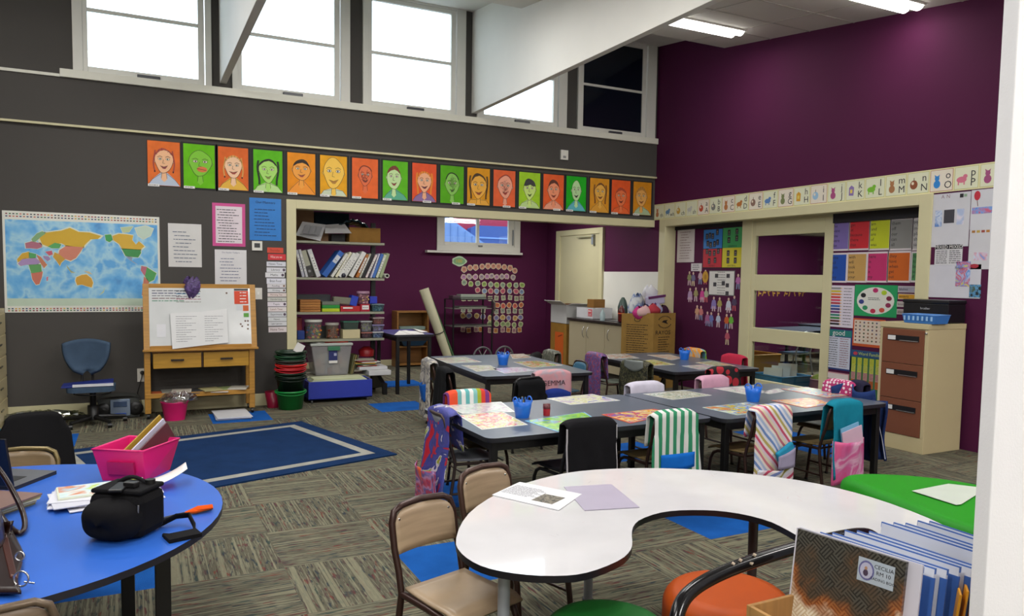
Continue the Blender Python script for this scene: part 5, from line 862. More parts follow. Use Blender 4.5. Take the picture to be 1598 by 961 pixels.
soft(circ(1.39, 2.03, 0.222), 0.0, 0.455, 0.07, mat('#155f22', 0.5, 0, 'plain', spec=0.25)).build('ottoman', None, label='round dark green vinyl ottoman at the bottom edge under the white table', cat='ottoman')
OT = chaikin(chaikin([(3.79, 3.12), (3.93, 3.17), (4.20, 3.04), (4.42, 2.80), (4.50, 2.4), (4.4, 1.9), (3.7, 1.85), (3.55, 2.2), (3.72, 2.8)]))[::-1]
soft(OT, 0.0, 0.42, 0.07, mat('#229018', 0.5, 0, 'plain', spec=0.25)).build('ottoman', None, label='large bright green vinyl ottoman at the right with a paper on it', cat='ottoman')
def flatpaper(name, z, pts, label, cat, m=None, th=0.002, origin=None):
    q = [onz(a, b, z) for a, b in pts]; s = MB(); s.prism([(p.x, p.y) for p in q][::-1], z, z+th, m or PAPER); return s.build(name, origin, label=label, cat=cat), q
flatpaper('paper_sheet', 0.428, [(1423, 766), (1480, 755), (1540, 762), (1500, 787), (1492, 788)], 'white printed sheet lying on the bright green ottoman', 'paper', P('#c4ccc0'))
# papers on the white table
q, c = flatpaper('stapled_pages', 0.6212, [(768, 773), (811, 753), (908, 772), (872, 797)], 'stapled printed pages with a small photo, at the left of the white table', 'paper', P('#e6e6ea', 0.4), 0.004)
S0 = (c[0]+c[1]+c[2]+c[3])/4; u_ = (c[2]-c[1]).normalized(); v_ = Vector((-u_.y, u_.x, 0))
s = Sheet((S0.x, S0.y, 0.6252), u_, v_, (0, 0, 1)); s.rect(0.02, -0.085, 0.125, 0.03, 0.0006, PAL(['#2c2a28', '#5c564c', '#8c8474', '#3c3a34'], 30))
for k in range(10): s.scribble(-0.16, -0.02+0.02*(k % 3), 0.07-0.014*k, 0.006, 0.0006, P('#5c5864'), k)
s.build('print', q)
flatpaper('plastic_folder', 0.6212, [(880, 760), (954, 756), (998, 792), (912, 797)], 'translucent lilac plastic folder lying on the white table', 'folder', P('#b8b0c4', 0.3), 0.003)
# ------------------------------------------------------------------ things on the round table
PINK = mat('#d81c70', 0.35, 0, 'plain')
t = thing('book_bin', 'hot pink plastic book bin on the round blue table', 'bin', (-0.02, 4.0, 0.62))
A = [(-0.16, 3.93), (0.02, 3.83), (0.13, 4.02), (-0.05, 4.12)]; T = [(-0.20, 3.93), (0.01, 3.80), (0.175, 4.03), (-0.05, 4.18)]
s = MB(); z0, z1 = 0.62, 0.77
vo = [(x, y, z0) for x, y in A]+[(x, y, z1) for x, y in T]; cA = (sum(p[0] for p in A)/4, sum(p[1] for p in A)/4)
vi = [(cA[0]+(x-cA[0])*.94, cA[1]+(y-cA[1])*.94, z) for x, y, z in vo]; vi = [(x, y, z+0.006 if z < 0.7 else z) for x, y, z in vi]
s.add(vo+vi, [(0, 1, 5, 4), (1, 2, 6, 5), (2, 3, 7, 6), (3, 0, 4, 7), (3, 2, 1, 0), (9, 8, 12, 13), (10, 9, 13, 14), (11, 10, 14, 15), (8, 11, 15, 12), (8, 9, 10, 11), (4, 5, 13, 12), (5, 6, 14, 13), (6, 7, 15, 14), (7, 4, 12, 15)], PINK); s.build('tub', t)
s = MB(); s.tube([(x, y, z1) for x, y in T], 0.005, PINK, 6, closed=True); s.build('rim', t)
a, b = Vector((-0.13, 3.905, 0.655)), Vector((-0.02, 3.838, 0.655)); s = MB(); nn = Vector((-0.5, -0.86, 0.0)).normalized(); s.hexa([a+nn*0.013, b+nn*0.013, b+nn*0.002, a+nn*0.002, a+nn*0.022+Vector((0, 0, .06)), b+nn*0.022+Vector((0, 0, .06)), b+nn*0.008+Vector((0, 0, .06)), a+nn*0.008+Vector((0, 0, .06))], mat('#b01458', 0.35, 0, 'plain')); s.build('label_holder', t)
for k, (c_, l, lab) in enumerate((('#a8862c', 0.0, 'mustard yellow book leaning out of the pink bin'), ('#c8c4d8', 1.0, 'white-edged blue book leaning out of the pink bin'), ('#5c3038', 2.0, 'maroon book leaning out of the pink bin'))):
    s = MB(); s.obox((0.03+0.012*k, 4.06-0.035*k, 0.755-0.008*k), 0.27, 0.008, 0.13-0.015*k, P(c_, 0.5), rz=0.75, ry=-0.55); s.build('book', None, bevel=0.001, label=lab, cat='book', group='books in the pink bin')
# laptop
t = thing('laptop', 'open silver and black laptop at the left edge of the round blue table', 'laptop', (-0.62, 3.95, 0.62))
q = [onz(x, y, 0.635) for x, y in ((28, 758), (89, 731), (50, 729), (-30, 724), (-90, 745))]; L4 = [(-0.50, 3.90), (-0.36, 4.14), (-0.64, 4.32), (-0.80, 4.08)]
s = MB(); s.prism(L4, 0.62, 0.637, P('#77777c', 0.35, 0.5), P('#26262a')); s.build('keyboard_base', t, bevel=0.003)
s = MB(); s.prism([(-0.53, 3.97), (-0.475, 4.07), (-0.655, 4.18), (-0.715, 4.08)], 0.637, 0.6385, P('#1a1a1d', 0.5)); s.build('keys', t)
s = MB(); s.hexa([(-0.50, 3.90, 0.64), (-0.80, 4.08, 0.64), (-0.806, 4.07, 0.64), (-0.506, 3.89, 0.64), (-0.52, 3.865, 0.86), (-0.82, 4.045, 0.86), (-0.826, 4.035, 0.86), (-0.526, 3.855, 0.86)], P('#121114', 0.35)); s.build('screen', t, bevel=0.003)
# magazines and papers
for k in range(6):
    s = MB(); s.obox((-0.56+0.006*k, 3.60-0.004*k, 0.624+0.0075*k), 0.27, 0.20, 0.007, P(['#8c8458', '#c8c0a0', '#a89c68', '#d0c8a8', '#98905c', '#7c6058'][k], 0.5), rz=0.85+0.05*(k % 3)); s.build('magazine', None, label='magazine in the pile by the handbag, %s' % ['lowest of all', 'second from the bottom', 'third from the bottom', 'third from the top', 'second from the top', 'topmost with a brownish cover'][k], cat='magazine', group='magazine pile by the handbag')
for k in range(7):
    s = MB(); s.obox((-0.14+0.035*math.sin(k*2), 3.62+0.03*math.cos(k*3), 0.6215+0.004*k), 0.36, 0.25, 0.0035, P(['#d6d6e0', '#e6e4ea', '#c8c8d4'][k % 3], 0.5), rz=0.05+0.16*math.sin(k*1.7)); s.build('paper_sheet', None, label='loose white worksheet in the pile behind the camera bag', cat='paper', group='worksheets behind the camera bag')
s = MB(); s.obox((-0.15, 3.66, 0.652), 0.34, 0.19, 0.009, P('#d8dcc8', 0.4), rz=0.12); o = s.build('workbook', None, bevel=0.001, label='green and orange illustrated workbook on top of the worksheets', cat='book')
s = MB(); s.obox((-0.15, 3.66, 0.6572), 0.325, 0.18, 0.001, PAL(['#8cbc3c', '#b8cc4c', '#bcd4dc', '#d0d8d4', '#c87c54', '#a8ccd8'], 5), rz=0.12); s.build('cover_art', o)
s = MB(); s.grid(lambda u, v: (0.03+0.16*u, 3.60+0.06*u+0.13*v, 0.655+0.05*u*u), 8, 3, PAPER, 0.002); s.build('curled_page', None, label='white page curling up at the right of the worksheets', cat='paper')
# camera bag
t = thing('camera_bag', 'black padded camera bag with handle and straps on the round table', 'bag', (-0.06, 3.08, 0.62)); BK2 = CL('#0e0d10')
bc = Vector((-0.095, 3.03, 0.62)); ang = -0.62; RZ = Matrix.Rotation(ang, 3, 'Z')
def loc_(x, y, z): return bc+RZ @ Vector((x, y, z))
s = MB(); s.obox(loc_(0, 0.085, 0.084), 0.215, 0.165, 0.165, BK2, rz=ang); s.build('body', t, bevel=0.032)
def dome(u, v):
    a = 2*PI*u; n = 2.8; ca, sa = math.cos(a), math.sin(a); cx_ = abs(ca)**(2/n)*(1 if ca >= 0 else -1); cz = abs(sa)**(2/n)*(1 if sa >= 0 else -1); f = max(0.02, math.sin(PI/2*v)**0.45)
    return loc_(cx_*0.105*f, -0.085+0.11*v**1.6+0.012*(1-cz)*(1-v), max(0.002, 0.078+cz*0.076*f))
s = MB(); s.grid(dome, 36, 16, BK2); s.build('front_pocket', t)
s = MB(); s.obox(loc_(0, 0.09, 0.172), 0.20, 0.15, 0.018, BK2, rz=ang); s.build('lid', t, bevel=0.008)
s = MB(); s.obox(loc_(0.0, 0.045, 0.184), 0.05, 0.11, 0.012, BLACKM, rz=ang+0.3); s.obox(loc_(0.035, 0.06, 0.192), 0.05, 0.03, 0.022, BLACKM, rz=ang); s.build('buckle_strap', t, bevel=0.005)
s = MB(); s.tube([loc_(0.105-0.004*i, 0.0+0.004*i, 0.135-0.02*i) for i in range(6)], 0.003, P('#6c6c6c', 0.4), 6); s.build('zip', t, label='grey zip')
s = MB(); s.tube([loc_(-0.06+0.12*i/8, 0.12, 0.180+0.022*math.sin(PI*i/8)) for i in range(9)], [0.008]*9, CL('#1a191d'), 6); s.lathe([(0.018, 0), (0.018, 0.02)], loc_(0.07, 0.12, 0.178), BLACKM, 10); s.build('handle', t)
s = MB(); q = loc_(-0.01, -0.055, 0.128); s.obox(q, 0.018, 0.004, 0.008, P('#8c7c3c', 0.4, 0.5), rz=ang, rx=-0.5); s.build('badge', t, label='tiny brass badge')
s = MB(); st = [(0.06, 3.10, 0.64), (0.12, 3.12, 0.66), (0.165, 3.10, 0.665), (0.18, 3.04, 0.64), (0.175, 2.98, 0.626)]
for k in range(3): s.tube([(x, y+0.006*k, z-0.008*k) for x, y, z in st], 0.005, BK2, 6)
s.obox((0.135, 2.955, 0.628), 0.115, 0.07, 0.014, BK2, rz=0.25); s.tube([(0.07, 2.99, 0.628), (0.10, 2.97, 0.628)], 0.008, BK2, 6); s.build('strap', t)
t = thing('orange_tassel', 'bright orange cord tassel on a dark stick beside the camera bag', 'tassel', (0.2, 3.24, 0.62)); s = MB()
for k in range(12): a = k*0.52; s.tube([(0.155, 3.225, 0.632), (0.20+0.006*math.sin(a), 3.235+0.020*math.cos(a), 0.636+0.010*math.sin(a)), (0.262, 3.25+0.022*math.cos(a*1.3), 0.634+0.009*math.sin(a))], 0.0038, CL('#ec5a14'), 5)
s.build('cords', t); s = MB(); s.tube([(0.05, 3.185, 0.628), (0.155, 3.225, 0.631)], 0.005, P('#3c3c44')); s.build('stick', t)
# handbag
t = thing('handbag', 'brown leather handbag with looped handles and silver rings at the left edge', 'handbag', (-0.55, 2.95, 0.62)); LE = mat('#1f0c09', 0.28, 0, 'plain')
s = MB(); s.grid(lambda u, v: (-0.60+0.17*math.cos(PI*2*u)*(1-0.35*v**2), 3.08+0.26*math.sin(PI*2*u)*(1-0.25*v**2)+0.01*math.sin(u*40)*v, 0.622+0.25*v+0.012*math.sin(u*25)*v), 40, 10, LE); s.build('body', t)
s = MB(); h1 = [(-0.50, 3.20, 0.84), (-0.47, 3.18, 0.92), (-0.44, 3.13, 0.90), (-0.415, 3.08, 0.83), (-0.40, 3.04, 0.77), (-0.42, 3.0, 0.735), (-0.46, 2.98, 0.75), (-0.52, 2.98, 0.80)]
def smooth(p, n=3):
    p = [Vector(q) for q in p]
    for _ in range(n): p = [p[0]]+[w for i in range(len(p)-1) for w in (p[i]*.75+p[i+1]*.25, p[i]*.25+p[i+1]*.75)]+[p[-1]]
    return p
def HB(px_, py_, d):
    p_ = EYE+ray(px_, py_)*d
    return p_ if p_.z > 0.634 else onz(px_, py_, 0.634)
h1 = smooth([HB(-30, 700, 2.95), HB(0, 733, 2.93), HB(20, 765, 2.9), HB(37, 800, 2.88), HB(40, 825, 2.86), HB(30, 834, 2.85), HB(15, 822, 2.86), HB(-10, 790, 2.9)]); s.tube(h1, 0.010, LE, 8); s.build('handle', t)
s = MB(); h2 = smooth([HB(-30, 770, 2.85), HB(0, 800, 2.83), HB(15, 830, 2.81), HB(28, 855, 2.8), HB(34, 868, 2.8)]); s.tube(h2, 0.010, LE, 8); s.build('handle', t)
s = MB(); s.grid(lambda u, v: HB(-40+62*u+14*v*u-6*math.sin(v*9), 822+105*v-10*u*(1-v), 2.72+0.10*(1-u)), 12, 14, LE, 0.01); s.grid(lambda u, v: HB(-2+12*u+18*v, 832+75*v, 2.70), 6, 12, mat('#401c14', 0.3, 0, 'plain'), 0.012); s.build('front_flap', t)
for (cx0, cy0, r_, zz) in ((33, 903, 0.023, 0.66), (31, 868, 0.014, 0.70)):
    s = MB(); c0 = onz(cx0, cy0, zz); s.tube([c0+RT*r_*math.cos(a)+UP*r_*math.sin(a) for a in [2*PI*i/20 for i in range(20)]], 0.003, CHROME, 6, closed=True); s.build('ring', t, label='silver ring')
c0 = onz(44, 908, 0.645); s = MB(); s.tube([c0-RT*0.012, c0+RT*0.02-UP*0.004], 0.003, CHROME, 5); s.build('clasp', t, label='silver clasp')
# ------------------------------------------------------------------ foreground chair with the crate of book folders
t = thing('armchair', 'black tubular metal chair in the right foreground holding the wooden crate', 'chair', (1.75, 1.3, 0)); TB = P('#121114', 0.18, 0.2)
s = MB(); rl = smooth([(1.20, 1.40, 0.0), (1.20, 1.42, 0.45), (1.205, 1.45, 0.66), (1.24, 1.50, 0.755), (1.36, 1.53, 0.79), (1.60, 1.565, 0.80), (1.95, 1.60, 0.80), (2.16, 1.62, 0.78), (2.22, 1.62, 0.66), (2.23, 1.60, 0.45), (2.23, 1.58, 0.0)], 3); s.tube(rl, 0.0195, TB, 12); s.build('back_frame', t)
s = MB(); s.prism([(1.24, 1.02), (2.18, 1.10), (2.16, 1.56), (1.24, 1.48)], 0.43, 0.455, P('#1c1b1d', 0.5)); s.build('seat', t, bevel=0.006)
for x, y in ((1.27, 1.05), (2.14, 1.12)): s = MB(); s.tube([(x, y, 0), (x, y, 0.43)], 0.015, TB); s.build('leg', t)
s = MB()
for (x, y, z) in ((1.47, 1.548, 0.808), (1.50, 1.552, 0.812), (1.56, 1.56, 0.815), (1.535, 1.545, 0.80)): s.obox((x, y-0.008, z+0.004), 0.013, 0.009, 0.004, P('#a89884'), rz=0.6, rx=0.4)
s.build('chipped_paint', t, label='chips of bare pale metal')
CW = mat('#c49458', 0.5, 0, 'wood', gr=(12, 1, 1))
t = thing('wooden_crate', 'light wooden crate on the black chair, packed with book folders', 'crate', (1.8, 1.33, 0.455))
s = MB(); x0, x1, y0, y1 = 1.50, 2.15, 1.14, 1.515
s.box(x0, x1, y0, y1, 0.456, 0.468, CW); s.build('bottom', t)
for nm, b in (('side_panel', (x0, x1, y1-0.012, y1)), ('side_panel', (x0, x1, y0, y0+0.012)), ('end_panel', (x0, x0+0.012, y0+0.013, y1-0.013)), ('end_panel', (x1-0.012, x1, y0+0.013, y1-0.013))):
    s = MB(); s.box(*b, 0.47, 0.53, CW); s.box(*b, 0.55, 0.61, CW); s.box(*b, 0.63, 0.70, CW); s.build(nm, t, bevel=0.002)
# front display folder with the label
t = thing('book_folder', 'dark woven-pattern folder with a small white name label, front of the crate', 'folder', (1.70, 1.36, 0.60))
def FS(dx=0.0): return Sheet((1.705+dx, 1.36, 0.745), Vector((0.165, -0.986, 0)).normalized(), Vector((0.12, 0.02, 1)).normalized(), Vector((-0.98, -0.165, 0.12)).normalized())
s = FS(); s.rect(-0.158, -0.145, 0.150, 0.143, 0.006, mat('#444444', 0.3, 0, 'weave'), 0.012); s.build('cover_sheet', t)
s = FS(); s.rect(-0.160, -0.147, 0.185, 0.146, -0.0062, P('#d8d6e2', 0.4), 0.006); s.rect(-0.162, -0.15, -0.158, 0.145, 0.007, P('#d8d6e2', 0.4), 0.012); s.build('back_sleeve', t)
s = FS(); s.rect(0.028, 0.060, 0.125, 0.122, 0.0078, P('#b8c4d0', 0.4), 0.0015); s.ell(0.052, 0.091, 0.021, 0.026, 0.0084, P('#6c6ca0'), 18); s.ell(0.052, 0.091, 0.017, 0.021, 0.009, P('#c0c0d8'), 16); s.ell(0.051, 0.085, 0.007, 0.009, 0.0096, P('#4c3c54'), 8); s.ell(0.051, 0.097, 0.004, 0.005, 0.0096, P('#b89070'), 8)
for tx, b, sz in (('CECILIA', 0.108, 0.0145), ('RM 10', 0.092, 0.0145), ('READING BOOK', 0.076, 0.0105)): s.text(tx, sz, 0.098, b, 0.0084, INK)
s.build('name_label', t)
BF = P('#3f68b4', 0.35); WF = P('#dcdfea', 0.35)
for k in range(11):
    f = (k+1)/11; x = 1.735+0.034*k; rz = 0.165-0.02*k; top = 0.875-0.003*(k % 3)+(0.02 if k > 5 else 0)
    s = Sheet((x, 1.355-0.012*k, top-0.14), Vector((math.sin(rz), -math.cos(rz), 0)), Vector((0.10, 0, 1)).normalized(), Vector((-1, -rz, 0.1)).normalized())
    t = thing('book_folder', 'white plastic book folder with blue top band, %s behind the woven-pattern one' % (ORD[k] if k < 10 else 'last'), 'folder', tuple(s.O), 'white and blue book folders in the crate')
    s.rect(-0.155, -0.14, 0.165, 0.14, 0.004, WF, 0.008); s.build('sleeve', t)
    q = Sheet(s.O, s.u, s.vv, s.w); q.rect(-0.157, 0.128, 0.167, 0.143, 0.003, BF, 0.006); q.rect(0.125 if k % 2 else 0.15, -0.13, 0.168, 0.118, 0.0045, BF, 0.0045); q.build('blue_band', t)
for k in range(4):
    s = MB(); s.obox((1.87+0.028*k, 1.168, 0.745+0.004*k), 0.006, 0.13, 0.16, mat('#e09a1c', 0.4, 0, 'plain'), rz=-0.9, ry=0.1); s.build('orange_envelope', None, bevel=0.002, label='orange plastic wallet in the near right corner of the crate', cat='folder', group='orange wallets in the crate')
# ------------------------------------------------------------------ filing cabinet and printer
CAB = mat('#c9ba92', 0.4, 0, 'paint'); BRN = mat('#7c4c38', 0.45, 0, 'paint')
fx, f0, f1, fd = 6.50, 4.43, 4.93, 7.05
t = thing('filing_cabinet', 'cream filing cabinet with three brown drawers below the printer', 'filing cabinet', ((fx+fd)/2, (f0+f1)/2, 0))
s = MB(); s.box(fx+0.012, fd, f0, f1, 0, 1.20, CAB); s.box(fx, fx+0.012, f0, f0+0.035, 0.1451, 1.16, CAB); s.box(fx, fx+0.012, f1-0.03, f1, 0.1451, 1.16, CAB); s.box(fx, fx+0.012, f0, f1, 0, 0.145, CAB); s.box(fx-0.004, fd, f0-0.004, f1+0.004, 1.165, 1.215, CAB); s.build('body', t, bevel=0.003)
for k, (z0, z1) in enumerate(((0.15, 0.485), (0.49, 0.825), (0.83, 1.155))):
    s = MB(); s.box(fx-0.006, fx+0.012, f0+0.037, f1-0.032, z0, z1, BRN); d = s.build('drawer', t, bevel=0.002)
    s = MB(); zc_ = z1-0.085; s.box(fx-0.010, fx-0.005, f0+0.085, f1-0.09, zc_-0.026, zc_+0.026, P('#171518', 0.4)); s.box(fx-0.016, fx-0.006, f0+0.09, f0+0.28, zc_-0.026, zc_-0.018, CHROME); s.build('handle', d)
    s = MB(); s.box(fx-0.012, fx-0.008, f1-0.175, f1-0.095, zc_-0.02, zc_+0.02, P('#e0dedc', 0.4)); s.build('label_card', d, label='white label card')
s = MB(); s.lathe([(0.010, 0), (0.010, 0.014), (0.006, 0.016)], (fx, f0+0.016, 1.13), CHROME, 12, Matrix.Rotation(-PI/2, 3, 'Y')); s.build('lock', t)
t = thing('printer', 'black printer on top of the filing cabinet', 'printer', (6.97, 4.70, 1.217)); PB = P('#1b1a1d', 0.3)
s = MB(); s.box(6.80, 7.06, 4.45, 4.915, 1.217, 1.40, PB); s.box(6.79, 7.06, 4.44, 4.92, 1.40, 1.435, PB); s.build('body', t, bevel=0.008)
s = MB(); s.box(6.785, 6.80, 4.50, 4.87, 1.25, 1.29, P('#0c0c0e', 0.5)); s.build('paper_slot', t); s = Sheet((6.80, 4.70, 1.35), (0, -1, 0), (0, 0, 1), (-1, 0, 0)); s.text('brother', 0.032, 0.02, 0, 0.004, P('#b8b8bc')); s.build('badge', t)
t = thing('plastic_basket', 'translucent blue plastic basket in front of the printer', 'basket', (6.62, 4.55, 1.217)); BB = P('#3f7cc8', 0.3)
s = MB(); A = [(6.53, 4.40), (6.72, 4.40), (6.72, 4.70), (6.53, 4.70)]; vo = [(x, y, 1.218) for x, y in A]+[(6.625+(x-6.625)*1.13, 4.55+(y-4.55)*1.13, 1.30) for x, y in A]; vi = [(6.625+(v[0]-6.625)*.95, 4.55+(v[1]-4.55)*.97, v[2]+(0.004 if v[2] < 1.25 else 0)) for v in vo]
s.add(vo+vi, [(0, 1, 5, 4), (1, 2, 6, 5), (2, 3, 7, 6), (3, 0, 4, 7), (3, 2, 1, 0), (9, 8, 12, 13), (10, 9, 13, 14), (11, 10, 14, 15), (8, 11, 15, 12), (8, 9, 10, 11), (4, 5, 13, 12), (5, 6, 14, 13), (6, 7, 15, 14), (7, 4, 12, 15)], BB); s.build('tub', t)
s = MB(); s.tube([v for v in vo[4:]], 0.004, P('#6c9cdc', 0.3), 6, closed=True); s.build('rim', t)
s = MB()
for k in range(7):
    y = 4.41+0.045*k; s.box(6.512, 6.516, y, y+0.018, 1.245, 1.285, P('#9cc4ec', 0.3))
s.build('slots', t)
# ------------------------------------------------------------------ rug
RB_ = mat('#18335c', 0.95, 0, 'pile'); RG = mat('#a5a49b', 0.95, 0, 'pile')
c = [(-0.78, 7.52), (1.55, 8.14), (2.04, 6.32), (-0.30, 5.63)]; s = MB(); cx_ = sum(p[0] for p in c)/4; cy_ = sum(p[1] for p in c)/4
def ins(d): # inset quad corners by d metres along both directions
    out = []
    for i in range(4):
        p = Vector(c[i]); a = (Vector(c[(i+1) % 4])-p).normalized(); b = (Vector(c[i-1])-p).normalized(); out.append(tuple(p+(a+b)*d))
    return out
z = 0.012; s.prism(c[::-1], 0.0, z, RB_)
for d0, m_, zz in ((0.14, RG, z+0.0008), (0.23, RB_, z+0.0016)): s.prism(ins(d0)[::-1], z-0.001, zz, m_)
s.build('rug', None, label='navy rug with a pale grey inset border', cat='rug')
# ------------------------------------------------------------------ easel with drawers
OAK = mat('#b98638', 0.4, 0, 'wood'); OAKD = mat('#a8702c', 0.4, 0, 'wood')
t = thing('whiteboard_easel', 'orange oak whiteboard easel with two drawers on castors', 'easel', (0.64, 9.1, 0)); y0, y1 = 8.90, 9.25
s = MB()
s.hexa([(0.05, y0-0.02, 0.74), (0.115, y0-0.02, 0.74), (0.115, y0+0.005, 0.74), (0.05, y0+0.005, 0.74), (0.05, y0+0.13, 1.46), (0.115, y0+0.13, 1.46), (0.115, y0+0.155, 1.46), (0.05, y0+0.155, 1.46)], OAK)
s.hexa([(1.145, y0-0.02, 0.74), (1.21, y0-0.02, 0.74), (1.21, y0+0.005, 0.74), (1.145, y0+0.005, 0.74), (1.145, y0+0.13, 1.46), (1.21, y0+0.13, 1.46), (1.21, y0+0.155, 1.46), (1.145, y0+0.155, 1.46)], OAK)
s.box(0.115, 1.145, y0-0.02, y0+0.01, 0.74, 0.795, OAK); s.box(0.115, 1.145, y0+0.12, y0+0.15, 1.41, 1.462, OAK); s.box(0.04, 1.22, y0-0.05, y0+0.02, 0.735, 0.755, OAK); s.build('board_frame', t, bevel=0.003)
def BS(w=0.0): return Sheet((0.63, y0+0.062, 1.10), (1, 0, 0), Vector((0, 0.15, 0.72)).normalized(), Vector((0, -0.72, 0.15)).normalized())
s = BS(); s.rect(-0.52, -0.32, 0.52, 0.32, 0.012, mat('#d6d8d8', 0.12, 0, 'plain'), 0.008); s.build('board', t)
s = BS()
for k in range(5):
    s.scribble(-0.49, -0.10-0.05*(k % 3), 0.29-0.028*k, 0.014, 0.0125, P(['#4c4c58', '#3c3c64', '#6c6c74', '#7c5c5c', '#4c8c6c'][k]), k); s.scribble(-0.25, 0.0, 0.285-0.03*k, 0.012, 0.0125, P(['#2c2c34', '#4c8ca8', '#5c4c58', '#a85c7c', '#8c8c84'][k]), k+9)
o = s.build('handwriting', t); o['kind'] = 'stuff'
for k, (r4, c_, l) in enumerate((((0.35, 0.14, 0.50, 0.29), '#d0401c', 'large orange-red chart at the top right of the easel board'), ((0.37, 0.07, 0.43, 0.13), '#c8ccd0', 'small grey card under the orange-red chart'), ((0.44, 0.06, 0.50, 0.125), '#c85c24', 'small orange card under the orange-red chart'), ((0.445, -0.01, 0.50, 0.035), '#5ca03c', 'small green card at the right edge of the easel board'), ((0.35, 0.295, 0.50, 0.315), '#33343a', 'dark heading strip above the orange-red chart'), ((-0.45, -0.22, -0.36, -0.08), '#dcdce0', 'white card at the left of the open big book'))):
    s = BS(); s.rect(*r4, 0.0145, P(c_), 0.0015)
    if k == 0: [s.scribble(0.41, 0.48, 0.27-0.035*j, 0.015, 0.0152, PAPER, j) for j in range(4)]
    s.build('magnetic_card', None, label=l, cat='card', group='cards on the easel board')
for k, (a, b) in enumerate(((0.41, -0.09), (0.425, -0.115), (0.46, -0.055), (0.488, -0.055), (0.488, -0.10), (0.485, -0.145), (0.27, 0.265))):
    s = BS(); s.ell(a, b, 0.011, 0.011, 0.0145, P('#6a5448'), 8); s.build('magnet', None, label='tiny round brown magnet on the easel board, %s from the left' % ['second', 'third', 'fourth', 'last but two', 'last but one', 'last', 'first'][k], cat='magnet', group='round magnets on the easel board')
for k, (a, b, hd) in enumerate(((0.14, 0.62, 0), (0.645, 1.12, 1))):
    s = MB(); s.box(a, b, y0, y1, 0.545, 0.71, mat('#c09030', 0.4, 0, 'wood')); d = s.build('drawer', t, bevel=0.003); s = MB(); m_ = (a+b)/2; s.box(m_-0.065, m_+0.065, y0-0.022, y0-0.012, 0.625, 0.645, P('#2a2018', 0.4)); s.box(m_-0.06, m_-0.05, y0-0.02, y0, 0.628, 0.642, P('#2a2018')); s.box(m_+0.05, m_+0.06, y0-0.02, y0, 0.628, 0.642, P('#2a2018')); s.build('handle', d)
s = MB(); s.box(0.13, 1.13, y0+0.01, y1, 0.715, 0.735, OAKD); s.box(0.622, 0.643, y0+0.02, y1, 0.545, 0.715, P('#3c2414')); s.build('drawer_housing', t)
for x in (0.085, 1.155):
    for y in (y0+0.02, y1-0.02): s = MB(); s.box(x-0.032, x+0.028, y-0.025, y+0.025, 0.06, 0.735, OAK); s.build('leg', t, bevel=0.004); s = MB(); s.lathe([(0.028, -0.014), (0.028, 0.014)], (x, y, 0.028), BLACKM, 14, Matrix.Rotation(PI/2, 3, 'Y')); s.box(x-0.012, x+0.012, y-0.012, y+0.012, 0.03, 0.065, BLACKM); s.build('castor', t)
s = MB(); s.box(0.06, 1.18, y0-0.015, y0+0.01, 0.225, 0.275, OAK); s.box(0.09, 1.15, y0+0.011, y1, 0.235, 0.25, OAKD); s.build('shelf', t, bevel=0.003)
for k in range(9):
    s = MB(); s.obox((0.22+0.10*k, 9.02+0.05*math.sin(k*2), 0.262+0.010*(k % 3)), 0.20, 0.26, 0.008, P(['#b85c34', '#8c8c84', '#c8c0b4', '#5c5c60', '#3c3c40', '#b0a878', '#d0ccc8', '#9cac74', '#c8c4b8'][k], 0.5), rz=0.3*math.sin(k*3)); s.build('magazine', None, label='%s magazine from the left on the easel\'s lower shelf' % ORD[k], cat='magazine', group='magazines on the easel shelf')
t = thing('big_book', 'open white big book propped on the easel ledge', 'book', (0.62, 8.88, 0.76))
for a in (-1, 1):
    s = BS(); q = [(-0.005, -0.325), (-0.005, 0.05), (-0.315, 0.035), (-0.30, -0.355)] if a < 0 else [(-0.005, -0.325), (0.27, -0.30), (0.265, 0.085), (-0.005, 0.05)]
    if a < 0: q = q
    s.poly([(x+0.0, y) for x, y in (q[::1] if a > 0 else q[::1])], 0.035, P('#dedede', 0.5), 0.012)
    for k in range(12): s.scribble(-0.26 if a < 0 else 0.03, (-0.05 if a < 0 else 0.22)-0.05*(k % 3), 0.0-0.025*k, 0.007, 0.0358, P('#6c6c74'), k+a)
    s.build('page', t)
t = thing('cloth_bundle', 'purple knitted cloth hung over the top of the easel board', 'cloth', (0.52, 9.02, 1.3)); s = MB(); s.grid(lambda u, v: (0.53+(0.075*math.sin(PI*(0.25+0.75*v)))*math.cos(2*PI*u)*(1+0.35*math.sin(6*PI*u+v*4)), 9.01+0.05*math.sin(2*PI*u)*(1+0.2*math.sin(u*30))*math.sin(PI*(0.1+0.85*v)), 1.53-0.24*v+0.02*math.sin(u*25+v*9)), 26, 12, PAL(['#4c3868', '#5c447c', '#382850', '#6c5490'], 18)); s.build('bundle', t)
s = MB()
for k in range(5): s.obox((0.92+0.008*math.sin(k*3), 8.78+0.01*math.cos(k), 0.006+0.006*k), 0.36, 0.50, 0.0055, P('#d8d8dc', 0.5), rz=0.04*math.sin(k*5)); 
s.build('paper_stack', None, label='stack of large white sheets on the floor under the easel', cat='paper')
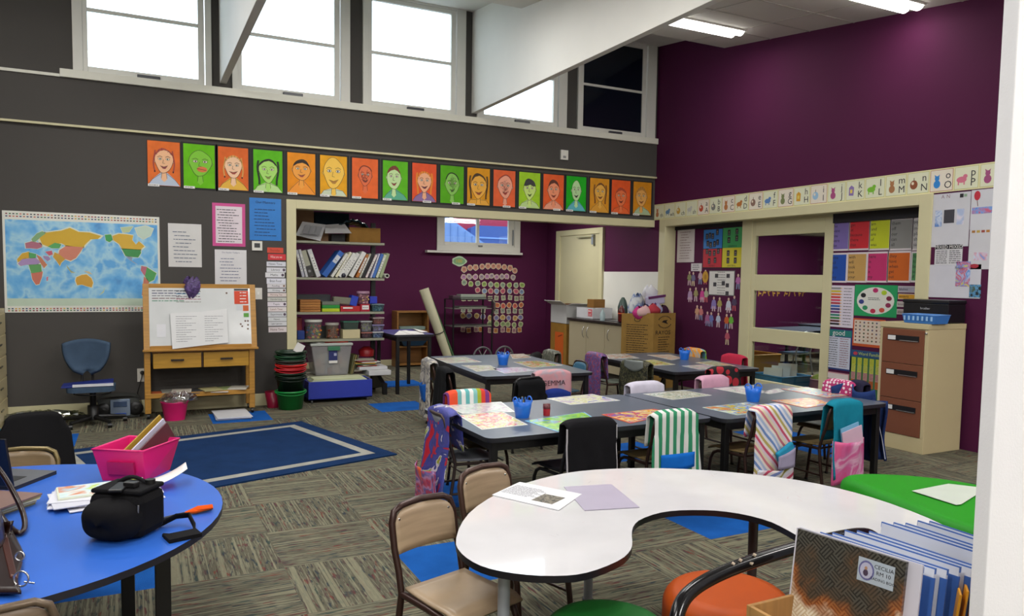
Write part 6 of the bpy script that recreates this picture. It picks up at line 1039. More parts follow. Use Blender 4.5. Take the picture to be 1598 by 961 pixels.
# pink tub with plastic bag
t = thing('small_tub', 'small hot pink tub on the floor beside the easel leg', 'tub', (0.32, 8.95, 0)); s = MB(); s.lathe([(0.10, 0), (0.135, 0.19), (0.145, 0.20), (0.13, 0.19), (0.095, 0.01)], (0.34, 8.78, 0), PINK, 16, sy=0.8); s.build('tub', t)
CLR = mat('#e8e8e8', 0.12, 0, 'clear', op=0.35)
s = MB(); s.grid(lambda u, v: (0.38+0.16*math.cos(2*PI*u)*math.sin(PI*(0.1+0.8*v))*(1+0.25*math.sin(u*31+v*7)), 8.76+0.11*math.sin(2*PI*u)*math.sin(PI*(0.1+0.8*v))*(1+0.2*math.sin(u*23)), 0.19+0.10*v+0.025*math.sin(u*19+v*13)), 30, 12, CLR, smooth=False); s.build('plastic_bag', None, label='crumpled clear plastic bag on the small pink tub', cat='bag')
s = MB(); s.grid(lambda u, v: (-0.93+0.36*math.cos(2*PI*u)*math.sin(PI*(0.1+0.8*v))*(1+0.2*math.sin(u*37+v*7)), 9.10+0.15*math.sin(2*PI*u)*math.sin(PI*(0.1+0.8*v)), 0.005+0.10*v+0.03*abs(math.sin(u*29+v*13))), 40, 12, mat('#d8dcc8', 0.12, 0, 'clear', op=0.4), smooth=False); s.build('plastic_bag', None, label='long crumpled plastic wrapping on the floor against the grey wall', cat='bag')
# ------------------------------------------------------------------ office chair, ring binder, stereo
t = thing('office_chair', 'blue swivel office chair with a black five-star base', 'chair', (-0.42, 8.85, 0)); BL = mat('#43566c', 0.8, 0, 'cloth')
s = MB(); s.grid(lambda u, v: (-0.49+(u-0.5)*0.42*(0.12+0.88*(1-(1-min(1, v*1.15))**2)**0.5), 9.05-0.05*(2*u-1)**2, 0.53+0.30*v+0.045*(1-(2*u-1)**2)*v), 14, 10, BL, 0.04); s.build('backrest', t)
s = MB(); s.prism(rrect(-0.66, -0.22, 8.62, 9.02, 0.1), 0.36, 0.41, BL); s.build('seat', t, bevel=0.01)
s = MB(); s.tube([(-0.54, 9.07, 0.62), (-0.54, 9.09, 0.44), (-0.54, 8.95, 0.35)], 0.011, BLACKM); s.tube([(-0.44, 9.07, 0.62), (-0.44, 9.09, 0.44), (-0.44, 8.95, 0.35)], 0.011, BLACKM); s.box(-0.56, -0.42, 8.90, 8.98, 0.335, 0.36, BLACKM); s.build('back_support', t)
s = MB(); s.lathe([(0.052, 0.05), (0.052, 0.20), (0.03, 0.20), (0.03, 0.36)], (-0.43, 8.82, 0), BLACKM, 16); s.build('column', t)
for k in range(5):
    a = 2*PI*k/5+0.25; ex, ey = -0.43+0.30*math.cos(a), 8.82+0.30*math.sin(a); s = MB(); s.tube([(-0.43, 8.82, 0.085), (ex, ey, 0.06)], [0.028, 0.016], BLACKM); s.build('base_arm', t); s = MB(); s.lathe([(0.025, -0.02), (0.025, 0.02)], (ex, ey, 0.026), BLACKM, 12, Matrix.Rotation(PI/2, 3, 'Y')); s.tube([(ex, ey, 0.03), (ex, ey, 0.065)], 0.008, BLACKM); s.build('castor', t)
s = MB(); s.tube([(-0.43+0.17*math.cos(x), 8.80+0.15*math.sin(x), 0.33) for x in [2*PI*i/20 for i in range(20)]], 0.006, BLACKM, 6, closed=True); s.build('lever_ring', t)
s = MB(); s.hexa([(-0.70, 8.66, 0.412), (-0.24, 8.66, 0.412), (-0.24, 8.96, 0.412), (-0.70, 8.96, 0.412), (-0.70, 8.66, 0.425), (-0.24, 8.66, 0.455), (-0.24, 8.96, 0.455), (-0.70, 8.96, 0.425)], P('#1f2f80', 0.35)); o = s.build('ring_binder', None, bevel=0.002, label='blue ring binder lying on the office chair seat', cat='binder')
s = MB(); s.box(-0.60, -0.235, 8.652, 8.66, 0.418, 0.445, P('#d8d8dc')); s.build('spine_label', o)
t = thing('stereo', 'silver and black CD stereo on the floor against the wall', 'stereo', (-0.20, 9.22, 0)); SB = P('#3f413f', 0.35)
s = MB(); s.grid(lambda u, v: (-0.20+0.22*(abs(math.cos(2*PI*u))**0.6)*(1 if math.cos(2*PI*u) > 0 else -1), 9.06+0.24*v, 0.125+0.122*(abs(math.sin(2*PI*u))**0.6)*(1 if math.sin(2*PI*u) > 0 else -1)), 36, 4, SB); s.prism([(-0.4, 9.07), (0.0, 9.07), (0.0, 9.08), (-0.4, 9.08)], 0.01, 0.22, SB); s.build('case', t)
s = MB(); s.box(-0.28, -0.09, 9.045, 9.07, 0.03, 0.21, P('#8c9cb4', 0.25, 0.5)); s.box(-0.25, -0.12, 9.038, 9.045, 0.13, 0.19, P('#3c4c68', 0.2)); s.box(-0.24, -0.13, 9.038, 9.045, 0.045, 0.065, P('#2c4c9c', 0.3)); s.build('front_panel', t, bevel=0.003)
for x in (-0.345, -0.035): s = MB(); s.lathe([(0.075, 0), (0.07, 0.012), (0.03, 0.006), (0.0001, 0.014)], (x, 9.07, 0.10), BLACKM, 18, Matrix.Rotation(PI/2, 3, 'X')); s.build('speaker', t)
# left edge cabinet
t = thing('drawer_cabinet', 'cream plan drawer cabinet cut off by the left edge', 'cabinet', (-1.6, 9.0, 0)); s = MB(); s.box(-2.1, -1.24, 8.55, 9.33, 0, 1.19, CAB); s.build('body', t, bevel=0.004)
for k in range(5): s = MB(); s.box(-1.245, -1.232, 8.58, 9.30, 0.06+0.22*k, 0.26+0.22*k, CAB); d = s.build('drawer', t, bevel=0.003); s = MB(); s.box(-1.232, -1.222, 8.86, 9.0, 0.17+0.22*k, 0.185+0.22*k, P('#5c5848', 0.3, 0.5)); s.build('handle', d)
s = MB(); p = ony(-16, 632, 7.2); s.lathe([(0.14, 0), (0.17, 0.3), (0.15, 0.30), (0.12, 0.01)], (p.x-0.10, 7.2, 0.0), CL('#0e5c6c'), 16); s.lathe([(0.165, 0.30), (0.10, 0.42), (0.001, 0.44)], (p.x-0.10, 7.2, 0), CL('#0f6678'), 16); s.build('beanbag_stool', None, label='teal fabric seat barely showing at the left edge', cat='stool')
# ------------------------------------------------------------------ bucket stack, red bucket
t0 = (1.60, 9.02)
def bucket(z, c_, label, tilt=0.0, r=0.165, h=0.22):
    t = thing('bucket', label, 'bucket', (t0[0]+tilt, t0[1], z), 'stacked buckets beside the shelves'); m_ = mat(c_, 0.35, 0, 'plain')
    s = MB(); s.lathe([(0.0001, 0.0), (r*0.82, 0.0), (r, h-0.02), (r*1.09, h-0.02), (r*1.09, h), (r*1.0, h), (r*0.97, h-0.02), (r*0.79, 0.008), (0.0001, 0.008)], (t0[0]+tilt, t0[1], z), m_, 24); s.build('tub', t)
    s = MB(); s.tube([(t0[0]+tilt+r*1.1*math.cos(a), t0[1]-r*1.1*abs(math.sin(a)), z+h-0.01-0.035*abs(math.sin(a))) for a in [PI+PI*i/12 for i in range(13)]], 0.005, m_, 6); s.build('handle', t)
BC = [('#12843a', 'green bucket, lowest of the stack on the floor'), ('#142018', 'black bucket just above the green one'), ('#1a3020', 'dark green bucket, third up in the stack'), ('#c0202c', 'deep red bucket in the middle of the stack'), ('#d82c2c', 'bright red bucket above the deep red one'), ('#3c3c34', 'grey-black bucket under the top two'), ('#1f4c30', 'green bucket rim second from the top'), ('#17301f', 'dark green bucket on top of the stack')]
for k, (c_, l) in enumerate(BC): bucket(0.001 if k == 0 else 0.165+0.050*(k-1), c_, l, 0.006*math.sin(k*2))
s = MB(); s.obox((1.69, 8.95, 0.72), 0.10, 0.004, 0.11, PAPER, ry=0.5); s.build('paper_scrap', None, label='white paper corner sticking out of the top bucket', cat='paper')
s = MB(); s.lathe([(0.07, 0), (0.10, 0.19), (0.095, 0.19), (0.065, 0.01)], (1.43, 9.18, 0), mat('#8c1034', 0.35, 0, 'plain'), 18); s.build('bucket', None, label='crimson bucket half hidden behind the green one', cat='bucket')
# blue box on castors
t = thing('storage_box', 'low royal blue storage box on castors in front of the shelves', 'box', (2.27, 9.45, 0)); RBm = mat('#3340a8', 0.35, 0, 'plain'); x0, x1, y0, y1 = 1.86, 2.66, 9.27, 9.63
s = MB()
for b in ((x0, x1, y0, y0+0.018), (x0, x1, y1-0.018, y1), (x0, x0+0.018, y0+0.018, y1-0.018), (x1-0.018, x1, y0+0.018, y1-0.018)): s.box(*b, 0.04, 0.265, RBm)
s.box(x0, x1, y0, y1, 0.04, 0.055, RBm); s.build('box', t, bevel=0.003)
for x in (x0+0.05, x1-0.05):
    for y in (y0+0.05, y1-0.05): s = MB(); s.lathe([(0.018, -0.01), (0.018, 0.01)], (x, y, 0.018), P('#8c8c90', 0.3), 10, Matrix.Rotation(PI/2, 3, 'Y')); s.box(x-0.006, x+0.006, y-0.01, y+0.01, 0.02, 0.04, BLACKM); s.build('castor', t)
for k in range(5): s = MB(); s.box(1.90+0.01*k, 2.62-0.012*k, 9.30+0.01*k, 9.60, 0.25+0.008*k, 0.256+0.008*k, P(['#c8cc9c', '#d8dcb8', '#c8d4c8'][k % 3])); s.build('paper_sheet', None, label='pale green-cream sheet in the open blue box', cat='paper', group='sheets in the blue box')
# ------------------------------------------------------------------ shelving
t = thing('shelving_unit', 'grey metal open shelving just inside the alcove', 'shelf', (2.4, 9.98, 0)); SH_ = P('#9c9c88', 0.35, 0.2); sx0, sx1, sy0, sy1 = 1.80, 2.965, 9.76, 10.20
for z in (2.015, 1.545, 1.10, 0.745): s = MB(); s.box(sx0, sx1, sy0, sy1, z-0.03, z, SH_); s.build('shelf', t, bevel=0.003)
s = MB(); s.box(sx0-0.12, sx1, sy0-0.03, sy1, 0.24, 0.27, mat('#a8a890', 0.4, 0, 'plain')); s.build('base_shelf', t, bevel=0.003)
for x in (sx0-0.02, sx1-0.07): s = MB(); s.box(x, x+0.06, sy1-0.05, sy1, 0.0, 2.3, BLACKM); s.build('upright', t)
for x in (sx0-0.02, sx1-0.06):
    s = MB(); s.add([(x+a*0.055, y, z) for a in (0, 1) for y, z in ((10.2, 0.24), (9.95, 0.24), (9.70, 0.15), (9.60, 0.15), (9.60, 0.0), (9.66, 0.0), (9.66, 0.09), (9.73, 0.09), (10.2, 0.0))], [tuple(range(9)), tuple(range(17, 8, -1))]+[(i, 9+i, 9+(i+1) % 9, (i+1) % 9) for i in range(9)], BLACKM); s.build('foot', t)
def sb(x0, x1, y0, z0, z1, m, name, label, cat, d=0.22, group=None, bevel=0.004, rz=0): s = MB(); s.obox(((x0+x1)/2, y0+d/2, (z0+z1)/2), x1-x0, d, z1-z0, m, rz=rz); return s.build(name, None, bevel=bevel, label=label, cat=cat, group=group)
KR = mat('#a87c3c', 0.7, 0, 'cloth'); KRD = mat('#8c6c50', 0.7, 0, 'cloth')
sb(1.83, 2.25, 9.90, 2.017, 2.18, KRD, 'cardboard_box', 'brown cardboard box at the left of the top shelf, under the newspaper', 'box', 0.28)
sb(2.50, 2.92, 9.80, 2.017, 2.21, KR, 'cardboard_box', 'tan cardboard box at the right end of the top shelf', 'box', 0.34)
sb(1.80, 2.08, 9.99, 2.181, 2.42, KRD, 'cardboard_box', 'flat brown cardboard stack at the top left of the shelves', 'box', 0.16)
sb(2.10, 2.55, 10.0, 2.2115, 2.40, CL('#16242c'), 'dark_box', 'dark blue-black box at the top of the shelving', 'box', 0.18)
sb(2.28, 2.46, 9.86, 2.017, 2.12, P('#15141a'), 'black_box', 'small black box between the two cardboard boxes', 'box', 0.2)
s = MB(); s.grid(lambda u, v: (2.36+0.42*u, 9.84+0.22*v, 2.225+0.09*math.sin(PI*u)*(1-0.4*v)+0.015*math.sin(u*30+v*8)), 24, 8, mat('#0e2a34', 0.25, 0, 'plain'), 0.02); s.build('plastic_bag', None, label='dark teal glossy plastic bag on the tan cardboard box', cat='bag')
NP = PAPER
t = thing('newspaper', 'newspaper sheets draped over the boxes on the top shelf', 'newspaper', (2.2, 9.8, 2.1))
pa = [ony(a, b, 9.72) for a, b in ((461, 367), (474, 345), (511, 350), (500, 376))]; s = MB(); s.hexa([pa[3]+Vector((0, .004, 0)), pa[0]+Vector((0, .004, 0)), pa[1]+Vector((0, .09, 0)), pa[2]+Vector((0, .09, 0)), pa[3], pa[0], pa[1]+Vector((0, .085, 0)), pa[2]+Vector((0, .085, 0))], P('#c4c4c6')); s.build('page', t)
pb_ = [ony(a, b, 9.73) for a, b in ((507, 364), (511, 350), (541, 348), (549, 364))]; s = MB(); s.hexa([pb_[0], pb_[3], pb_[2]+Vector((0, .12, 0)), pb_[1]+Vector((0, .12, 0)), pb_[0]+Vector((0, .004, .001)), pb_[3]+Vector((0, .004, .001)), pb_[2]+Vector((0, .124, .001)), pb_[1]+Vector((0, .124, .001))], P('#c4c4c6')); s.build('page', t)
s = Sheet((pa[0]+pa[1]+pa[2]+pa[3])/4+Vector((0, 0.02, 0)), (pa[2]-pa[1]).normalized(), (pa[1]-pa[0]+pa[2]-pa[3]+Vector((0, .17, 0))).normalized())
s.w = s.u.cross(s.vv).normalized()
if s.w.y > 0: s.w = -s.w
for k in range(3): s.rect(-0.10+0.075*k, -0.07, -0.035+0.075*k, 0.06, 0.028, P('#8c8c90'), 0.0008)
s.rect(-0.12, -0.10, 0.11, -0.09, 0.028, P('#6c6c70'), 0.0008); s.build('print', t)
# binders: (x_bottom, x_top, thickness, colour)
BN = [(1.905, 1.82, 0.035, '#b8b8c4', 'grey-white folder at the far left of the binder shelf'), (1.95, 1.86, 0.030, '#c8c8cc', 'thin white folder, second from the left of the binder shelf'), (2.005, 1.90, 0.075, '#a8a894', 'wide grey lever arch file with dark lower spine'), (2.10, 1.98, 0.055, '#cdcdd0', 'white file leaning left, right of the wide grey one'),
 (2.17, 2.40, 0.07, '#1f5cb0', 'thick blue lever arch binder leaning right'), (2.27, 2.47, 0.035, '#d4d4cc', 'white binder resting on the blue one'), (2.325, 2.52, 0.03, '#dcd8bc', 'cream binder, second after the blue one'), (2.37, 2.57, 0.045, '#d8d8d4', 'white binder, third after the blue one'), (2.43, 2.62, 0.05, '#d0d0cc', 'white binder over a dark ball'), (2.52, 2.70, 0.06, '#dcdcd8', 'tall white binder in the middle right'),
 (2.60, 2.745, 0.035, '#b8702c', 'orange-brown binder right of the tall white one'), (2.64, 2.785, 0.025, '#b4b4a4', 'thin khaki binder beside the orange one'), (2.68, 2.82, 0.04, '#17171c', 'black binder between khaki and pinkish white ones'), (2.725, 2.865, 0.03, '#d8c8c8', 'pinkish white binder beside the black one'), (2.79, 2.905, 0.02, '#c8c8dc', 'thin lilac-white binder left of the blue one'), (2.82, 2.945, 0.04, '#3f6cb8', 'blue binder near the right end'), (2.87, 2.985, 0.035, '#c8ccb4', 'pale green-white binder, last but one'), (2.92, 3.03, 0.04, '#9caa84', 'sage green folder at the right end')]
for k, (xb_, xt_, th, c_, l) in enumerate(BN):
    z0, hh = 1.547, 0.315 if k > 3 else 0.34; hh += 0.012*math.sin(k*2.3); L_ = math.hypot(xt_-xb_, hh); s = MB(); ya, yb = 9.785+0.004*(k % 3), 10.06; ang = math.atan2(xt_-xb_, hh); dx, dz = th/2*math.cos(ang), th/2*math.sin(ang)
    lift = abs(dz); pts = [(xb_-dx, z0+lift+dz), (xb_+dx, z0+lift-dz), (xt_+dx, z0+lift+hh-dz), (xt_-dx, z0+lift+hh+dz)]
    s.hexa([(pts[0][0], ya, pts[0][1]), (pts[1][0], ya, pts[1][1]), (pts[1][0], yb, pts[1][1]), (pts[0][0], yb, pts[0][1]), (pts[3][0], ya, pts[3][1]), (pts[2][0], ya, pts[2][1]), (pts[2][0], yb, pts[2][1]), (pts[3][0], yb, pts[3][1])], P(c_, 0.45)); o = s.build('binder', None, bevel=0.003, label=l, cat='binder', group='binders on the second shelf')
    q = Sheet((( xb_+xt_)/2, ya, z0+lift+hh/2), Vector((math.cos(ang), 0, -math.sin(ang))), Vector((math.sin(ang), 0, math.cos(ang))), (0, -1, 0))
    if k == 4: q.rect(-0.028, 0.02, 0.028, 0.13, 0.001, P('#c8ccd4')); q.scribble(-0.02, 0.02, 0.06, 0.008, 0.0016, INK, 1)
    elif k == 2: q.rect(-th/2, -0.17, th/2, -0.03, 0.001, P('#3c3a38')); q.ell(0, -0.10, 0.018, 0.018, 0.0018, P('#8c8c8c'), 10)
    elif c_ > '#a': q.rect(-th*0.3, -0.10, th*0.3, 0.12, 0.001, P('#e2e2dc')); [q.rect(-th*0.12, -0.08+0.035*j, th*0.12, -0.065+0.035*j, 0.0016, P('#6c6c74')) for j in range(5)]
    else: continue
    q.build('spine_label', o)
s = MB(); s.lathe([(0.03, 0), (0.03, 0.28), (0.02, 0.28), (0.02, 0.0)], (2.99, 9.72, 1.58), P('#d0ccc4'), 14, Matrix.Rotation(-PI/2, 3, 'X')); s.build('paper_tube', None, label='cardboard tube end poking out at the right of the binders', cat='tube')
s = MB(); s.lathe([(0.0001, -0.03), (0.02, -0.025), (0.032, 0), (0.02, 0.025), (0.0001, 0.03)], (2.42, 9.78, 1.578), P('#2c2c3c', 0.3), 12); s.build('ball', None, label='small dark ball at the foot of the white binders', cat='ball')
# third shelf
sb(1.86, 2.30, 9.99, 1.103, 1.32, P('#2f3238', 0.5), 'document_case', 'long dark grey case at the back of the third shelf', 'case', 0.18)
for k in range(5): sb(1.86, 2.12, 9.78, 1.103+0.032*k, 1.131+0.032*k, P(['#b07434', '#a86c30', '#b87c3c'][k % 3]), 'flat_box', '%s flat tan box in the pile at the left of the third shelf' % ['lowest', 'second', 'third', 'fourth', 'top'][k], 'box', 0.2, 'flat tan boxes', 0.003)
for k, (c_, z0, z1, l) in enumerate((('#b8c814', 1.103, 1.145, 'lime yellow tray under the green one'), ('#1f8c34', 1.147, 1.19, 'bright green tray between lime and grey'), ('#6c7468', 1.192, 1.235, 'grey tray on top of the green one'))): sb(2.14, 2.37, 9.78, z0, z1, P(c_, 0.4), 'tray', l, 'tray', 0.2, 'stacked trays on the third shelf')
o = sb(2.38, 2.64, 9.78, 1.103, 1.175, P('#b81c24', 0.35), 'red_box', 'long red box with white lettering on the third shelf', 'box', 0.2); q = Sheet((2.50, 9.775, 1.14), (1, 0, 0), (0, 0, 1), (0, -1, 0)); q.scribble(-0.09, 0.07, 0.012, 0.03, 0.002, PAPER, 2); q.build('lettering', o)
o = sb(2.645, 2.77, 9.78, 1.103, 1.20, P('#b01c34', 0.35), 'red_box', 'square red box with a white label on the third shelf', 'box', 0.16); q = Sheet((2.71, 9.775, 1.155), (1, 0, 0), (0, 0, 1), (0, -1, 0)); q.rect(-0.045, -0.025, 0.045, 0.03, 0.002, PAPER); q.scribble(-0.035, 0.035, 0.0, 0.01, 0.003, INK, 2); q.build('label_card', o)
PL = lambda c_: mat(c_, 0.15, 0, 'clear', op=0.16, gloss=False)
def tub(x0, x1, z0, z1, tint, label, lid='#9ab0b8', inner=None, y=9.78, d=0.2, round_=False):
    t = thing('storage_tub', label, 'container', ((x0+x1)/2, y+d/2, z0), 'small plastic storage tubs'); cx_ = (x0+x1)/2
    s = MB()
    if round_: s.lathe([((x1-x0)*0.42, z0), ((x1-x0)*0.47, z1-0.025)], (cx_, y+d/2, 0), PL(tint), 20)
    else: s.hexa([(x0+0.01, y+0.01, z0), (x1-0.01, y+0.01, z0), (x1-0.01, y+d-0.01, z0), (x0+0.01, y+d-0.01, z0), (x0, y, z1-0.015), (x1, y, z1-0.015), (x1, y+d, z1-0.015), (x0, y+d, z1-0.015)], PL(tint))
    s.build('tub', t)
    s = MB()
    if round_: s.lathe([((x1-x0)*0.5, z1-0.03), ((x1-x0)*0.5, z1-0.002), ((x1-x0)*0.46, z1)], (cx_, y+d/2, 0), P(lid, 0.3), 20)
    else: s.box(x0-0.006, x1+0.006, y-0.006, y+d+0.006, z1-0.015, z1, P(lid, 0.3))
    s.build('lid', t, bevel=0.002)
    if inner:
        s = MB(); rg = random.Random(int(x0*1000))
        for _ in range(40):
            r_ = 0.011; s.obox((rg.uniform(x0+0.03, x1-0.03), y+d/2+rg.uniform(-0.05, 0.02)-0.02, rg.uniform(z0+0.012, z0+(z1-z0)*0.72)), 0.03, 0.022, 0.018, P(rg.choice(inner), 0.4), rz=rg.uniform(0, 3), rx=rg.uniform(0, 3))
        o = s.build('contents', t); o['kind'] = 'stuff'
tub(2.80, 2.965, 1.103, 1.20, '#8cb0b8', 'grey-blue tub with white dice at the right of the third shelf', '#5c7478', ['#d8d8dc', '#5c8ca8'])
tub(2.62, 2.79, 1.205, 1.37, '#d8b8c8', 'round pinkish tub stacked on the square red box', '#b088a0', ['#c8a870', '#b88c94'], round_=True)
s = MB(); s.obox((2.45, 9.90, 1.24), 0.30, 0.14, 0.10, mat('#9c9c88', 0.2, 0, 'clear', op=0.6, gloss=False), ry=0.08); o = s.build('zip_bag', None, label='clear bag with a blue end on the long red box', cat='bag', bevel=0.02); s = MB(); s.obox((2.57, 9.895, 1.245), 0.09, 0.15, 0.13, P('#1c3cb4', 0.35), ry=0.25); s.build('blue_end', o)
sb(2.80, 2.90, 9.88, 1.205, 1.30, P('#2438b8', 0.35), 'blue_tub', 'small bright blue tub behind the round pinkish one', 'tub', 0.1)
# fourth shelf
tub(1.93, 2.16, 0.748, 1.0, '#e0e0dc', 'big jar with white lid full of coloured linking bricks', '#d0d0c8', ['#c8283c', '#d8b824', '#e07a2c', '#c83c54', '#2c5cb0', '#3c9c54', '#d8c83c'], round_=True)
tub(2.20, 2.38, 0.748, 0.955, '#d8c8b8', 'jar of brown rods with a white knob', '#a8a49c', ['#8c4c2c', '#a05c34', '#783c28'], round_=True)
tub(2.42, 2.62, 0.868, 0.975, '#9cb8a8', 'shallow tub with green lid on the cream box', '#2f6c58', None)
o = sb(2.41, 2.64, 9.78, 0.748, 0.865, P('#c8bc94', 0.5), 'card_box', 'cream cardboard box under the green-lidded tub', 'box', 0.2)
tub(2.655, 2.80, 0.83, 0.975, '#c8c8c8', 'tall clear tub of coloured pieces', '#b0b4b4', ['#c8c4c0', '#b8cc6c', '#8c8cb0']); tub(2.665, 2.80, 0.748, 0.825, '#a88c94', 'small mauve tub of white pieces below the tall clear tub', '#a86c64', ['#d8d8dc', '#5c7cb0'])
tub(2.815, 2.955, 0.748, 0.83, '#a8b8d0', 'small tub with blue and white packet, lowest at the right end', '#c8c8cc', ['#2c4ca0', '#d8dce0']); tub(2.81, 2.965, 0.833, 0.925, '#b8b4cc', 'lilac tub of small yellow pieces in the middle of three', '#8c84b0', ['#c8c89c', '#dcdce4']); tub(2.82, 2.965, 0.928, 1.02, '#c8a8a8', 'pinkish tub on top of the right hand three', '#a89494', ['#c87c5c', '#b8a86c'])
sb(1.83, 1.92, 9.80, 0.748, 0.86, P('#1c3c88', 0.4), 'blue_pot', 'dark blue pot at the left end of the fourth shelf', 'pot', 0.12)
sb(1.84, 1.92, 9.97, 0.748, 1.02, P('#9c1c2c', 0.4), 'red_crate', 'dark red perforated crate behind the brick jar', 'crate', 0.18); sb(1.98, 2.34, 10.0, 0.9, 1.05, P('#2c3434', 0.5), 'dark_tray', 'dark tray stored behind the jars on the fourth shelf', 'tray', 0.15).location.z -= 0.152
# base: big tote, books, paper ream
t = thing('storage_tote', 'large clear plastic tote with grey lid and blue label on the bottom shelf', 'container', (2.25, 9.9, 0.27)); x0, x1, y0, y1 = 1.99, 2.52, 9.735, 10.15
s = MB(); s.hexa([(x0+0.06, y0+0.02, 0.272), (x1-0.05, y0+0.02, 0.272), (x1-0.05, y1-0.03, 0.272), (x0+0.06, y1-0.03, 0.272), (x0, y0, 0.66), (x1, y0, 0.66), (x1, y1, 0.66), (x0, y1, 0.66)], mat('#dcdcdc', 0.3, 0, 'clear', op=0.32, gloss=False)); s.build('tub', t, bevel=0.015)
s = MB(); s.box(x0-0.012, x1+0.012, y0-0.012, y1+0.012, 0.66, 0.695, P('#b4b8b4', 0.35)); s.build('lid', t, bevel=0.01)
s = MB(); s.box(2.20, 2.36, y0-0.022, y0-0.008, 0.60, 0.655, P('#3c7858', 0.35)); s.build('clip', t, bevel=0.004, label='green clip')
s = MB(); s.box(2.215, 2.325, y0-0.006, y0-0.001, 0.47, 0.60, P('#232c68')); s.box(2.215, 2.325, y0-0.006, y0-0.001, 0.435, 0.468, PAPER); s.box(2.28, 2.315, y0-0.008, y0-0.005, 0.53, 0.565, P('#a8acc8')); s.build('label_card', t)
s = MB(); rg = random.Random(8)
for _ in range(26): s.obox((rg.uniform(x0+0.1, x1-0.1), rg.uniform(y0+0.08, y1-0.1), rg.uniform(0.30, 0.52)), 0.12, 0.02, 0.10, P(rg.choice(['#b86c54', '#8c94a8', '#a87c6c', '#c8b8a8', '#8ca4b0'])), rz=rg.uniform(0, 3), ry=rg.uniform(-.5, .5))
o = s.build('contents', t); o['kind'] = 'stuff'
s = MB(); s.obox((2.34, 9.90, 0.715), 0.30, 0.22, 0.035, P('#cc3424', 0.4), rz=-0.1); o = s.build('board_game', None, bevel=0.003, label='orange and red box on the lid of the clear tote', cat='box'); s = MB(); s.obox((2.36, 9.87, 0.7335), 0.2, 0.1, 0.002, P('#e0a060'), rz=-0.1); s.build('cover_art', o)
s = MB(); s.obox((2.12, 9.86, 0.70), 0.16, 0.14, 0.006, PAPER, rz=0.5); s.build('paper_scrap', None, label='white paper on the left of the tote lid', cat='paper')
for k in range(3): s = MB(); s.obox((2.535+0.022*k, 9.90, 0.40), 0.012, 0.26, 0.26, P(['#6c6c44', '#8c7c4c', '#5c5c40'][k]), ry=0.2+0.05*k); s.build('picture_book', None, label='%s khaki picture book leaning by the tote' % ORD[k], cat='book', group='leaning khaki books')
o = sb(2.60, 2.98, 9.66, 0.335, 0.375, P('#c8c8cc'), 'paper_ream', 'flat white box under the messy pile right of the tote', 'box', 0.38); sb(2.70, 3.0, 9.56, 0.27, 0.333, P('#cfcfd0'), 'paper_ream', 'white box projecting from the bottom shelf', 'box', 0.36)
for k in range(7): s = MB(); s.obox((2.72+0.03*math.sin(k*2), 9.80+0.02*math.cos(k), 0.382+0.013*k), 0.26, 0.22, 0.010, P(['#b8342c', '#c8c4b0', '#3c5c40', '#c89c3c', '#d0ccc8', '#8c2c34', '#a8a494'][k]), rz=0.3*math.sin(k*1.7)); s.build('comic_book', None, label='%s comic in the messy pile right of the tote' % ORD[k], cat='book', group='messy pile of comics')
s = MB(); s.lathe([(0.10, 0), (0.11, 0.08), (0.04, 0.13), (0.0001, 0.13)], (2.80, 10.05, 0.48), P('#9c1820', 0.4), 14); s.build('red_bag', None, label='dark red bag behind the comics', cat='bag')
# ------------------------------------------------------------------ small table, wooden bookcase, roll, trolley
o = make_table(0.58, 1.0, 'small table with violet top and black edge by the shelves', (3.32, 10.02, 0), 0.0, 0.80, mat('#3c3a78', 0.4, 0, 'plain'), group=None, name='side_table')
for k, (pts, l) in enumerate(((((623, 516), (655, 517), (668, 523), (616, 523)), 'long white sheet at the front of the small violet table'), (((625, 517), (634, 516), (650, 521), (640, 522)), 'torn white sheet among papers on the small violet table'), (((652, 514), (660, 512), (667, 519), (657, 520)), 'upright crumpled sheet on the small violet table'))):
    q = [onz(a, b, 0.80) for a, b in pts]; s = MB(); s.prism([(min(3.6, p.x), min(10.5, max(9.53, p.y))) for p in q][::-1], 0.801+0.004*k, 0.804+0.006*k, PAPER); s.build('paper_sheet', None, label=l, cat='paper')
WO = mat('#9c6c34', 0.5, 0, 'wood'); t = thing('bookcase', 'small open orange-brown wooden bookcase against the alcove wall', 'bookcase', (4.27, 12.5, 0)); x0, x1, y0, y1 = 3.98, 4.56, 12.36, 12.66
for b, n_ in (((x0, x0+0.03, y0, y1, 0, 0.97), 'side_panel'), ((x1-0.03, x1, y0, y1, 0, 0.97), 'side_panel'), ((x0+0.03, x1-0.03, y0, y1, 0.945, 0.97), 'top'), ((x0+0.03, x1-0.03, y1-0.015, y1, 0.0, 0.945), 'back_panel')): s = MB(); s.box(*b, WO); s.build(n_, t, bevel=0.002)
for z in (0.05, 0.36, 0.64): s = MB(); s.box(x0+0.03, x1-0.03, y0+0.01, y1-0.015, z-0.02, z, WO); s.build('shelf', t)
sb(4.04, 4.5, 12.38, 0.641, 0.70, P('#7c9088', 0.5), 'papers_pile', 'pile of greenish papers on the upper bookcase shelf', 'paper', 0.2); s = MB(); s.hexa([(4.10, 12.34, 0.37), (4.44, 12.34, 0.37), (4.44, 12.6, 0.37), (4.10, 12.6, 0.37), (4.04, 12.30, 0.46), (4.51, 12.30, 0.46), (4.51, 12.6, 0.46), (4.04, 12.6, 0.46)], P('#24405c', 0.3)); s.build('tray', None, bevel=0.004, label='dark blue tray on the middle bookcase shelf', cat='tray')
a = Vector((4.33, 12.00, 1.36)); b = Vector((4.80, 11.88, 0.02)); t = thing('paper_roll', 'tall cream and green paper roll leaning beside the bookcase', 'roll', (4.8, 12.1, 0)); RL = P('#bcb89c', 0.5)
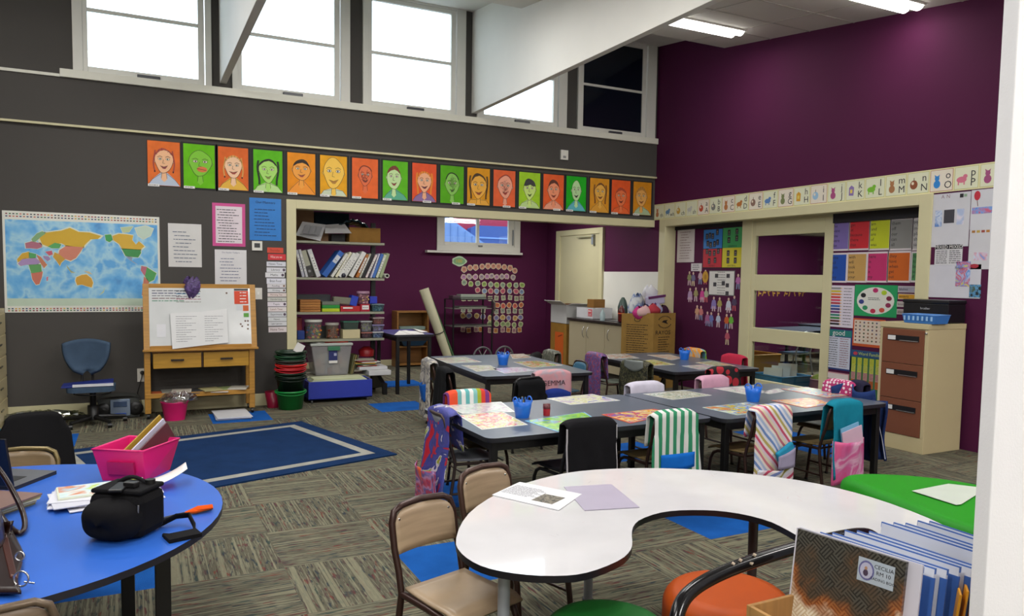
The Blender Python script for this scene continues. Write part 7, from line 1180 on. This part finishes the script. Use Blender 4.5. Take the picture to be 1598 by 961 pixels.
s = MB(); s.tube([a, b], [0.085, 0.07], RL, 16); s.build('roll', t); s = MB(); s.hexa([a+Vector((0.07, 0, 0.0)), a+Vector((0.10, 0.02, 0)), a+Vector((0.10, 0.05, 0)), a+Vector((0.07, 0.05, 0)), b+Vector((0.10, 0, 0.0)), b+Vector((0.14, 0.02, 0)), b+Vector((0.14, 0.05, 0)), b+Vector((0.10, 0.05, 0))], P('#3c5c3c', 0.5)); s.hexa([a+Vector((0.10, -.01, -0.3)), a+Vector((0.12, 0.0, -.3)), a+Vector((0.12, 0.03, -.3)), a+Vector((0.10, 0.03, -.3)), a+Vector((0.36, -.01, -1.0)), a+Vector((0.40, 0, -1.0)), a+Vector((0.40, 0.03, -1.0)), a+Vector((0.36, 0.03, -1.0))], RL); s.build('loose_edge', t)
c0 = a+(b-a)*0.55; s = MB(); s.tube([c0+Vector((0.082*math.cos(q), 0.082*math.sin(q), 0.03*math.cos(q))) for q in [2*PI*i/16 for i in range(16)]], 0.008, BLACKM, 6, closed=True); s.build('band', t)
t = thing('trolley', 'black steel trolley with wire shelves in front of the number cards', 'trolley', (5.25, 12.3, 0)); BT = P('#1a191c', 0.35, 0.3); x0, x1, y0, y1 = 4.88, 5.62, 12.02, 12.42
for x in (x0, x1):
    for y in (y0, y1): s = MB(); s.tube([(x, y, 0.08), (x, y, 1.18)], 0.016, BT); s.build('post', t)
for z, c_ in ((1.19, '#2c2c30'), (1.03, '#8c8c84'), (0.72, '#7c8078'), (0.18, '#2c2c30')): s = MB(); s.box(x0-0.01, x1+0.01, y0-0.01, y1+0.01, z-0.012, z, P(c_, 0.3, 0.4)); s.tube([(x0, y0, z+0.03), (x1, y0, z+0.03)], 0.007, BT); s.build('shelf', t)
s = MB(); s.tube([(x1, y0, 1.18), (x1+0.05, y0, 1.12), (x1+0.07, y0+0.05, 1.0), (x1+0.02, y0+0.1, 0.9)], 0.018, CHROME); s.build('handle', t)
for x in (x0, x1):
    for y in (y0, y1): s = MB(); s.lathe([(0.04, -0.012), (0.04, 0.012)], (x, y, 0.041), BLACKM, 12, Matrix.Rotation(PI/2, 3, 'Y')); s.build('castor', t)
sb(5.05, 5.50, 12.10, 1.193, 1.27, P('#8c9488', 0.5), 'tape_machine', 'grey-green box lying on the top of the trolley', 'box', 0.2); sb(4.90, 5.03, 12.10, 1.193, 1.25, P('#4c3440', 0.5), 'small_box', 'small dark plum box at the left end of the trolley top', 'box', 0.2)
sb(5.02, 5.55, 12.10, 1.033, 1.065, P('#a8a89c', 0.5), 'paper_pile', 'pale papers on the trolley shelf just below the top', 'paper', 0.22)
for k, (x, l) in enumerate(((5.38, 'left grey spoked wheel resting behind the back left table'), (5.80, 'right grey spoked wheel resting behind the back left table'))):
    t = thing('spoked_wheel', l, 'wheel', (x, 11.88, 0), 'grey spoked wheels'); r = 0.17; zc_ = 0.185+(-0.0*k); s = MB(); s.tube([(x+r*math.cos(q), 11.88, zc_+r*math.sin(q)) for q in [2*PI*i/28 for i in range(28)]], 0.018, P('#5c5c60', 0.5), 8, closed=True); s.build('rim', t)
    s = MB(); s.lathe([(0.03, -0.03), (0.03, 0.03)], (x, 11.88, zc_), P('#6c6c70', 0.4), 12, Matrix.Rotation(PI/2, 3, 'X'))
    for j in range(6): q = 2*PI*j/6+k*0.4; s.tube([(x+0.02*math.cos(q), 11.88, zc_+0.02*math.sin(q)), (x+0.16*math.cos(q), 11.88, zc_+0.16*math.sin(q))], 0.009, P('#8c8c8c', 0.4), 6)
    s.build('spokes', t)
for k, x in enumerate((6.12, 6.24)): s = MB(); s.lathe([(0.04, -0.03), (0.1, -0.03), (0.115, 0), (0.1, 0.03), (0.04, 0.03)], (x+0.3, 11.9+0.12*k, 0.116), P('#232226', 0.7), 18, Matrix.Rotation(PI/2, 3, 'X')); s.build('rubber_wheel', None, label='%s black rubber wheel on the floor right of the spoked wheels' % ('left' if k == 0 else 'right'), cat='wheel')
# ------------------------------------------------------------------ sink bench
t = thing('sink_bench', 'cream bench cupboard with dark worktop at the right of the alcove', 'cabinet', (6.8, 10.0, 0)); BC_ = mat('#b0a58a', 0.4, 0, 'paint'); bx0, bx1, by0, by1 = 6.52, 7.05, 9.25, 10.88
s = MB(); s.box(bx0+0.02, bx1, by0, by1, 0.12, 0.88, BC_); s.box(bx0+0.07, bx1, by0+0.03, by1-0.03, 0, 0.12, P('#3c3834')); s.build('body', t, bevel=0.002)
for k in range(3):
    a, b = by0+0.005+0.54*k, by0+0.54*k+0.535; s = MB(); s.box(bx0, bx0+0.018, a, b, 0.125, 0.875, BC_); d = s.build('cupboard_door', t, bevel=0.002); yh = {0: b-0.10, 1: b-0.06, 2: a+0.06}[k]
    if k == 0: yh = b-0.12
    s = MB(); s.tube([(bx0-0.002, yh, 0.62), (bx0-0.03, yh, 0.66), (bx0-0.035, yh, 0.71), (bx0-0.03, yh, 0.76), (bx0-0.002, yh, 0.80)], 0.006, CHROME); s.build('handle', d)
s = MB(); s.box(bx0-0.03, bx1, by0-0.02, by1+0.02, 0.882, 0.92, P('#322b2a', 0.25)); s.build('worktop', t, bevel=0.004); s = MB(); s.box(6.62, 6.95, 9.55, 10.0, 0.915, 0.928, P('#3a3535', 0.2, 0.6)); s.build('sink', t, bevel=0.003)
# boxes left of and on the bench
def carton(x0, x1, y0, y1, z0, z1, m, label, flap=True, inner='#5c3a28'):
    t = thing('cardboard_box', label, 'box', ((x0+x1)/2, (y0+y1)/2, z0)); s = MB(); th = 0.006
    for b in ((x0, x1, y0, y0+th), (x0, x1, y1-th, y1), (x0, x0+th, y0+th, y1-th), (x1-th, x1, y0+th, y1-th)): s.box(*b, z0, z1, m)
    s.box(x0, x1, y0, y1, z0, z0+th, m); s.build('box', t)
    if flap:
        s = MB(); s.hexa([(x0, y0, z1), (x0, y1, z1), (x0+0.004, y1, z1), (x0+0.004, y0, z1), (x0-0.14, y0-0.02, z1+0.07), (x0-0.14, y1, z1+0.07), (x0-0.136, y1, z1+0.074), (x0-0.136, y0-0.02, z1+0.074)], m); s.build('flap', t)
        s = MB(); s.hexa([(x0, y0, z1), (x1, y0, z1), (x1, y0+0.004, z1), (x0, y0+0.004, z1), (x0+0.02, y0-0.13, z1+0.03), (x1, y0-0.13, z1+0.03), (x1, y0-0.126, z1+0.034), (x0+0.02, y0-0.126, z1+0.034)], m); s.build('flap', t)
    return t
KB = mat('#9c7434', 0.7, 0, 'cloth')
t = thing('cardboard_box', 'tall brown box with orange print on the floor left of the bench', 'box', (6.8, 11.3, 0)); s = MB(); s.box(6.52, 7.03, 10.96, 11.5, 0, 0.80, KB); s.build('box', t, bevel=0.003); q = Sheet((6.52, 11.15, 0.45), (0, -1, 0), (0, 0, 1), (-1, 0, 0)); q.rect(-0.19, -0.42, 0.10, 0.2, 0.002, P('#c85a1c')); q.line([(-0.08, 0.12), (0.06, 0.16)], 0.02, 0.003, P('#7c3414')); q.build('print', t)
carton(6.52, 7.03, 10.96, 11.5, 0.802, 1.12, P('#c8c8c8', 0.6), 'open white carton standing on the tall brown box')
s = MB(); s.obox((6.75, 11.1, 1.135), 0.36, 0.3, 0.02, mat('#5c3a22', 0.6, 0, 'cloth')); s.build('brown_card', None, label='dark brown card in the open white carton', cat='card')
o = carton(6.62, 7.0, 10.30, 10.80, 0.921, 1.10, P('#c8c8cc', 0.6), 'white carton with a red stamp on the bench worktop', flap=False); q = Sheet((6.62, 10.38, 1.02), (0, -1, 0), (0, 0, 1), (-1, 0, 0)); q.rect(-0.06, -0.055, 0.06, 0.06, 0.002, P('#c8545c')); q.text('LIFE', 0.045, 0, -0.03, 0.003, PAPER); q.scribble(-0.05, 0.05, 0.03, 0.025, 0.003, PAPER, 1); q.build('stamp', o)
s = MB(); s.box(6.70, 6.92, 10.40, 10.6, 1.102, 1.24, mat('#8c6024', 0.6, 0, 'wood')); s.build('wooden_box', None, bevel=0.003, label='small brown wooden box on the stamped white carton', cat='box')
s = MB(); s.lathe([(0.04, 0), (0.042, 0.10), (0.018, 0.15), (0.012, 0.165), (0.012, 0.19), (0.02, 0.195)], (6.60, 9.98, 0.921), P('#a8bcc0', 0.3), 16); s.build('soap_bottle', None, label='pale blue pump soap bottle on the bench', cat='bottle')
s = MB(); s.lathe([(0.05, 0), (0.055, 0.13), (0.055, 0.17), (0.03, 0.22), (0.012, 0.25)], (6.64, 9.52, 0.9295), P('#5c1c18', 0.2), 16); o = s.build('sauce_bottle', None, label='dark red bottle with an orange band on the bench', cat='bottle'); s = MB(); s.lathe([(0.0565, 0.12), (0.0565, 0.135)], (6.64, 9.52, 0.9295), P('#e0603c'), 16); s.build('band', o)
s = MB(); s.lathe([(0.075, 0), (0.08, 0.22), (0.05, 0.32), (0.02, 0.37)], (6.76, 9.66, 0.9295), P('#3c5048', 0.3), 18); s.build('large_bottle', None, label='large dark green bottle behind the red one', cat='bottle')
s = MB(); s.grid(lambda u, v: (6.85+0.13*math.cos(2*PI*u)*math.sin(PI*(0.12+0.76*v)), 9.42+0.14*math.sin(2*PI*u)*math.sin(PI*(0.12+0.76*v))*(1+0.15*math.sin(u*20)), 0.93+0.42*v+0.03*math.sin(u*17+v*6)), 24, 12, PAL(['#c4ccd4', '#d4d8dc', '#4c6cb0', '#c8ccd0', '#d8dce0'], 6, dist=0.5), smooth=True); s.build('plastic_bag', None, label='white and blue shopping bag on the end of the bench', cat='bag')
s = MB(); s.box(XB-0.035, XB-0.013, 9.27, 9.50, 1.12, 1.46, mat('#7c4c28', 0.4, 0, 'wood')); o = s.build('wooden_plaque', None, bevel=0.006, label='brown wooden plaque on the white splashback', cat='plaque'); s = MB(); s.box(XB-0.038, XB-0.034, 9.31, 9.46, 1.17, 1.41, mat('#5c341c', 0.4, 0, 'wood')); s.build('inset', o)
# big sack box with fabric scraps
t = thing('sack_box', 'big brown paper sack box lettered RAYOS, full of fabric scraps', 'box', (6.72, 8.9, 0)); SK_ = mat('#9c7a40', 0.75, 0, 'cloth'); A = [(6.38, 9.14), (6.63, 8.70), (7.055, 8.74), (7.06, 9.04)]
s = MB(); vo = [(x, y, 0) for x, y in A]+[(x, y, z_) for i, ((x, y), z_) in enumerate(zip(A, (1.08, 1.10, 1.10, 1.08)))]; cA = (6.78, 8.9); vi = [(cA[0]+(x-cA[0])*.975, cA[1]+(y-cA[1])*.975, max(z, 0.01)) for x, y, z in vo]
s.add(vo+vi, [(0, 1, 5, 4), (1, 2, 6, 5), (2, 3, 7, 6), (3, 0, 4, 7), (3, 2, 1, 0), (9, 8, 12, 13), (10, 9, 13, 14), (11, 10, 14, 15), (8, 11, 15, 12), (8, 9, 10, 11), (4, 5, 13, 12), (5, 6, 14, 13), (6, 7, 15, 14), (7, 4, 12, 15)], SK_); s.build('sack', t)
u_ = (Vector((7.055, 8.74, 0))-Vector((6.63, 8.70, 0))).normalized(); q = Sheet((6.843, 8.720, 0.85), u_, (0, 0, 1), Vector((u_.y, -u_.x, 0))); DK = P('#1c140c')
for k in range(26): a = 2*PI*k/26; q.rect(0.13*math.cos(a)-0.008, 0.12+0.085*math.sin(a)-0.008, 0.13*math.cos(a)+0.008, 0.12+0.085*math.sin(a)+0.008, 0.003, DK, rot=a) if abs(math.cos(a)) < 0.93 else None
q.poly([(-0.06, 0.12), (-0.02, 0.145), (0.06, 0.15), (0.03, 0.125), (0.065, 0.09), (0.0, 0.105)][::-1], 0.003, DK); q.text('RAYOS', 0.085, -0.03, -0.035, 0.003, DK, sx=1.1)
for k in range(10): q.scribble(-0.12, 0.10-0.03*(k % 3), -0.10-0.035*k, 0.014, 0.003, DK, k)
u2 = (Vector((6.63, 8.70, 0))-Vector((6.38, 9.14, 0))).normalized(); q2 = Sheet((6.505, 8.92, 0.70), u2, (0, 0, 1), Vector((u2.y, -u2.x, 0))); q2.ell(0, 0.3, 0.05, 0.035, 0.003, DK, 14); q2.ell(0, 0.3, 0.04, 0.027, 0.0036, SK_, 14)
q.build('printing', t)
for k in range(17): q2.scribble(-0.17, 0.17-0.05*(k % 2), 0.22-0.033*k, 0.013, 0.003, DK, k+30)
q2.build('side_print', t)
rg = random.Random(12); SC_ = [('#c83c84', 'hot pink'), ('#e0b8b8', 'pale pink'), ('#2c2c58', 'navy'), ('#b8404c', 'crimson'), ('#d8d0d0', 'white'), ('#5c2c6c', 'purple'), ('#a8a8c8', 'lilac'), ('#d87c6c', 'coral'), ('#3c1c34', 'plum'), ('#cc98a0', 'rose')]
for k, (c_, nm2) in enumerate(SC_):
    x, y = 6.55+0.05*k+rg.uniform(-.02, .02), 8.93+rg.uniform(-.08, .06); r = 0.10+0.02*rg.random(); zt = 1.09+0.05*math.sin(PI*k/9); s = MB(); f1, f2 = rg.uniform(8, 16), rg.uniform(6, 12)
    s.grid(lambda u, v: (x+r*math.cos(2*PI*u)*math.sin(PI*(0.05+0.9*v))*(1+0.2*math.sin(u*f1)), y+r*0.9*math.sin(2*PI*u)*math.sin(PI*(0.05+0.9*v)), zt+0.085*math.cos(PI*(0.05+0.9*v))*(1+0.3*math.sin(u*f2+v*5))), 16, 8, CL(c_)); s.build('fabric_scrap', None, label='%s bundle of fabric on the top of the sack box' % nm2, cat='cloth', group='fabric bundles in the sack box')
s = MB(); s.obox((6.84, 8.96, 1.28), 0.30, 0.10, 0.13, mat('#b8b4d0', 0.3, 0, 'plain'), ry=-0.12); o = s.build('cushion_pack', None, bevel=0.02, label='lilac packet with a purple strip above the fabric bundles', cat='packet'); s = MB(); s.obox((6.84, 8.908, 1.33), 0.31, 0.01, 0.035, P('#5c2058'), ry=-0.12); s.build('strip', o)
s = MB(); s.grid(lambda u, v: (6.80+0.12*math.cos(2*PI*u)*math.sin(PI*(0.1+0.8*v))*(1+0.2*math.sin(u*22)), 9.04+0.08*math.sin(2*PI*u)*math.sin(PI*(0.1+0.8*v)), 1.27+0.22*v+0.02*math.sin(u*19+v*6)), 24, 10, mat('#d4d4dc', 0.3, 0, 'plain'), smooth=False); s.build('plastic_bag', None, label='crumpled white plastic bag behind the lilac packet', cat='bag')
# ------------------------------------------------------------------ next classroom, seen through the glass door
for k, (x, y, w_, d_, l) in enumerate(((11.0, 10.1, 1.8, 1.0, 'slate table nearest the glass in the next classroom'), (13.2, 10.9, 1.8, 0.9, 'far slate table in the next classroom'))): make_table(w_, d_, l, (x, y, 0), 0.1, 0.70, group='tables in the next classroom')
STL = P('#9ca0a0', 0.3, 0.7)
for k, (x, y, r_, l) in enumerate(((10.1, 9.3, 0.1, 'chair with pale steel frame left in the next classroom'), (11.0, 9.15, 0.0, 'blue-seated chair in the middle of the next classroom'), (11.9, 9.4, 0.2, 'chair with pale steel frame right in the next classroom'))): make_chair(l, (x, y, 0), r_, P('#3c5878', 0.4), STL if k != 1 else BLACKM, group='chairs in the next classroom', top=0.82, wd=0.38)
def openbin(x0, x1, y0, y1, h, m, label, name='storage_bin'):
    t = thing(name, label, 'bin', ((x0+x1)/2, (y0+y1)/2, 0)); s = MB(); e = 0.03; vo = [(x0+e, y0+e, 0), (x1-e, y0+e, 0), (x1-e, y1-e, 0), (x0+e, y1-e, 0), (x0, y0, h), (x1, y0, h), (x1, y1, h), (x0, y1, h)]; cx_, cy_ = (x0+x1)/2, (y0+y1)/2; vi = [(cx_+(a-cx_)*.95, cy_+(b-cy_)*.95, max(c_, 0.01)) for a, b, c_ in vo]
    s.add(vo+vi, [(0, 1, 5, 4), (1, 2, 6, 5), (2, 3, 7, 6), (3, 0, 4, 7), (3, 2, 1, 0), (9, 8, 12, 13), (10, 9, 13, 14), (11, 10, 14, 15), (8, 11, 15, 12), (8, 9, 10, 11), (4, 5, 13, 12), (5, 6, 14, 13), (6, 7, 15, 14), (7, 4, 12, 15)], m); s.build('tub', t); s = MB(); s.tube(vo[4:], 0.012, m, 6, closed=True); s.build('rim', t); return t
openbin(7.50, 8.02, 7.10, 7.62, 0.33, mat('#1470a0', 0.35, 0, 'plain'), 'blue plastic bin behind the lowest pane of the glass door')
openbin(8.05, 8.50, 6.95, 7.35, 0.28, mat('#b87c90', 0.4, 0, 'plain'), 'pink slatted crate beside the blue bin behind the glass')
s = MB(); s.grid(lambda u, v: (8.26+0.14*math.cos(2*PI*u)*math.sin(PI*v), 7.14+0.13*math.sin(2*PI*u)*math.sin(PI*v), 0.24+0.09*math.cos(PI*v)*(1+0.2*math.sin(u*20))), 18, 8, CL('#7c8c3c')); s.build('green_cloth', None, label='olive green cloth in the pink crate behind the glass', cat='cloth')
for k, (x, y, z, c_, l) in enumerate(((7.60, 7.36, 0.0, '#d4d0c8', 'white book standing in the blue bin behind the glass'), (7.68, 7.30, 0.0, '#c8ccd0', 'grey-white book standing in the blue bin behind the glass'), (7.78, 7.28, 0.0, '#d8d4cc', 'cream book standing in the blue bin behind the glass'))): s = MB(); s.obox((x, y, 0.26+0.03*k), 0.02, 0.24, 0.34, P(c_), rz=0.6, ry=0.3); s.build('book', None, label=l, cat='book')
openbin(7.62, 8.15, 7.75, 8.3, 0.55, mat('#b07c20', 0.5, 0, 'plain'), 'mustard yellow tub behind the blue bin in the next classroom')
R2_ = random.Random(4); s = Sheet((12.6, 12.0, 1.35), (1, 0, 0), (0, 0, 1), (0, -1, 0))
s = Sheet((12.5, 12.0, 1.34), (1, 0, 0), (0, 0, 1), (0, -1, 0))
for k in range(11): s.rect(-0.75+0.135*k+(0.1 if k > 5 else 0), -0.09, -0.75+0.135*k+(0.1 if k > 5 else 0)+0.03, 0.09, 0.004, P('#a87c34'), rot=R2_.uniform(-.5, .5)); s.ell(-0.70+0.135*k+(0.1 if k > 5 else 0), R2_.uniform(-.04, .04), 0.04, 0.02, 0.005, P('#b88c3c'))
s.build('wall_lettering', None, label='orange-gold lettering on the far purple wall of the next classroom', cat='lettering')
s = MB(); s.box(9.35, 9.95, 11.6, 11.95, 0, 1.25, P('#2c3c4c', 0.5)); s.build('tall_cupboard', None, bevel=0.004, label='dark cupboard at the left, seen through the middle pane', cat='cupboard')
